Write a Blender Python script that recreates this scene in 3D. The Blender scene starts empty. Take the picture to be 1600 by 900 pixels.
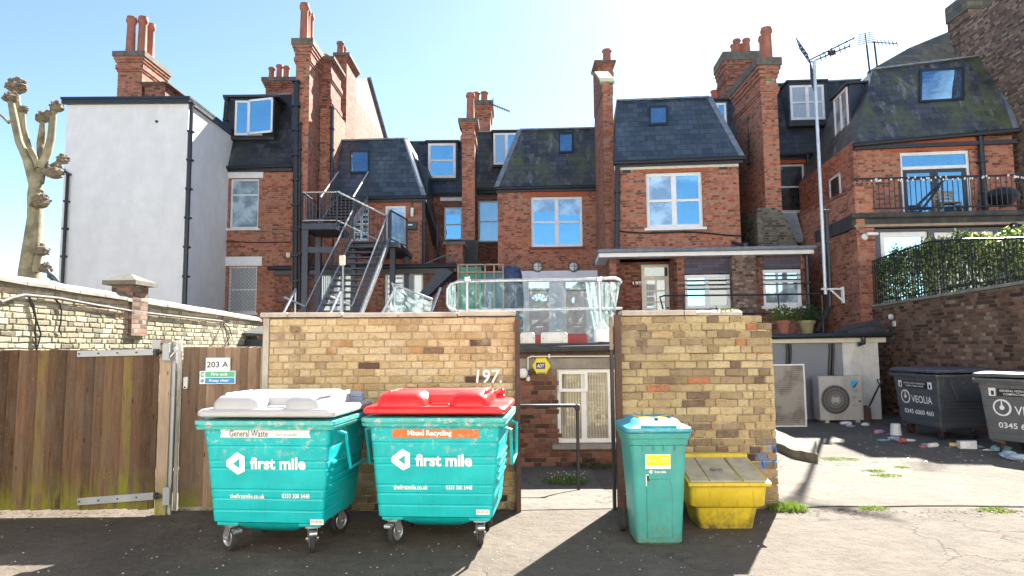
import bpy, math, random
from mathutils import Vector, Matrix, Euler
R = math.radians
random.seed(7)
# ------------------------------------------------------------------ camera, sky, sun
sc = bpy.context.scene
EYE = 1.65; F = 1050.0; PITCH = R(5.1); ROLL = R(0.45)
cam = bpy.data.cameras.new('camera'); camo = bpy.data.objects.new('camera', cam); sc.collection.objects.link(camo)
cam.sensor_width = 36; cam.lens = 36*F/1600; cam.clip_end = 2000
CR = Matrix.Rotation(math.pi/2+PITCH, 3, 'X') @ Matrix.Rotation(-ROLL, 3, 'Z')
camo.location = (0, 0, EYE); camo.rotation_euler = CR.to_euler()
sc.camera = camo
SUN_AZ, SUN_EL = R(27), R(40.5)
w = bpy.data.worlds.new('World'); sc.world = w; w.use_nodes = True
wt = w.node_tree; bg = wt.nodes['Background']
sky = wt.nodes.new('ShaderNodeTexSky'); sky.sky_type = 'NISHITA'; sky.sun_disc = False
sky.sun_elevation = SUN_EL; sky.sun_rotation = SUN_AZ; sky.dust_density = .35; sky.air_density = .8; sky.ozone_density = 1.8
wtc = wt.nodes.new('ShaderNodeTexCoord'); wmp = wt.nodes.new('ShaderNodeMapping'); wmp.inputs['Scale'].default_value = (1, 1, 3.2)
wn = wt.nodes.new('ShaderNodeTexNoise'); wn.inputs['Scale'].default_value = 2.1; wn.inputs['Detail'].default_value = 9; wn.inputs['Roughness'].default_value = .58
wr = wt.nodes.new('ShaderNodeMapRange'); wr.inputs['From Min'].default_value = .6; wr.inputs['From Max'].default_value = .85
wx = wt.nodes.new('ShaderNodeMix'); wx.data_type = 'RGBA'; wx.inputs['B'].default_value = (11, 11.5, 12, 1)
wt.links.new(wtc.outputs['Generated'], wmp.inputs['Vector']); wt.links.new(wmp.outputs[0], wn.inputs['Vector'])
wt.links.new(wn.outputs['Fac'], wr.inputs['Value'])
wsep = wt.nodes.new('ShaderNodeSeparateXYZ'); wt.links.new(wtc.outputs['Generated'], wsep.inputs[0])
wr2 = wt.nodes.new('ShaderNodeMapRange'); wr2.inputs['From Min'].default_value = .25; wr2.inputs['From Max'].default_value = -.15
wt.links.new(wsep.outputs['Y'], wr2.inputs['Value'])
wm = wt.nodes.new('ShaderNodeMath'); wm.operation = 'MULTIPLY'; wt.links.new(wr.outputs[0], wm.inputs[0]); wt.links.new(wr2.outputs[0], wm.inputs[1])
wt.links.new(wm.outputs[0], wx.inputs['Factor']); wt.links.new(sky.outputs[0], wx.inputs['A'])
wti = wt.nodes.new('ShaderNodeMix'); wti.data_type = 'RGBA'; wti.blend_type = 'MULTIPLY'; wti.inputs['Factor'].default_value = 1; wti.inputs['B'].default_value = (.9, .92, .9, 1)
wt.links.new(wx.outputs['Result'], wti.inputs['A']); wt.links.new(wti.outputs['Result'], bg.inputs['Color']); bg.inputs['Strength'].default_value = 0.058
sl = bpy.data.lights.new('sun', 'SUN'); sl.energy = 4.6; sl.angle = R(.5); sl.color = (1, .95, .86)
slo = bpy.data.objects.new('sun', sl); sc.collection.objects.link(slo)
sd = Vector((math.sin(SUN_AZ)*math.cos(SUN_EL), math.cos(SUN_AZ)*math.cos(SUN_EL), math.sin(SUN_EL)))
slo.rotation_euler = sd.to_track_quat('Z', 'Y').to_euler(); slo.location = sd*60
sc.view_settings.view_transform = 'Standard'; sc.view_settings.look = 'None'; sc.view_settings.gamma = 1
sc.view_settings.exposure = 2.46

# ------------------------------------------------------------------ measuring helpers
def ray(px, py): return CR @ Vector(((px-800)/F, -(py-450)/F, -1))
def at(px, py, Y):
    d = ray(px, py); t = Y/d.y; return Vector((d.x*t, Y, EYE+d.z*t))
def gnd(px, py, z=0):
    d = ray(px, py); t = (z-EYE)/d.z; return Vector((d.x*t, d.y*t, z))
class Fr:
    """a vertical facade plane: local x along it, local y into the depth, z up"""
    def __init__(s, px, Y, yaw=0, X=None):
        a = R(yaw); s.yaw = a
        s.o = Vector((at(px, 500, Y).x if X is None else X, Y, 0))
        s.ux = Vector((math.cos(a), math.sin(a), 0)); s.uy = Vector((-math.sin(a), math.cos(a), 0))
    def pix(s, px, py, y=0):
        d = ray(px, py); c = Vector((0, 0, EYE))
        t = ((s.o-c).dot(s.uy)+y)/d.dot(s.uy); p = c+d*t
        return ((p-s.o).dot(s.ux), p.z)
    def rect(s, a, b, c, d, y=0):
        mx, my = (a+c)/2, (b+d)/2
        return (s.pix(a, my, y)[0], s.pix(c, my, y)[0], s.pix(mx, d, y)[1], s.pix(mx, b, y)[1])
    def p3(s, px, py, y=0):
        x, z = s.pix(px, py, y); return (x, y, z)

# ------------------------------------------------------------------ mesh helpers
class MB:
    def __init__(s): s.v = []; s.f = []; s.m = []; s.r = []; s.cr = 0.5; s.cm = 0
    def add(s, vs, fs, mi=None):
        b = len(s.v); s.v += [tuple(v) for v in vs]; s.r += [s.cr]*len(vs)
        for f in fs: s.f.append(tuple(b+i for i in f)); s.m.append(s.cm if mi is None else mi)
    def box(s, x0, x1, y0, y1, z0, z1, mi=None, jit=0):
        if x0 > x1: x0, x1 = x1, x0
        if z0 > z1: z0, z1 = z1, z0
        if y0 > y1: y0, y1 = y1, y0
        vs = [(x0,y0,z0),(x1,y0,z0),(x1,y1,z0),(x0,y1,z0),(x0,y0,z1),(x1,y0,z1),(x1,y1,z1),(x0,y1,z1)]
        if jit: vs = [tuple(c+random.uniform(-jit, jit) for c in v) for v in vs]
        s.hexa(vs, mi)
    def hexa(s, vs, mi=None):
        s.add(vs, [(0,3,2,1),(4,5,6,7),(0,1,5,4),(1,2,6,5),(2,3,7,6),(3,0,4,7)], mi)
    def cbox(s, x0, x1, y0, y1, z0, z1, c=.01, mi=None):
        """box with chamfered edges"""
        if x0 > x1: x0, x1 = x1, x0
        s.loft([rr(x0+c, x1-c, y0+c, y1-c, z0, c), rr(x0, x1, y0, y1, z0+c, c), rr(x0, x1, y0, y1, z1-c, c), rr(x0+c, x1-c, y0+c, y1-c, z1, c)], mi)
    def quad(s, a, b, c, d, mi=None): s.add([a, b, c, d], [(0,1,2,3)], mi)
    def loft(s, rings, mi=None, caps=True):
        n = len(rings[0]); vs = [p for r_ in rings for p in r_]; fs = []
        for k in range(len(rings)-1):
            for i in range(n):
                j = (i+1) % n; fs.append((k*n+i, k*n+j, (k+1)*n+j, (k+1)*n+i))
        if caps: fs.append(tuple(reversed(range(n)))); fs.append(tuple((len(rings)-1)*n+i for i in range(n)))
        s.add(vs, fs, mi)
    def tube(s, pts, r, n=8, mi=None, caps=True):
        pts = [Vector(p) for p in pts]; rs = r if isinstance(r, (list, tuple)) else [r]*len(pts); rings = []
        prev = None
        for i, p in enumerate(pts):
            if i == 0: t = pts[1]-p
            elif i == len(pts)-1: t = p-pts[i-1]
            else: t = (pts[i+1]-p).normalized()+(p-pts[i-1]).normalized()
            if t.length < 1e-9: t = Vector((0, 0, 1))
            t.normalize()
            if prev is None:
                ref = Vector((0, 0, 1)) if abs(t.z) < .9 else Vector((1, 0, 0)); a = t.cross(ref).normalized()
            else:
                a = (prev-t*prev.dot(t)).normalized()
            prev = a; b = t.cross(a)
            rings.append([tuple(p+(a*math.cos(q*2*math.pi/n)+b*math.sin(q*2*math.pi/n))*rs[i]) for q in range(n)])
        s.loft(rings, mi, caps)
    def bar(s, p0, p1, w_, h_, mi=None, up=(0, 0, 1)):
        p0, p1 = Vector(p0), Vector(p1); t = (p1-p0).normalized(); a = t.cross(Vector(up))
        if a.length < 1e-4: a = t.cross(Vector((0, 1, 0)))
        a.normalize(); b = a.cross(t)
        q = lambda p, i, j: tuple(p+a*w_/2*i+b*h_/2*j)
        s.hexa([q(p0,-1,-1), q(p0,1,-1), q(p1,1,-1), q(p1,-1,-1), q(p0,-1,1), q(p0,1,1), q(p1,1,1), q(p1,-1,1)], mi)
    def lathe(s, prof, cx=0, cy=0, cz=0, n=16, mi=None, axis='z', caps=True):
        rings = []
        for r_, z in prof:
            ring = []
            for i in range(n):
                a = 2*math.pi*i/n; u, v_ = r_*math.cos(a), r_*math.sin(a)
                ring.append({'z': (cx+u, cy+v_, cz+z), 'x': (cx+z, cy+u, cz+v_), 'y': (cx+v_, cy+z, cz+u)}[axis])
            rings.append(ring)
        s.loft(rings, mi, caps)
    def prism(s, poly, y0, y1, mi=None):
        """poly: (x,z) list, extruded from y0 to y1"""
        s.loft([[(x, y0, z) for x, z in poly], [(x, y1, z) for x, z in poly]], mi)
    def build(s, name, mat, parent=None, smooth=False, sang=38, bevel=0, fix=True):
        me = bpy.data.meshes.new(name); me.from_pydata(s.v, [], s.f)
        mats = mat if isinstance(mat, (list, tuple)) else [mat]
        for m_ in mats: me.materials.append(m_)
        me.polygons.foreach_set('material_index', s.m)
        uv = me.uv_layers.new(name='uv'); 
        me.update()
        for p in me.polygons:
            nx, ny, nz = (abs(c) for c in p.normal)
            for li in p.loop_indices:
                c = me.vertices[me.loops[li].vertex_index].co
                uv.data[li].uv = (c.x, c.z) if ny >= nx and ny >= nz*.55 else ((c.y, c.z) if nx >= nz*.55 else (c.x, c.y))
        a = me.attributes.new('rnd', 'FLOAT', 'POINT'); a.data.foreach_set('value', s.r)
        if fix:
            import bmesh
            bm = bmesh.new(); bm.from_mesh(me); bmesh.ops.recalc_face_normals(bm, faces=bm.faces); bm.to_mesh(me); bm.free()
        if smooth:
            me.polygons.foreach_set('use_smooth', [True]*len(me.polygons)); me.set_sharp_from_angle(angle=R(sang))
        o = bpy.data.objects.new(name, me); sc.collection.objects.link(o)
        if parent is not None: o.parent = parent
        if bevel:
            md = o.modifiers.new('bevel', 'BEVEL'); md.width = bevel; md.segments = 2; md.limit_method = 'ANGLE'; md.angle_limit = R(35)
        return o
def rr(x0, x1, y0, y1, z, r=.03, n=3):
    """rounded rectangle ring"""
    pts = []
    for cx, cy, a0 in ((x1-r, y0+r, -90), (x1-r, y1-r, 0), (x0+r, y1-r, 90), (x0+r, y0+r, 180)):
        for i in range(n+1):
            a = R(a0+90*i/n); pts.append((cx+r*math.cos(a), cy+r*math.sin(a), z))
    return pts
def tag(o, label=None, cat=None, group=None, kind=None):
    if label: o['label'] = label
    if cat: o['category'] = cat
    if group: o['group'] = group
    if kind: o['kind'] = kind
    return o
def thing(name, label, cat, loc=(0, 0, 0), rz=0, group=None):
    o = bpy.data.objects.new(name, None); sc.collection.objects.link(o); o.empty_display_size = .1
    o.location = loc; o.rotation_euler = (0, 0, rz); o['kind'] = 'thing'; return tag(o, label, cat, group)
def fthing(fr, name, label, cat, group=None): return thing(name, label, cat, fr.o, fr.yaw, group)
def copy_thing(o, loc=None, rz=None, label=None, group=None):
    c = o.copy(); sc.collection.objects.link(c)
    if loc is not None: c.location = loc
    if rz is not None: c.rotation_euler = (0, 0, rz)
    if label: c['label'] = label
    if group: c['group'] = group
    for ch in list(o.children):
        d = ch.copy(); sc.collection.objects.link(d); d.parent = c
        for g in list(ch.children):
            e = g.copy(); sc.collection.objects.link(e); e.parent = d
    return c

# ------------------------------------------------------------------ materials
class NT:
    def __init__(s, name):
        s.m = bpy.data.materials.new(name); s.m.use_nodes = True; s.t = s.m.node_tree
        s.b = s.t.nodes['Principled BSDF']; s.tc = None
    def n(s, ty, ins=None, **pr):
        q = s.t.nodes.new(ty)
        for k, v in pr.items(): setattr(q, k, v)
        for k, v in (ins or {}).items(): s.put(q.inputs[k], v)
        return q
    def put(s, sock, v):
        if hasattr(v, 'is_output'): s.t.links.new(v, sock)
        else: sock.default_value = v
    def co(s, which='Object'):
        if s.tc is None: s.tc = s.n('ShaderNodeTexCoord')
        return s.tc.outputs[which]
    def mp(s, vec, scale=(1, 1, 1), loc=(0, 0, 0), rot=(0, 0, 0)):
        return s.n('ShaderNodeMapping', {'Vector': vec, 'Scale': scale, 'Location': loc, 'Rotation': rot}).outputs[0]
    def noise(s, scale, detail=4, rough=.55, vec=None, dist=0):
        return s.n('ShaderNodeTexNoise', {'Vector': vec if vec is not None else s.co(), 'Scale': scale, 'Detail': detail, 'Roughness': rough, 'Distortion': dist}).outputs['Fac']
    def ramp(s, fac, stops, mode='LINEAR'):
        q = s.n('ShaderNodeValToRGB', {'Fac': fac}); cr = q.color_ramp; cr.interpolation = mode
        while len(cr.elements) < len(stops): cr.elements.new(.5)
        for e, (p, c) in zip(cr.elements, stops): e.position = p; e.color = (*c, 1) if len(c) == 3 else c
        return q.outputs['Color']
    def rng(s, v, a, b, c=0, d=1): return s.n('ShaderNodeMapRange', {'Value': v, 'From Min': a, 'From Max': b, 'To Min': c, 'To Max': d}).outputs[0]
    def mix(s, fac, a, b, mode='MIX'):
        q = s.n('ShaderNodeMix', data_type='RGBA', blend_type=mode)
        s.put(q.inputs['Factor'], fac)
        for k, v in (('A', a), ('B', b)):
            s.put([i for i in q.inputs if i.name == k and i.type == 'RGBA'][0], v if hasattr(v, 'is_output') else (*v, 1))
        return [o for o in q.outputs if o.type == 'RGBA'][0]
    def mth(s, op, a, b=0.0, clamp=False):
        q = s.n('ShaderNodeMath', operation=op, use_clamp=clamp); s.put(q.inputs[0], a); s.put(q.inputs[1], b); return q.outputs[0]
    def sep(s, v): return s.n('ShaderNodeSeparateXYZ', {0: v}).outputs
    def bump(s, h, strength=.5, dist=.01):
        q = s.n('ShaderNodeBump', {'Height': h, 'Strength': strength, 'Distance': dist}); s.put(s.b.inputs['Normal'], q.outputs[0])
    def set(s, **k):
        for a, v in k.items():
            nm = {'base': 'Base Color', 'rough': 'Roughness', 'metal': 'Metallic', 'spec': 'Specular IOR Level', 'coat': 'Coat Weight', 'alpha': 'Alpha', 'trans': 'Transmission Weight', 'ior': 'IOR'}[a]
            if a == 'base' and not hasattr(v, 'is_output'): v = (*v, 1)
            s.put(s.b.inputs[nm], v)
        return s
def simple(name, c, rough=.6, metal=0, var=.25, sc_=6, bump=.0, dirt=None, spec=.5):
    t = NT(name); n1 = t.noise(sc_, 6, .6); k = t.rng(n1, .3, .7, 1-var, 1+var*.6)
    c2 = t.mix(1, c, t.n('ShaderNodeCombineColor', {0: k, 1: k, 2: k}).outputs[0], 'MULTIPLY')
    if dirt: c2 = t.mix(t.rng(t.noise(sc_*.55, 7, .7, vec=t.mp(t.co(), (1, 1, .35), (3, 1, 2))), .48, .72, 0, .8), c2, dirt)
    t.set(base=c2, rough=t.rng(n1, .2, .8, max(rough-.12, .03), min(rough+.12, 1)), metal=metal, spec=spec)
    if bump: t.bump(t.noise(sc_*9, 4), bump, .01)
    return t.m
def brick_shader(name, pal, mortar, bw=.225, rh=.075, ms=.009, grime=.35, gcol=(.06, .05, .045), bumps=.6, soot=None, sc_=1):
    t = NT(name); uv = t.co('UV')
    dn = t.n('ShaderNodeTexNoise', {'Vector': uv, 'Scale': 9., 'Detail': 3.}).outputs['Color']
    uv2 = t.n('ShaderNodeVectorMath', {0: uv, 1: t.n('ShaderNodeVectorMath', {0: dn, 3: .012}, operation='SCALE').outputs[0]}, operation='ADD').outputs[0]
    b = t.n('ShaderNodeTexBrick', {'Vector': uv2, 'Color1': (0, 0, 0, 1), 'Color2': (1, 1, 1, 1), 'Mortar': (.5, .5, .5, 1), 'Scale': sc_, 'Mortar Size': ms, 'Mortar Smooth': .25, 'Bias': 0., 'Brick Width': bw, 'Row Height': rh}, offset=.5, squash=.5, squash_frequency=2)
    c = t.ramp(b.outputs['Color'], pal)
    n1 = t.noise(28, 6, .7, vec=uv); k = t.rng(n1, .3, .7, .75, 1.2)
    c = t.mix(1, c, t.n('ShaderNodeCombineColor', {0: k, 1: k, 2: k}).outputs[0], 'MULTIPLY')
    n3 = t.noise(5, 5, .65, vec=uv)
    mc = t.mix(t.rng(n3, .4, .65), mortar, tuple(x*.45 for x in mortar))
    c = t.mix(b.outputs['Fac'], c, mc)
    n2 = t.noise(.9, 7, .65, vec=t.mp(uv, (1, .6, 1)))
    c = t.mix(t.rng(n2, .45, .75, 0, grime), c, gcol)
    n4 = t.noise(1.7, 6, .7, vec=t.mp(uv, (1, .8, 1), (7, 3, 0)))
    c = t.mix(t.rng(n4, .55, .8, 0, .2), c, tuple(min(x*1.8, .7) for x in mortar))
    t.set(base=c, rough=.85, spec=.25)
    h = t.mth('ADD', t.mth('MULTIPLY', b.outputs['Fac'], -1.), t.mth('MULTIPLY', n1, .5)); t.bump(h, bumps, .012)
    return t.m
def brick_attr(name, pal, grime=.4, gcol=(.07, .055, .04), algae=0, pale=None, spray=None):
    """for modelled bricks: the tone of each brick comes from its own attribute"""
    t = NT(name); r_ = t.n('ShaderNodeAttribute', attribute_name='rnd').outputs['Fac']
    c = t.ramp(r_, pal)
    n1 = t.noise(34, 7, .75); k = t.rng(n1, .28, .72, .62, 1.22)
    c = t.mix(1, c, t.n('ShaderNodeCombineColor', {0: k, 1: k, 2: k}).outputs[0], 'MULTIPLY')
    c = t.mix(t.rng(t.noise(120, 3, .6), .56, .7, 0, .45), c, tuple(x*.5 for x in pal[0][1]))
    n2 = t.noise(1.5, 7, .7); c = t.mix(t.rng(n2, .46, .76, 0, grime), c, gcol)
    n5 = t.noise(7, 6, .75); c = t.mix(t.rng(n5, .55, .75, 0, .5), c, gcol)
    if pale: c = t.mix(t.rng(t.noise(2.6, 6, .7, vec=t.mp(t.co(), loc=(4, 2, 9))), .52, .7, 0, .6), c, pale)
    if algae:
        z = t.sep(t.co())[2]; k = t.mth('MULTIPLY', t.rng(z, algae, 0), t.rng(t.noise(3, 5), .35, .6)); c = t.mix(t.mth('MULTIPLY', k, .75), c, (.03, .05, .02))
    if spray:
        dv = t.n('ShaderNodeVectorMath', {0: t.mp(t.co(), (1, 0, .8)), 1: (spray[0], 0, spray[1]*.8)}, operation='DISTANCE').outputs['Value']
        k = t.mth('MULTIPLY', t.rng(dv, spray[2], spray[2]*.6), t.rng(t.noise(11, 5, .6, vec=t.mp(t.co(), loc=(3, 3, 3))), .5, .54)); c = t.mix(t.mth('MULTIPLY', k, .85), c, (.07, .2, .48))
    ch = t.rng(t.noise(22, 8, .8), .6, .66); c = t.mix(t.mth('MULTIPLY', ch, .5), c, tuple(x*.4 for x in pal[3][1]))
    t.set(base=c, rough=.88, spec=.2); t.bump(t.mth('ADD', t.mth('ADD', n1, t.noise(90, 4)), t.mth('MULTIPLY', ch, -1.5)), .8, .009)
    return t.m
def slate_mat(name, c0=(.022, .032, .045), c1=(.052, .074, .1), moss=.35, mosc=(.095, .11, .035), rough=.48, streak=.35):
    t = NT(name); uv = t.co('UV')
    b = t.n('ShaderNodeTexBrick', {'Vector': uv, 'Color1': (0, 0, 0, 1), 'Color2': (1, 1, 1, 1), 'Mortar': (0, 0, 0, 1), 'Scale': 1., 'Mortar Size': .006, 'Mortar Smooth': .1, 'Brick Width': .3, 'Row Height': .19}, offset=.5)
    c = t.mix(t.rng(b.outputs['Color'], 0, 1), c0, c1)
    c = t.mix(b.outputs['Fac'], c, (.008, .008, .01))
    c = t.mix(t.rng(t.noise(1.3, 8, .75, vec=t.mp(uv, (1, .5, 1))), .46, .62, 0, moss), c, mosc)
    c = t.mix(t.rng(t.noise(3.5, 8, .75, vec=t.mp(uv, (1, .35, 1), (5, 2, 0))), .54, .68, 0, streak), c, (.3, .3, .31))
    t.set(base=c, rough=t.rng(b.outputs['Color'], 0, 1, rough-.1, rough+.14), spec=.5)
    v = t.sep(uv)[1]; saw = t.mth('FRACT', t.mth('DIVIDE', v, .19))
    h = t.mth('ADD', t.mth('MULTIPLY', saw, -.8), t.mth('MULTIPLY', b.outputs['Fac'], -1.)); h = t.mth('ADD', h, t.mth('MULTIPLY', b.outputs['Color'], .5)); t.bump(h, .6, .012)
    return t.m
def glass_mat(name, body=(.02, .03, .04), refl=.5, tint=(.8, .93, 1), stripes=False, wav=.05):
    t = NT(name); c = body
    if stripes:
        wv = t.n('ShaderNodeTexWave', {'Vector': t.co(), 'Scale': 7., 'Distortion': 2.5, 'Detail': 2.}, bands_direction='X').outputs['Fac']
        c = t.mix(wv, tuple(x*.45 for x in body), body)
    else:
        c = t.mix(t.rng(t.noise(2.3, 4), .4, .6), tuple(x*.35 for x in body), body)
    t.set(base=c, rough=.6)
    g = t.n('ShaderNodeBsdfGlossy', {'Color': (*tint, 1), 'Roughness': .015})
    bp = t.n('ShaderNodeBump', {'Height': t.noise(1.6, 2), 'Strength': wav, 'Distance': .05}); t.put(g.inputs['Normal'], bp.outputs[0])
    fr_ = t.n('ShaderNodeFresnel', {'IOR': 1.5}).outputs[0]
    mx = t.n('ShaderNodeMixShader', {0: t.mth('ADD', t.mth('MULTIPLY', fr_, .6), refl, True), 1: t.b.outputs[0], 2: g.outputs[0]})
    t.t.links.new(mx.outputs[0], t.t.nodes['Material Output'].inputs['Surface'])
    return t.m
RED = [(0, (.14, .05, .036)), (.15, (.28, .088, .052)), (.5, (.42, .14, .08)), (.8, (.5, .195, .115)), (1, (.38, .18, .125))]
REDD = [(0, (.085, .04, .032)), (.3, (.23, .082, .055)), (.6, (.34, .12, .075)), (.85, (.42, .16, .105)), (1, (.29, .15, .115))]
BRN = [(0, (.06, .042, .035)), (.3, (.16, .092, .065)), (.55, (.23, .135, .095)), (.8, (.3, .175, .12)), (1, (.38, .3, .22))]
STK = [(0, (.06, .038, .03)), (.05, (.14, .085, .06)), (.12, (.36, .24, .14)), (.35, (.54, .39, .2)), (.6, (.66, .5, .28)), (.85, (.72, .58, .36)), (.95, (.58, .42, .22)), (.975, (.58, .31, .12)), (1, (.52, .28, .14))]
STK2 = [(0, (.05, .035, .03)), (.05, (.2, .14, .095)), (.3, (.4, .3, .17)), (.65, (.49, .38, .21)), (.93, (.56, .46, .27)), (.97, (.5, .28, .13)), (1, (.45, .17, .09))]
STKP = [(0, (.17, .15, .11)), (.3, (.34, .31, .215)), (.7, (.45, .41, .29)), (.92, (.52, .47, .34)), (1, (.36, .22, .14))]
MA = {}
MA['red'] = brick_shader('red_brick', RED, (.36, .26, .19), grime=.3)
MA['redd'] = brick_shader('sooty_red_brick', REDD, (.22, .15, .11), grime=.4)
MA['redl'] = brick_shader('pinkish_brick', [(0, (.2, .08, .055)), (.4, (.38, .17, .11)), (1, (.5, .27, .19))], (.42, .36, .3), grime=.3)
MA['gable'] = simple('weathered_pink_gable', (.34, .22, .16), .9, var=.45, sc_=5, dirt=(.12, .06, .04), bump=.4)
MA['brown'] = brick_shader('brown_brick', BRN, (.2, .18, .15), grime=.5)
MA['stock'] = brick_shader('stock_brick', STK2, (.25, .21, .15), grime=.5)
MA['oldgrey'] = brick_shader('grey_old_brick', [(0, (.05, .045, .04)), (.5, (.14, .12, .09)), (1, (.22, .19, .14))], (.2, .18, .15), grime=.5)
MA['b_stock'] = brick_attr('yellow_stock_bricks', STK, grime=.5, gcol=(.17, .12, .075), algae=.5, pale=(.6, .5, .36))
MA['b_stock2'] = brick_attr('weathered_stock_bricks', STK2, grime=.4, gcol=(.09, .07, .045), algae=.4, pale=(.42, .35, .24), spray=(1.47, .5, .16))
MA['b_pale'] = brick_attr('pale_stock_bricks', STKP, grime=.25, gcol=(.2, .17, .12))
MA['b_red'] = brick_attr('modelled_red_bricks', [(0, (.06, .035, .03)), (.3, (.16, .072, .055)), (.6, (.25, .105, .075)), (.85, (.31, .14, .1)), (1, (.2, .12, .1))], grime=.35)
MA['b_brown'] = brick_attr('modelled_brown_bricks', BRN, grime=.35, pale=None)
MA['mortar'] = simple('lime_mortar', (.42, .34, .23), .95, var=.45, sc_=11, bump=.5, dirt=(.12, .1, .07))
MA['mortar2'] = simple('dark_mortar', (.2, .17, .12), .95, var=.45, sc_=11, bump=.5)
MA['mortarp'] = simple('shadow_line_mortar', (.24, .21, .15), .95, var=.4, sc_=11, bump=.5, dirt=(.1, .08, .05))  # darkened so the joints carry their shadow lines in the colour
MA['slate'] = slate_mat('blue_slate', c0=(.028, .042, .06), c1=(.062, .09, .122), moss=.1, streak=.2)
MA['slatem'] = slate_mat('mossy_slate', c0=(.028, .032, .042), c1=(.07, .076, .094), moss=.8, streak=.6)
MA['slated'] = slate_mat('dark_slate', c0=(.02, .024, .03), c1=(.05, .056, .066), moss=.5, mosc=(.045, .045, .03), streak=.2)
MA['tile'] = slate_mat('old_grey_roof_tiles', c0=(.08, .075, .06), c1=(.19, .17, .13), moss=.4, rough=.8)
MA['lead'] = simple('lead_flashing', (.24, .27, .31), .5, .3, var=.35, sc_=5, dirt=(.12, .13, .14))
MA['white'] = simple('white_gloss_paint', (.78, .78, .77), .4, var=.1, sc_=5)
MA['whited'] = simple('dirty_white_paint', (.72, .71, .67), .6, var=.16, sc_=4, dirt=(.45, .42, .36))
MA['render'] = simple('white_render', (.75, .74, .72), .9, var=.09, sc_=2.2, bump=.15, dirt=(.64, .63, .61))
MA['rendb'] = simple('bluish_white_wall', (.8, .83, .87), .8, var=.08, sc_=3, dirt=(.58, .6, .64))
MA['black'] = simple('black_iron_paint', (.018, .02, .025), .42, var=.3, sc_=9)
MA['steelblk'] = simple('dark_blue_grey_steel', (.035, .045, .06), .4, .3, var=.25, sc_=5)
MA['galv'] = simple('galvanised_steel', (.5, .52, .54), .38, .75, var=.25, sc_=14, dirt=(.3, .3, .3))
MA['alu'] = simple('grey_paint_metal', (.32, .34, .36), .45, .3, var=.15)
MA['rust'] = simple('rusty_brown_steel', (.09, .055, .045), .75, .2, var=.4, sc_=12, dirt=(.17, .075, .04))
MA['terra'] = simple('terracotta', (.38, .14, .085), .8, var=.3, sc_=5, dirt=(.14, .07, .05))
MA['coping'] = simple('concrete_coping', (.47, .42, .35), .9, var=.22, sc_=6, bump=.35, dirt=(.24, .2, .14))
MA['grime'] = simple('sooty_cap_cement', (.13, .12, .1), .95, var=.4, sc_=6, bump=.4, dirt=(.2, .19, .13))
MA['conc'] = simple('old_concrete', (.27, .25, .22), .93, var=.3, sc_=6, bump=.4, dirt=(.15, .13, .1))
MA['felt'] = simple('roofing_felt', (.045, .047, .05), .85, var=.4, sc_=5, bump=.3, dirt=(.1, .1, .08))
MA['deck'] = simple('pale_grey_deck', (.42, .4, .37), .9, var=.2, sc_=3, dirt=(.25, .24, .21))
MA['pebble'] = (lambda t: (t.set(base=t.ramp(t.noise(75, 3, .7), [(.35, (.1, .11, .12)), (.5, (.27, .29, .31)), (.68, (.5, .52, .54))]), rough=.95), t.bump(t.noise(75, 3, .7), .9, .02), t.m)[-1])(NT('grey_pebbledash'))
MA['greyclad'] = simple('slate_grey_cladding', (.085, .095, .12), .6, var=.15, sc_=4)
MA['purpclad'] = brick_shader('purple_grey_tiles', [(0, (.085, .078, .1)), (1, (.125, .115, .145))], (.05, .045, .06), bw=.6, rh=.085, ms=.004, grime=.15)
MA['glass'] = glass_mat('window_glass', body=(.02, .1, .16), refl=.5, tint=(.35, .72, .95))
MA['glassd'] = glass_mat('dark_window_glass', body=(.035, .035, .035), refl=.14)
MA['glassc'] = glass_mat('glass_with_net_curtain', body=(.5, .52, .52), refl=.12, stripes=True)
MA['glassw'] = glass_mat('glass_with_white_blind', body=(.5, .62, .68), refl=.25, tint=(.5, .8, 1))
MA['glassn'] = glass_mat('glass_with_beige_curtain', body=(.36, .32, .24), refl=.1, stripes=True)
MA['glassv'] = glass_mat('glass_with_half_drawn_curtain', body=(.3, .38, .42), refl=.3, tint=(.55, .85, 1), stripes=True)
MA['glassk'] = glass_mat('skylight_glass', body=(.03, .08, .16), refl=.5, tint=(.45, .75, 1))
MA['blue'] = simple('blue_blind', (.02, .2, .45), .6, var=.05)
MA['leaf'] = simple('leaf_green', (.1, .17, .035), .5, var=.6, sc_=30)
MA['leafy'] = simple('leaf_yellow_green', (.3, .38, .07), .5, var=.5, sc_=30)
MA['leafd'] = simple('leaf_dark_green', (.03, .075, .02), .5, var=.5, sc_=30)
MA['weed'] = simple('weed_green', (.2, .3, .035), .6, var=.5, sc_=40)
MA['conduit'] = simple('weathered_conduit', (.13, .12, .11), .7, var=.2)
MA['copingd'] = simple('weathered_grey_coping', (.3, .28, .25), .9, var=.3, sc_=6, bump=.35, dirt=(.14, .13, .1))
MA['bark'] = simple('plane_bark', (.3, .27, .17), .9, var=.6, sc_=3.5, bump=1.0, dirt=(.1, .09, .055))
MA['barkd'] = simple('knobbly_bark', (.2, .16, .11), .95, var=.5, sc_=12, bump=.9)
MA['plastic'] = simple('white_plastic', (.75, .75, .72), .4, var=.08)
MA['cream'] = simple('cream_paint', (.66, .62, .5), .5, var=.1)
MA['tyre'] = simple('black_rubber', (.025, .025, .025), .8, var=.3, sc_=20, dirt=(.08, .07, .06))
MA['ltext'] = simple('white_vinyl', (.85, .85, .84), .5, var=.06, sc_=20)
MA['ktext'] = simple('black_vinyl', (.02, .02, .02), .5, var=.1)
MA['doorbr'] = simple('dusty_brown_door', (.56, .44, .43), .5, var=.12)
MA['redmat'] = simple('dark_red_paint', (.2, .02, .02), .6)
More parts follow.
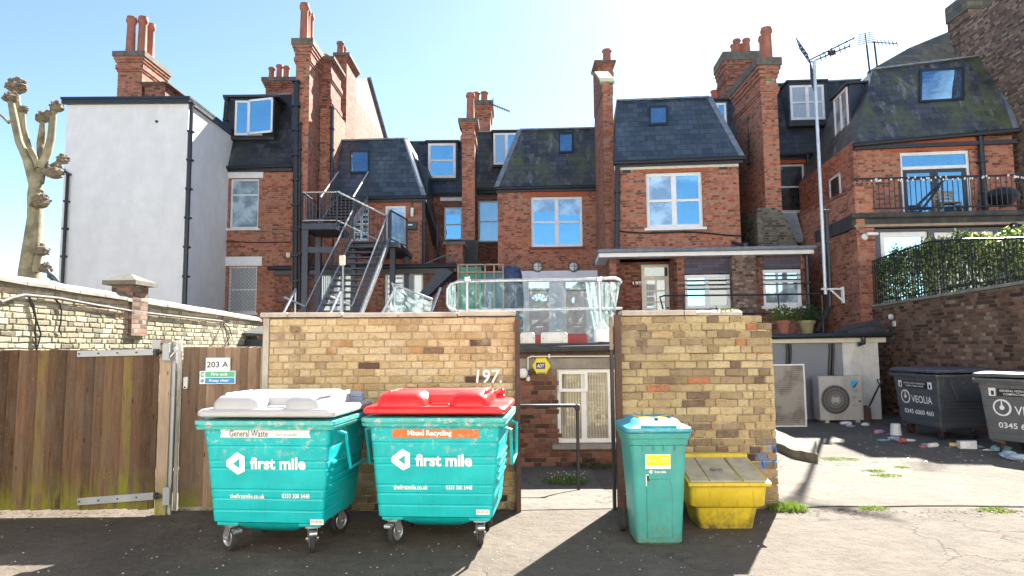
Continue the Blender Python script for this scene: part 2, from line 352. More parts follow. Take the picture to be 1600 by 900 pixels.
def plastic(name, c, dirt, rough=.38, scuff=(.55, .53, .48), low=0.0, amt=.8):
    t = NT(name); n1 = t.noise(4, 6, .6); k = t.rng(n1, .3, .7, .86, 1.1)
    c2 = t.mix(1, c, t.n('ShaderNodeCombineColor', {0: k, 1: k, 2: k}).outputs[0], 'MULTIPLY')
    c2 = t.mix(t.rng(t.noise(3.2, 8, .75, vec=t.mp(t.co(), (1, 1, .5))), .5, .75, 0, .4), c2, dirt)
    z = t.sep(t.co())[2]
    hi = t.rng(z, .7, 1.02, 0, 1)
    sf = t.mth('MULTIPLY', t.rng(t.noise(13, 9, .78, vec=t.mp(t.co(), (1, 1, 1.2))), .535, .6, 0, amt), t.mth('ADD', t.mth('MULTIPLY', hi, .85), .03))
    c2 = t.mix(sf, c2, scuff)
    scr = t.rng(t.noise(9, 6, .7, vec=t.mp(t.co(), (1.2, 1.2, 14), (2, 5, 1), (0, .12, 0))), .64, .68, 0, .35); c2 = t.mix(scr, c2, tuple(x*.55 for x in dirt))
    drp = t.rng(t.noise(11, 5, .6, vec=t.mp(t.co(), (3, 3, .25))), .56, .72, 0, .4); c2 = t.mix(drp, c2, dirt)
    if low:
        lo = t.mth('MULTIPLY', t.rng(z, low, 0), t.rng(t.noise(7, 8, .7), .38, .6)); c2 = t.mix(lo, c2, dirt)
    t.set(base=c2, rough=t.rng(n1, .3, .7, rough-.08, rough+.15)); t.bump(t.noise(2.5, 3), .15, .02)
    return t.m
MA['teal'] = plastic('teal_painted_steel', (.0, .44, .455), (.015, .27, .28))
MA['tealrim'] = plastic('scraped_teal_steel', (.05, .45, .42), (.3, .38, .35), amt=1.0)
MA['teal2'] = plastic('faded_teal_plastic', (.055, .33, .3), (.1, .15, .09), low=.35, amt=.2)
MA['tealid'] = plastic('blue_teal_lid_plastic', (.03, .34, .42), (.07, .25, .28), amt=.3)
MA['lidw'] = simple('pale_grey_lid_plastic', (.45, .45, .45), .45, var=.1, sc_=4, dirt=(.4, .4, .4))
MA['lidr'] = simple('red_lid_plastic', (.68, .018, .018), .36, var=.1, sc_=4, dirt=(.6, .06, .05))
MA['yel'] = plastic('yellow_grit_plastic', (.62, .46, .03), (.09, .075, .03), low=.32, amt=.2)
MA['yeld'] = simple('dusty_yellow_lid', (.46, .4, .27), .75, var=.2, sc_=8, dirt=(.22, .2, .16))
MA['gbin'] = plastic('dark_grey_bin_paint', (.075, .085, .1), (.05, .055, .06), scuff=(.25, .26, .27), amt=.5)
MA['gbin2'] = plastic('grey_bin_paint', (.12, .125, .13), (.07, .07, .07), scuff=(.3, .3, .3), amt=.5)
MA['orange'] = (lambda t: (t.set(base=t.mix(t.rng(t.noise(26, 8, .75), .57, .6, 0, 1), (.75, .15, .03), (.1, .42, .4)), rough=.5), t.m)[-1])(NT('peeling_orange_sticker'))
def leaf_mat(name, c):
    t = NT(name); n = t.rng(t.noise(30, 3), .3, .7, .6, 1.4); c2 = t.mix(1, c, t.n('ShaderNodeCombineColor', {0: n, 1: n, 2: n}).outputs[0], 'MULTIPLY'); t.set(base=c2, rough=.4)
    tl = t.n('ShaderNodeBsdfTranslucent', {'Color': c2}); mx = t.n('ShaderNodeMixShader', {0: .45, 1: t.b.outputs[0], 2: tl.outputs[0]}); t.t.links.new(mx.outputs[0], t.t.nodes['Material Output'].inputs['Surface']); return t.m
MA['leaf'] = leaf_mat('leaf_green', (.12, .19, .035)); MA['leafy'] = leaf_mat('leaf_yellow_green', (.6, .64, .24)); MA['leafd'] = leaf_mat('leaf_dark_green', (.035, .08, .022)); MA['weed'] = leaf_mat('weed_green', (.12, .19, .025))
def wood_mat(name, c0, c1, algae=.5, alg=(.2, .22, .012)):
    t = NT(name); r_ = t.n('ShaderNodeAttribute', attribute_name='rnd').outputs['Fac']
    off = t.n('ShaderNodeVectorMath', {0: t.co(), 1: t.n('ShaderNodeCombineXYZ', {0: 0., 1: 0., 2: t.mth('MULTIPLY', r_, 37.)}).outputs[0]}, operation='ADD').outputs[0]
    g = t.noise(6, 8, .72, vec=t.mp(off, (9, 9, .6)), dist=.9)
    g2 = t.noise(2.2, 5, .6, vec=t.mp(off, (2, 2, .8)))
    c = t.mix(t.rng(g, .3, .7), c0, c1)
    k = t.rng(r_, 0, 1, .5, 1.45); c = t.mix(1, c, t.n('ShaderNodeCombineColor', {0: k, 1: k, 2: k}).outputs[0], 'MULTIPLY')
    c = t.mix(t.rng(g2, .45, .7, 0, .5), c, (.13, .115, .095))
    v = t.n('ShaderNodeTexVoronoi', {'Vector': t.mp(off, (8, 8, 2.2)), 'Scale': 1.6}).outputs['Distance']
    c = t.mix(t.rng(v, .12, .06, 0, .8), c, (.03, .018, .012))
    z = t.sep(t.co())[2]; a = t.mth('ADD', t.rng(z, algae, .02, 0, 1), t.rng(r_, .78, .95, 0, .5))
    a = t.mth('MULTIPLY', a, t.rng(t.noise(5, 5, .6, vec=t.mp(t.co(), (3, 3, .7))), .38, .6), True)
    c = t.mix(t.mth('MULTIPLY', a, .85), c, alg)
    c = t.mix(t.rng(t.noise(70, 3, .6), .64, .7, 0, .5), c, (.3, .24, .16))
    t.set(base=c, rough=.85, spec=.2); t.bump(g, .5, .01); return t.m
MA['wood'] = wood_mat('weathered_brown_boards', (.075, .043, .026), (.18, .105, .062))
MA['woodl'] = wood_mat('lighter_fence_boards', (.19, .12, .08), (.36, .25, .175), algae=.3)
MA['post'] = wood_mat('pale_timber_post', (.29, .215, .145), (.45, .345, .25), algae=.45)
MA['fern'] = simple('white_flower', (.8, .8, .78), .6)
def asphalt(name, c0, c1, spk=.35, light=(.45, .42, .38)):
    t = NT(name); p = t.co()
    n1 = t.noise(.8, 9, .72); n2 = t.noise(85, 3, .7); n3 = t.noise(9, 6, .7)
    c = t.mix(t.rng(n1, .35, .65), c0, c1)
    c = t.mix(t.rng(n3, .45, .7, 0, .6), c, tuple(x*.55 for x in c0))
    c = t.mix(t.rng(t.noise(.45, 7, .6, vec=t.mp(p, loc=(11, 4, 0)), dist=.8), .5, .66, 0, .45), c, tuple(x*.5 for x in c0))
    c = t.mix(t.rng(t.noise(1.1, 8, .7, vec=t.mp(p, loc=(2, 17, 0))), .56, .66, 0, .4), c, tuple(min(x*1.5, .4) for x in c1))
    c = t.mix(t.rng(n2, .55, .68, 0, spk), c, light)
    c = t.mix(t.rng(n2, .45, .34, 0, .5), c, tuple(x*.4 for x in c0))
    s1 = t.n('ShaderNodeTexVoronoi', {'Vector': p, 'Scale': 17., 'Randomness': 1.}).outputs['Distance']
    c = t.mix(t.mth('MULTIPLY', t.rng(s1, .07, .03), t.rng(t.noise(2, 3), .5, .6, 0, .7)), c, (.5, .48, .45))
    ck = t.n('ShaderNodeTexVoronoi', {'Vector': t.n('ShaderNodeVectorMath', {0: p, 1: t.n('ShaderNodeVectorMath', {0: t.n('ShaderNodeTexNoise', {'Vector': p, 'Scale': 2.5, 'Detail': 6.}).outputs['Color'], 3: .7}, operation='SCALE').outputs[0]}, operation='ADD').outputs[0], 'Scale': .55}, feature='DISTANCE_TO_EDGE').outputs['Distance']
    crk = t.mth('MULTIPLY', t.rng(ck, .007, .001), t.rng(n1, .42, .55))
    c = t.mix(t.mth('MULTIPLY', crk, .5), c, (.02, .02, .015))
    t.set(base=c, rough=.88, spec=.3)
    t.bump(t.mth('ADD', t.mth('ADD', n2, t.mth('MULTIPLY', n3, 2.5)), t.mth('ADD', t.mth('MULTIPLY', crk, -2.), t.mth('MULTIPLY', t.noise(3.3, 6, .65), 5.))), .6, .014)
    return t.m
MA['asph'] = asphalt('asphalt', (.095, .077, .06), (.13, .108, .086), .3, (.32, .28, .23))
MA['yard'] = asphalt('worn_yard_surface', (.115, .098, .078), (.155, .135, .108), .35, (.3, .27, .23))
MA['slab'] = asphalt('passage_concrete', (.12, .11, .09), (.16, .145, .12), .3, (.3, .27, .23))

# ------------------------------------------------------------------ generic builders
def bricks(mb, x0, x1, z0, z1, y=0, course=.075, unit=.215, seed=1, top=None, depth=.014, joint=.010, tone=None, skip=None, rough=1.):
    """Flemish bond of single modelled bricks, each with its own tone; the face stands at y"""
    rn = random.Random(seed); n = int(round((z1-z0)/course)); head = (unit-joint)/2
    for k in range(n):
        za = z0+k*course+joint/2; zb = z0+(k+1)*course-joint/2
        x = x0-rn.uniform(0, .02)-(unit*.75+joint if k % 2 else .0); q = k % 2
        while x < x1:
            L = unit if (q % 2 == 0) else head
            if rn.random() < .12: L = head if L == unit else unit
            q += 1
            a, b = max(x, x0), min(x+L, x1)
            x += L+joint
            if b-a < .03: continue
            if top and zb > top((a+b)/2)+.005: continue
            if skip and skip((a+b)/2, (za+zb)/2): continue
            yy = y+rn.uniform(-.003, .003); mb.cr = tone(rn, (a+b)/2, (za+zb)/2) if tone else rn.random()
            j = lambda: rn.uniform(-.0035, .0035)*rough; c = .008; yy += rn.uniform(-.003, .003)*(rough-1)
            o = [(a+j(), za+j()), (b+j(), za+j()), (b+j(), zb+j()), (a+j(), zb+j())]
            vs = [(u, yy+depth, v) for u, v in o]+[(u, yy+.005, v) for u, v in o]
            i_ = [(o[0][0]+c, o[0][1]+c), (o[1][0]-c, o[1][1]+c), (o[2][0]-c, o[2][1]-c), (o[3][0]+c, o[3][1]-c)]
            vs += [(u, yy, v) for u, v in i_]
            fs = [(8, 9, 10, 11)]
            for s_ in range(4):
                t_ = (s_+1) % 4; fs += [(s_, t_, 4+t_, 4+s_), (4+s_, 4+t_, 8+t_, 8+s_)]
            mb.add(vs, fs, 0)
    mb.cr = .5
def wall(mb, x0, x1, z0, z1, ops, y=0, t=.3, rv=.11, mi=None):
    """wall slab with real openings; reveals rv deep"""
    xs = sorted({x0, x1, *[min(max(o[0], x0), x1) for o in ops], *[min(max(o[1], x0), x1) for o in ops]})
    zs = sorted({z0, z1, *[min(max(o[2], z0), z1) for o in ops], *[min(max(o[3], z0), z1) for o in ops]})
    for i in range(len(xs)-1):
        for j in range(len(zs)-1):
            cx, cz = (xs[i]+xs[i+1])/2, (zs[j]+zs[j+1])/2
            hole = any(o[0] < cx < o[1] and o[2] < cz < o[3] for o in ops)
            if hole: continue
            mb.quad((xs[i], y, zs[j]), (xs[i+1], y, zs[j]), (xs[i+1], y, zs[j+1]), (xs[i], y, zs[j+1]), mi)
    for a, b, c, d in ops:
        a, b, c, d = max(a, x0), min(b, x1), max(c, z0), min(d, z1); Y = y+rv+.05
        mb.quad((a, y, c), (a, y, d), (a, Y, d), (a, Y, c), mi); mb.quad((b, y, c), (b, Y, c), (b, Y, d), (b, y, d), mi)
        mb.quad((a, y, d), (b, y, d), (b, Y, d), (a, Y, d), mi); mb.quad((a, y, c), (a, Y, c), (b, Y, c), (b, y, c), mi)
    yb = y+t
    mb.quad((x0, y, z0), (x0, y, z1), (x0, yb, z1), (x0, yb, z0), mi); mb.quad((x1, y, z0), (x1, yb, z0), (x1, yb, z1), (x1, y, z1), mi)
    mb.quad((x0, y, z1), (x1, y, z1), (x1, yb, z1), (x0, yb, z1), mi); mb.quad((x0, yb, z0), (x0, yb, z1), (x1, yb, z1), (x1, yb, z0), mi)
def window(par, rc, y=.09, cols=1, rows=(.5,), fw=.06, glass='glass', frame='white', sill=None, name='window', lintel=None, grille=False, bars=False, pane2=None, arch=None, blind=0):
    """frame with mullions (part) and its panes, sill, lintel (sub-parts)"""
    x0, x1, z0, z1 = rc; m = MB(); d = .05
    m.box(x0, x0+fw, y, y+d, z0, z1); m.box(x1-fw, x1, y, y+d, z0, z1)
    m.box(x0+fw, x1-fw, y, y+d, z0, z0+fw*1.15); m.box(x0+fw, x1-fw, y, y+d, z1-fw, z1)
    cw = (x1-x0)/cols
    for i in range(1, cols): m.box(x0+cw*i-fw*.75, x0+cw*i+fw*.75, y+.002, y+d, z0+fw, z1-fw)
    for i in range(cols):
        for r_ in rows:
            zz = z0+(z1-z0)*r_; m.box(x0+cw*i+fw*.7, x0+cw*(i+1)-fw*.7, y-.012+.001*i, y+d-.004, zz-fw*.38, zz+fw*.38)
    o = m.build(name, MA[frame], par, bevel=0)
    g = MB(); g.box(x0+fw*.5, x1-fw*.5, y+.028, y+.04, z0+fw*.5, z1-fw*.5)
    if pane2:
        g = MB(); g.box(x0+fw*.5, x0+cw, y+.028, y+.04, z0+fw*.5, z1-fw*.5); g.build('glass_pane', MA[glass], o)
        g = MB(); g.box(x0+cw, x1-fw*.5, y+.028, y+.04, z0+fw*.5, z1-fw*.5); g.build('glass_pane', MA[pane2], o)
    else: g.build('glass_pane', MA[glass], o)
    if blind:
        for i in range(cols):
            s_ = MB(); s_.box(x0+cw*i+fw*.8, x0+cw*(i+1)-fw*.8, y+.024, y+.0275, z1-fw-(z1-z0)*blind*(1 if i else .8), z1-fw*.9); s_.build('roller_blind', MA['glassw'], o)
    if sill:
        s_ = MB(); s_.box(x0-.08, x1+.08, -.09, y+.02, z0-.075, z0-.002); s_.build('sill', MA[sill], o)
    if lintel:
        s_ = MB(); s_.cbox(x0-lintel[1], x1+lintel[1], -.035, .1, z1+.01, z1+lintel[0], .01); s_.build('lintel', MA[lintel[2]], o)
    if arch:
        s_ = MB(); s_.prism([(x0-.2, z1+.03), (x1+.2, z1+.03), (x1+.26, z1+arch), (x0-.26, z1+arch)], -.02, .05); s_.build('lintel', MA['arch'], o)
    if grille:
        s_ = MB(); st = .13; H_ = z1-z0; W_ = x1-x0; k = -H_
        while k < W_:
            for sg in (1, -1):
                a0 = max(0, -k); a1 = min(H_, W_-k)
                if a1 > a0:
                    p = lambda a: (x0+k+a, y-.03-.004*sg, (z0+a) if sg > 0 else (z1-a)); s_.bar(p(a0), p(a1), .012, .012)
            k += st
        s_.build('security_grille', MA['galv'], o)
    if bars:
        s_ = MB()
        for q in range(3): s_.tube([(x0-.03, y-.1, z1-.16-.12*q), (x1+.03, y-.1, z1-.16-.12*q)], .014, 6)
        s_.build('security_bar', MA['black'], o)
    return o
MA['arch'] = simple('rubbed_orange_brick', (.42, .11, .05), .85, var=.2, sc_=8)
def mansard(par, fr, eL, eR, rL, rR, back=5, mat='slate', sb=1.2, ey=-.12, lead=True, hipL=False, hipR=False, name='roof', gutter=True):
    E0 = fr.p3(*eL, ey); E1 = fr.p3(*eR, ey); R0 = fr.p3(*rL, sb); R1 = fr.p3(*rR, sb)
    m = MB(); zb = E0[2]
    m.hexa([E0, E1, (E1[0], back, E1[2]), (E0[0], back, E0[2]), R0, R1, (R1[0], back, R1[2]), (R0[0], back, R0[2])])
    rf = m.build(name, MA[mat], par)
    if lead:
        l = MB(); l.bar(R0, R1, .2, .05)
        if hipL: l.bar(E0, R0, .16, .05, up=(0, -1, .3))
        if hipR: l.bar(E1, R1, .16, .05, up=(0, -1, .3))
        l.build('lead_flashing', MA['lead'], rf)
    if gutter:
        g = MB(); g.tube([(E0[0]-.06, ey-.06, E0[2]-.02), (E1[0]+.06, ey-.06, E1[2]-.02)], .065, 8)
        g.box(E0[0], E1[0], ey-.01, .05, min(E0[2], E1[2])-.14, min(E0[2], E1[2])-.03); g.build('gutter', MA['black'], rf)
    return rf
def slope_y(fr, e, r_, py, sb=1.2, ey=-.12):
    """local depth of the roof slope where pixel row py meets it"""
    ze = fr.pix(*e, ey)[1]; zr = fr.pix(*r_, sb)[1]; y = 0
    for _ in range(6):
        z = fr.pix(e[0], py, y)[1]; y = ey+(sb-ey)*(z-ze)/(zr-ze)
    return y
def skylight(par, fr, px, e, r_, sb=1.2, glass='glassk', frame='steelblk', name='skylight', off=.05):
    a, b, c, d = px; y0 = slope_y(fr, e, r_, d, sb); y1 = slope_y(fr, e, r_, b, sb)
    xa, za = fr.pix(a, d, y0); xb, _ = fr.pix(c, d, y0); xc, zc = fr.pix(a, b, y1); xd, _ = fr.pix(c, b, y1)
    n = Vector((0, -(zc-za), (y1-y0))).normalized(); P = [Vector((xa, y0, za)), Vector((xb, y0, za)), Vector((xd, y1, zc)), Vector((xc, y1, zc))]
    m = MB(); fw = .07; c_ = sum(P, Vector())/4
    inn = [p+(c_-p).normalized()*fw*1.5 for p in P]
    for i in range(4):
        j = (i+1) % 4; m.hexa([P[i]-n*.05, P[j]-n*.05, inn[j]-n*.05, inn[i]-n*.05, P[i]+n*off, P[j]+n*off, inn[j]+n*off, inn[i]+n*off])
    o = m.build(name, MA[frame], par); g = MB(); g.hexa([p-n*.04 for p in inn]+[p+n*(off-.02) for p in inn]); g.build('glass_pane', MA[glass], o)
    return o
def pot(mb, x, y, z, h, r=.12):
    mb.lathe([(r*1.12, -.05), (r*1.12, .03), (r, .07), (r*.86, h*.8), (r*.88, h*.82), (r*1.12, h*.86), (r*1.15, h*.92), (r*1.0, h*.97), (r*.98, h), (r*.74, h), (r*.7, h-.12)], x, y, z, 14)
def chimney(par, fr, a, top, c, bot, y, depth, pots=(), mat='redd', cap='grime', band=None, name='chimney', corb=.4):
    """stack with corbelled head; px a..c wide, pixel rows top..bot, local depth y; pots: (px, top row, rows back, radius)"""
    x0, x1, z0, z1 = fr.rect(a, top, c, bot, y); w_ = x1-x0
    m = MB(); zc = z1-corb
    m.box(x0, x1, y, y+depth, z0, zc, 0)
    st = 5
    for i in range(st):
        e = .035*(i+1) if i < 4 else .14
        m.box(x0-e, x1+e, y-e, y+depth+e, zc+corb*i/st+.001*i, zc+corb*(i+1)/st, 0 if i < 3 else 1)
    m.box(x0+.02, x1-.02, y+.02, y+depth-.02, z1, z1+.05, 1)
    if band:
        for bz in band:
            zz = fr.pix((a+c)/2, bz, y)[1]
            for i, e in enumerate((.03, .06, .06, .03)): m.box(x0-e, x1+e, y-e, y+depth+e, zz+.075*i+.001, zz+.075*(i+1), 0)
    o = m.build(name, [MA[mat], MA[cap]], par)
    for (pp, pt, dy, r_) in pots:
        yy = y+dy; xx, zt = fr.pix(pp, pt, yy); p = MB(); pot(p, xx, yy, z1+.04, max(zt-z1-.04, .2), r_); p.build('chimney_pot', MA['terra'], o, smooth=True)
    return o
def pipe(par, pts, r=.05, mat='black', name='drainpipe', clips=True):
    m = MB(); m.tube(pts, r, 8)
    if clips:
        for a, b in zip(pts[:-1], pts[1:]):
            a, b = Vector(a), Vector(b)
            if abs(b.z-a.z) > 1.2 and abs(a.x-b.x) < .3:
                n = int(abs(b.z-a.z)/.9)+1
                for i in range(n+1):
                    c = a.lerp(b, i/n); m.cbox(c.x-r*1.35, c.x+r*1.35, c.y-r*1.35, c.y+r*1.35+.03, c.z-.03, c.z+.03, .008)
    return m.build(name, MA[mat], par, smooth=True)
FONTW = {}
def text(par, s, w_, h_, loc, mat='ltext', rx=0, rz=0, name='lettering', bold=0, th=.002, shear=0):
    cu = bpy.data.curves.new('t', 'FONT'); cu.body = s; cu.offset = bold; cu.resolution_u = 3; cu.shear = shear
    to = bpy.data.objects.new('t', cu); sc.collection.objects.link(to)
    dg = bpy.context.evaluated_depsgraph_get(); me0 = bpy.data.meshes.new_from_object(to.evaluated_get(dg))
    bpy.data.objects.remove(to); bpy.data.curves.remove(cu)
    vs = [v.co.copy() for v in me0.vertices]; fs = [tuple(p.vertices) for p in me0.polygons]; bpy.data.meshes.remove(me0)
    x0 = min(v.x for v in vs); x1 = max(v.x for v in vs); y0 = min(v.y for v in vs); y1 = max(v.y for v in vs)
    sx = w_/(x1-x0); sy = h_/(y1-y0) if h_ else sx
    m = MB(); m.add([((v.x-(x0+x1)/2)*sx, -th, (v.y-(y0+y1)/2)*sy) for v in vs], fs)
    o = m.build(name, MA[mat], par, fix=False); o.location = loc; o.rotation_euler = (rx, 0, rz); return o
def leaves(mb, pts, size, rn, flat=.0, n=1):
    for p in pts:
        a = Vector((rn.uniform(-1, 1), rn.uniform(-1, 1), rn.uniform(-1+flat, 1))).normalized(); u = a.orthogonal().normalized(); u.rotate(Matrix.Rotation(rn.uniform(0, 6.3), 3, a)); v = a.cross(u)
        s_ = size*rn.uniform(.6, 1.3); p = Vector(p); k = a*s_*.2
        mb.add([p-u*s_, p+v*s_*.45-k, p+u*s_, p-v*s_*.45-k], [(0, 1, 2), (0, 2, 3)], rn.randrange(3) if n == 3 else None)

# ================================================================== THE SETTING
def sstep(a, b, x):
    t = min(max((x-a)/(b-a), 0), 1); return t*t*(3-2*t)
def gz(x, y):
    """ground height: the passage between the walls falls away towards the house"""
    return -.22*sstep(7.3, 9.6, y)*(1-sstep(2.0, 2.6, x))
def grid(name, xs, ys, mat, off=0, mask=None):
    m = MB(); idx = {}
    for j, y in enumerate(ys):
        for i, x in enumerate(xs): m.v.append((x, y, gz(x, y)+off)); m.r.append(.5)
    n = len(xs)
    for j in range(len(ys)-1):
        for i in range(n-1):
            if mask and not mask((xs[i]+xs[i+1])/2, (ys[j]+ys[j+1])/2): continue
            m.f.append((j*n+i, j*n+i+1, (j+1)*n+i+1, (j+1)*n+i)); m.m.append(0)
    o = m.build(name, MA[mat], fix=False); return tag(o, kind='structure')
fine = [-8+.4*i for i in range(51)]; finey = [2+.3*i for i in range(44)]
grid('ground', [-400, -100, -40, -20]+fine+[20, 40, 100, 400], [-400, -100, -40, -15, -6, -2]+finey+[18, 24, 40, 100, 400], 'asph')
def sheet(name, poly, mat, off, label=None):
    import bmesh
    bm = bmesh.new(); vs = [bm.verts.new((x, y, 0)) for x, y in poly]; f = bm.faces.new(vs)
    bmesh.ops.triangulate(bm, faces=[f])
    for _ in range(3): bmesh.ops.subdivide_edges(bm, edges=[e for e in bm.edges if e.calc_length() > .5], cuts=1, use_grid_fill=False); bmesh.ops.triangulate(bm, faces=bm.faces)
    for v in bm.verts: v.co.z = gz(v.co.x, v.co.y)+off
    bmesh.ops.recalc_face_normals(bm, faces=bm.faces)
    me = bpy.data.meshes.new(name); bm.to_mesh(me); bm.free(); me.materials.append(MA[mat])
    if me.polygons and me.polygons[0].normal.z < 0: me.flip_normals()
    o = bpy.data.objects.new(name, me); sc.collection.objects.link(o); return tag(o, kind='structure')
rn = random.Random(3)
MA['dirt'] = simple('dark_gap_dirt', (.045, .038, .028), .95, var=.5, sc_=20)
je = []
for i in range(25):
    x = 2.82+.45*i; je.append((x, 7.08+rn.uniform(-.04, .04)-.004*i*i*.3))
sheet('yard_paving', je+[(13.6, 16), (2.82, 16)], 'yard', .005)
sheet('joint_crack', [(x, y-.012-abs(rn.gauss(0, .012))) for x, y in je]+[(x, y+.006+abs(rn.gauss(0, .01))) for x, y in reversed(je)], 'dirt', .0095)
sheet('passage_paving', [(.06, 7.02), (1.12, 7.06), (1.12, 8.3), (1.2, 10.8), (-1.2, 10.8), (-1.2, 8.2), (.06, 8.2)], 'slab', .006)

# ------------------------------------------------------------------ building added across the lane, behind the viewpoint, to bounce sunlight onto shaded fronts
H = thing('bounce_building', 'unseen long cream building added across the lane to bounce sunlight', 'building', (0, -5.0, 0), math.pi)
ops = [(-16.6+5.4*i, -15.6+5.4*i, 4.2, 5.6) for i in range(7)]+[(-16.6+5.4*i, -15.6+5.4*i, 1.0, 2.5) for i in range(7)]
m = MB(); wall(m, -26, 26, 0, 8.2, ops, 0, 6); m.build('wall', simple('cream_render', (.82, .77, .69), .9, var=.06, sc_=2), H)
for o_ in ops: window(H, o_, rows=(.5,), glass='glassd', sill='white')
m = MB(); m.hexa([(-26.2, -.3, 8.21), (26.2, -.3, 8.21), (26.2, 6.2, 8.21), (-26.2, 6.2, 8.21), (-26.2, 2.9, 9.8), (26.2, 2.9, 9.8), (26.2, 3.1, 9.8), (-26.2, 3.1, 9.8)]); m.build('roof', MA['slate'], H)
# ------------------------------------------------------------------ pale rendered block, far left
f = Fr(97, 20, 0); H = fthing(f, 'rendered_house', 'tall windowless block in pale render with a thin dark roof edge', 'house')
x0, x1, z0, z1 = f.rect(95, 157, 288, 560)
m = MB(); m.box(x0, x1, 0, 3.4, 0, z1); m.build('wall', MA['render'], H)
m = MB(); m.box(x0-.12, x1+.1, -.16, 3.4, z1+.002, z1+.07); m.box(x0-.1, x1+.08, -.13, -.02, z1-.13, z1); m.box(x1+.005, x1+.09, -.02, 3.4, z1-.13, z1); m.build('roof_edge', MA['black'], H)
pipe(H, [f.p3(97, 265, -.08), f.p3(106, 272, -.08), (f.pix(106, 272, -.08)[0], -.08, .3)], .05)
pipe(H, [(x1+.09, -.0, z1-.1), (x1+.09, -.0, .3)], .06)
m = MB(); xx, zz = f.pix(245, 190, -.01); m.lathe([(.03, 0), (.045, -.02), (.045, -.03)], xx, 0, zz, 10, axis='y'); m.build('vent_hole', MA['black'], H)
chimney(H, f, 184, 82, 222, 156, 1.6, 1.5, [(206, 27, .35, .15), (224, 27, .5, .15), (236, 38, 1.05, .14)], 'red', band=(112,), corb=.45)
chimney(H, f, 226, 130, 258, 156, 1.6, 1.3, [], 'redd', corb=.1)

# ------------------------------------------------------------------ brick house behind it with dormer
f = Fr(340, 23, 0); H = fthing(f, 'brick_house', 'red brick house end with open dormer window between white block and tall chimney', 'house')
x0, x1, _, z1 = f.rect(338, 262, 466, 500)
w1 = f.rect(359, 279, 404, 357); w2 = f.rect(356, 416, 401, 489)
m = MB(); wall(m, x0, x1, 0, z1, [w1, w2], 0, 4); m.build('wall', MA['red'], H)
window(H, w1, rows=(.68,), glass='glassw', sill='whited', lintel=(.33, .14, 'white'))
window(H, w2, rows=(.5,), glass='glassc', sill='whited', lintel=(.33, .16, 'white'), grille=True)
rf = mansard(H, f, (342, 262), (456, 258), (351, 152), (456, 148), 5, 'slated', sb=1.0)
dx0, dx1, dz0, dz1 = f.rect(352, 154, 429, 218, .1)
m = MB(); m.box(dx0, dx1, .1, 2, dz0, dz1); m.box(dx0-.05, dx1+.18, -.05, 2, dz1+.01, dz1+.09); m.build('dormer', MA['slated'], H)
wd = f.rect(368, 158, 411, 212, .06)
window(H, wd, y=.0, cols=2, rows=(), glass='glass', fw=.07)
m = MB(); hx = (wd[0]+wd[1])/2; Mx = Matrix.Rotation(R(18), 3, 'Z')
for a, b, c, d in ((0, .06, 0, 1), (.9, .96, 0, 1), (0, .96, 0, .06), (0, .96, .94, 1)):
    hh = wd[3]-wd[2]; m.cbox(a, b, -.02, .02, c*hh, d*hh, .004)
m.box(.05, .92, -.004, .004, .05, hh-.05, 1)
cas = m.build('window_casement', [MA['white'], MA['glass']], H); cas.location = (hx+.02, -.06, wd[2]); cas.rotation_euler = (0, 0, R(-14))
pipe(H, [f.p3(354, 155, -.1), f.p3(351, 220, -.14)], .06)
pipe(H, [f.p3(352, 264, -.18), f.p3(344, 272, -.08), (f.pix(344, 272, -.08)[0], -.08, 1)], .06)
pipe(H, [f.p3(340, 376, -.03), f.p3(400, 379, -.03), f.p3(455, 378, -.03)], .018, clips=False, name='cable')
chimney(H, f, 415, 122, 470, 162, 3.2, .8, [(425, 106, .4, .13), (437, 102, .4, .13), (448, 104, .4, .13)], 'redd')

# ------------------------------------------------------------------ party wall chimneys
f = Fr(458, 22.4, 0); H = fthing(f, 'party_wall', 'tallest brick chimney wall with black drainpipes, left of the fire escape', 'wall')
chimney(H, f, 458, 62, 480, 560, 0, 1.5, [(476, 6, .25, .15), (480, 14, .75, .13), (485, 22, 1.2, .13)], 'red', band=(100,), corb=.55)
pipe(H, [f.p3(463, 128, -.09), f.p3(461, 480, -.09)], .1); pipe(H, [f.p3(468, 193, -.07), f.p3(467, 480, -.07)], .06)
m = MB(); xa, za = f.pix(483, 244, -.1); m.cbox(xa-.07, xa+.07, 1.3-1.5, 1.4-1.5+.05, za-.2, za+.2, .02)
f = Fr(497, 23.6, 0); H2_ = fthing(f, 'party_wall', 'stepped brick chimney breast just right of the tallest chimney', 'wall')
chimney(H2_, f, 497, 90, 516, 300, 0, 1.4, [(509, 86, .5, .13)], 'redd', band=(128, 165), corb=.25)
m = MB(); a = f.rect(497, 170, 520, 560); m.box(a[0]+.02, a[1], -.06, 1.6, 0, a[3]); m.build('wall', MA['red'], H2_)
pipe(H2_, [f.p3(519, 168, -.16), f.p3(518, 300, -.16)], .06, mat='steelblk')
f = Fr(528, 25.5, 0); H3_ = fthing(f, 'party_wall', 'pinkish gable wall with small twin pot chimney behind the slate roof', 'wall')
chimney(H3_, f, 526, 84, 541, 240, 0, 1.6, [(532, 66, .4, .14), (537, 74, 1.1, .12)], 'redd', corb=.3)
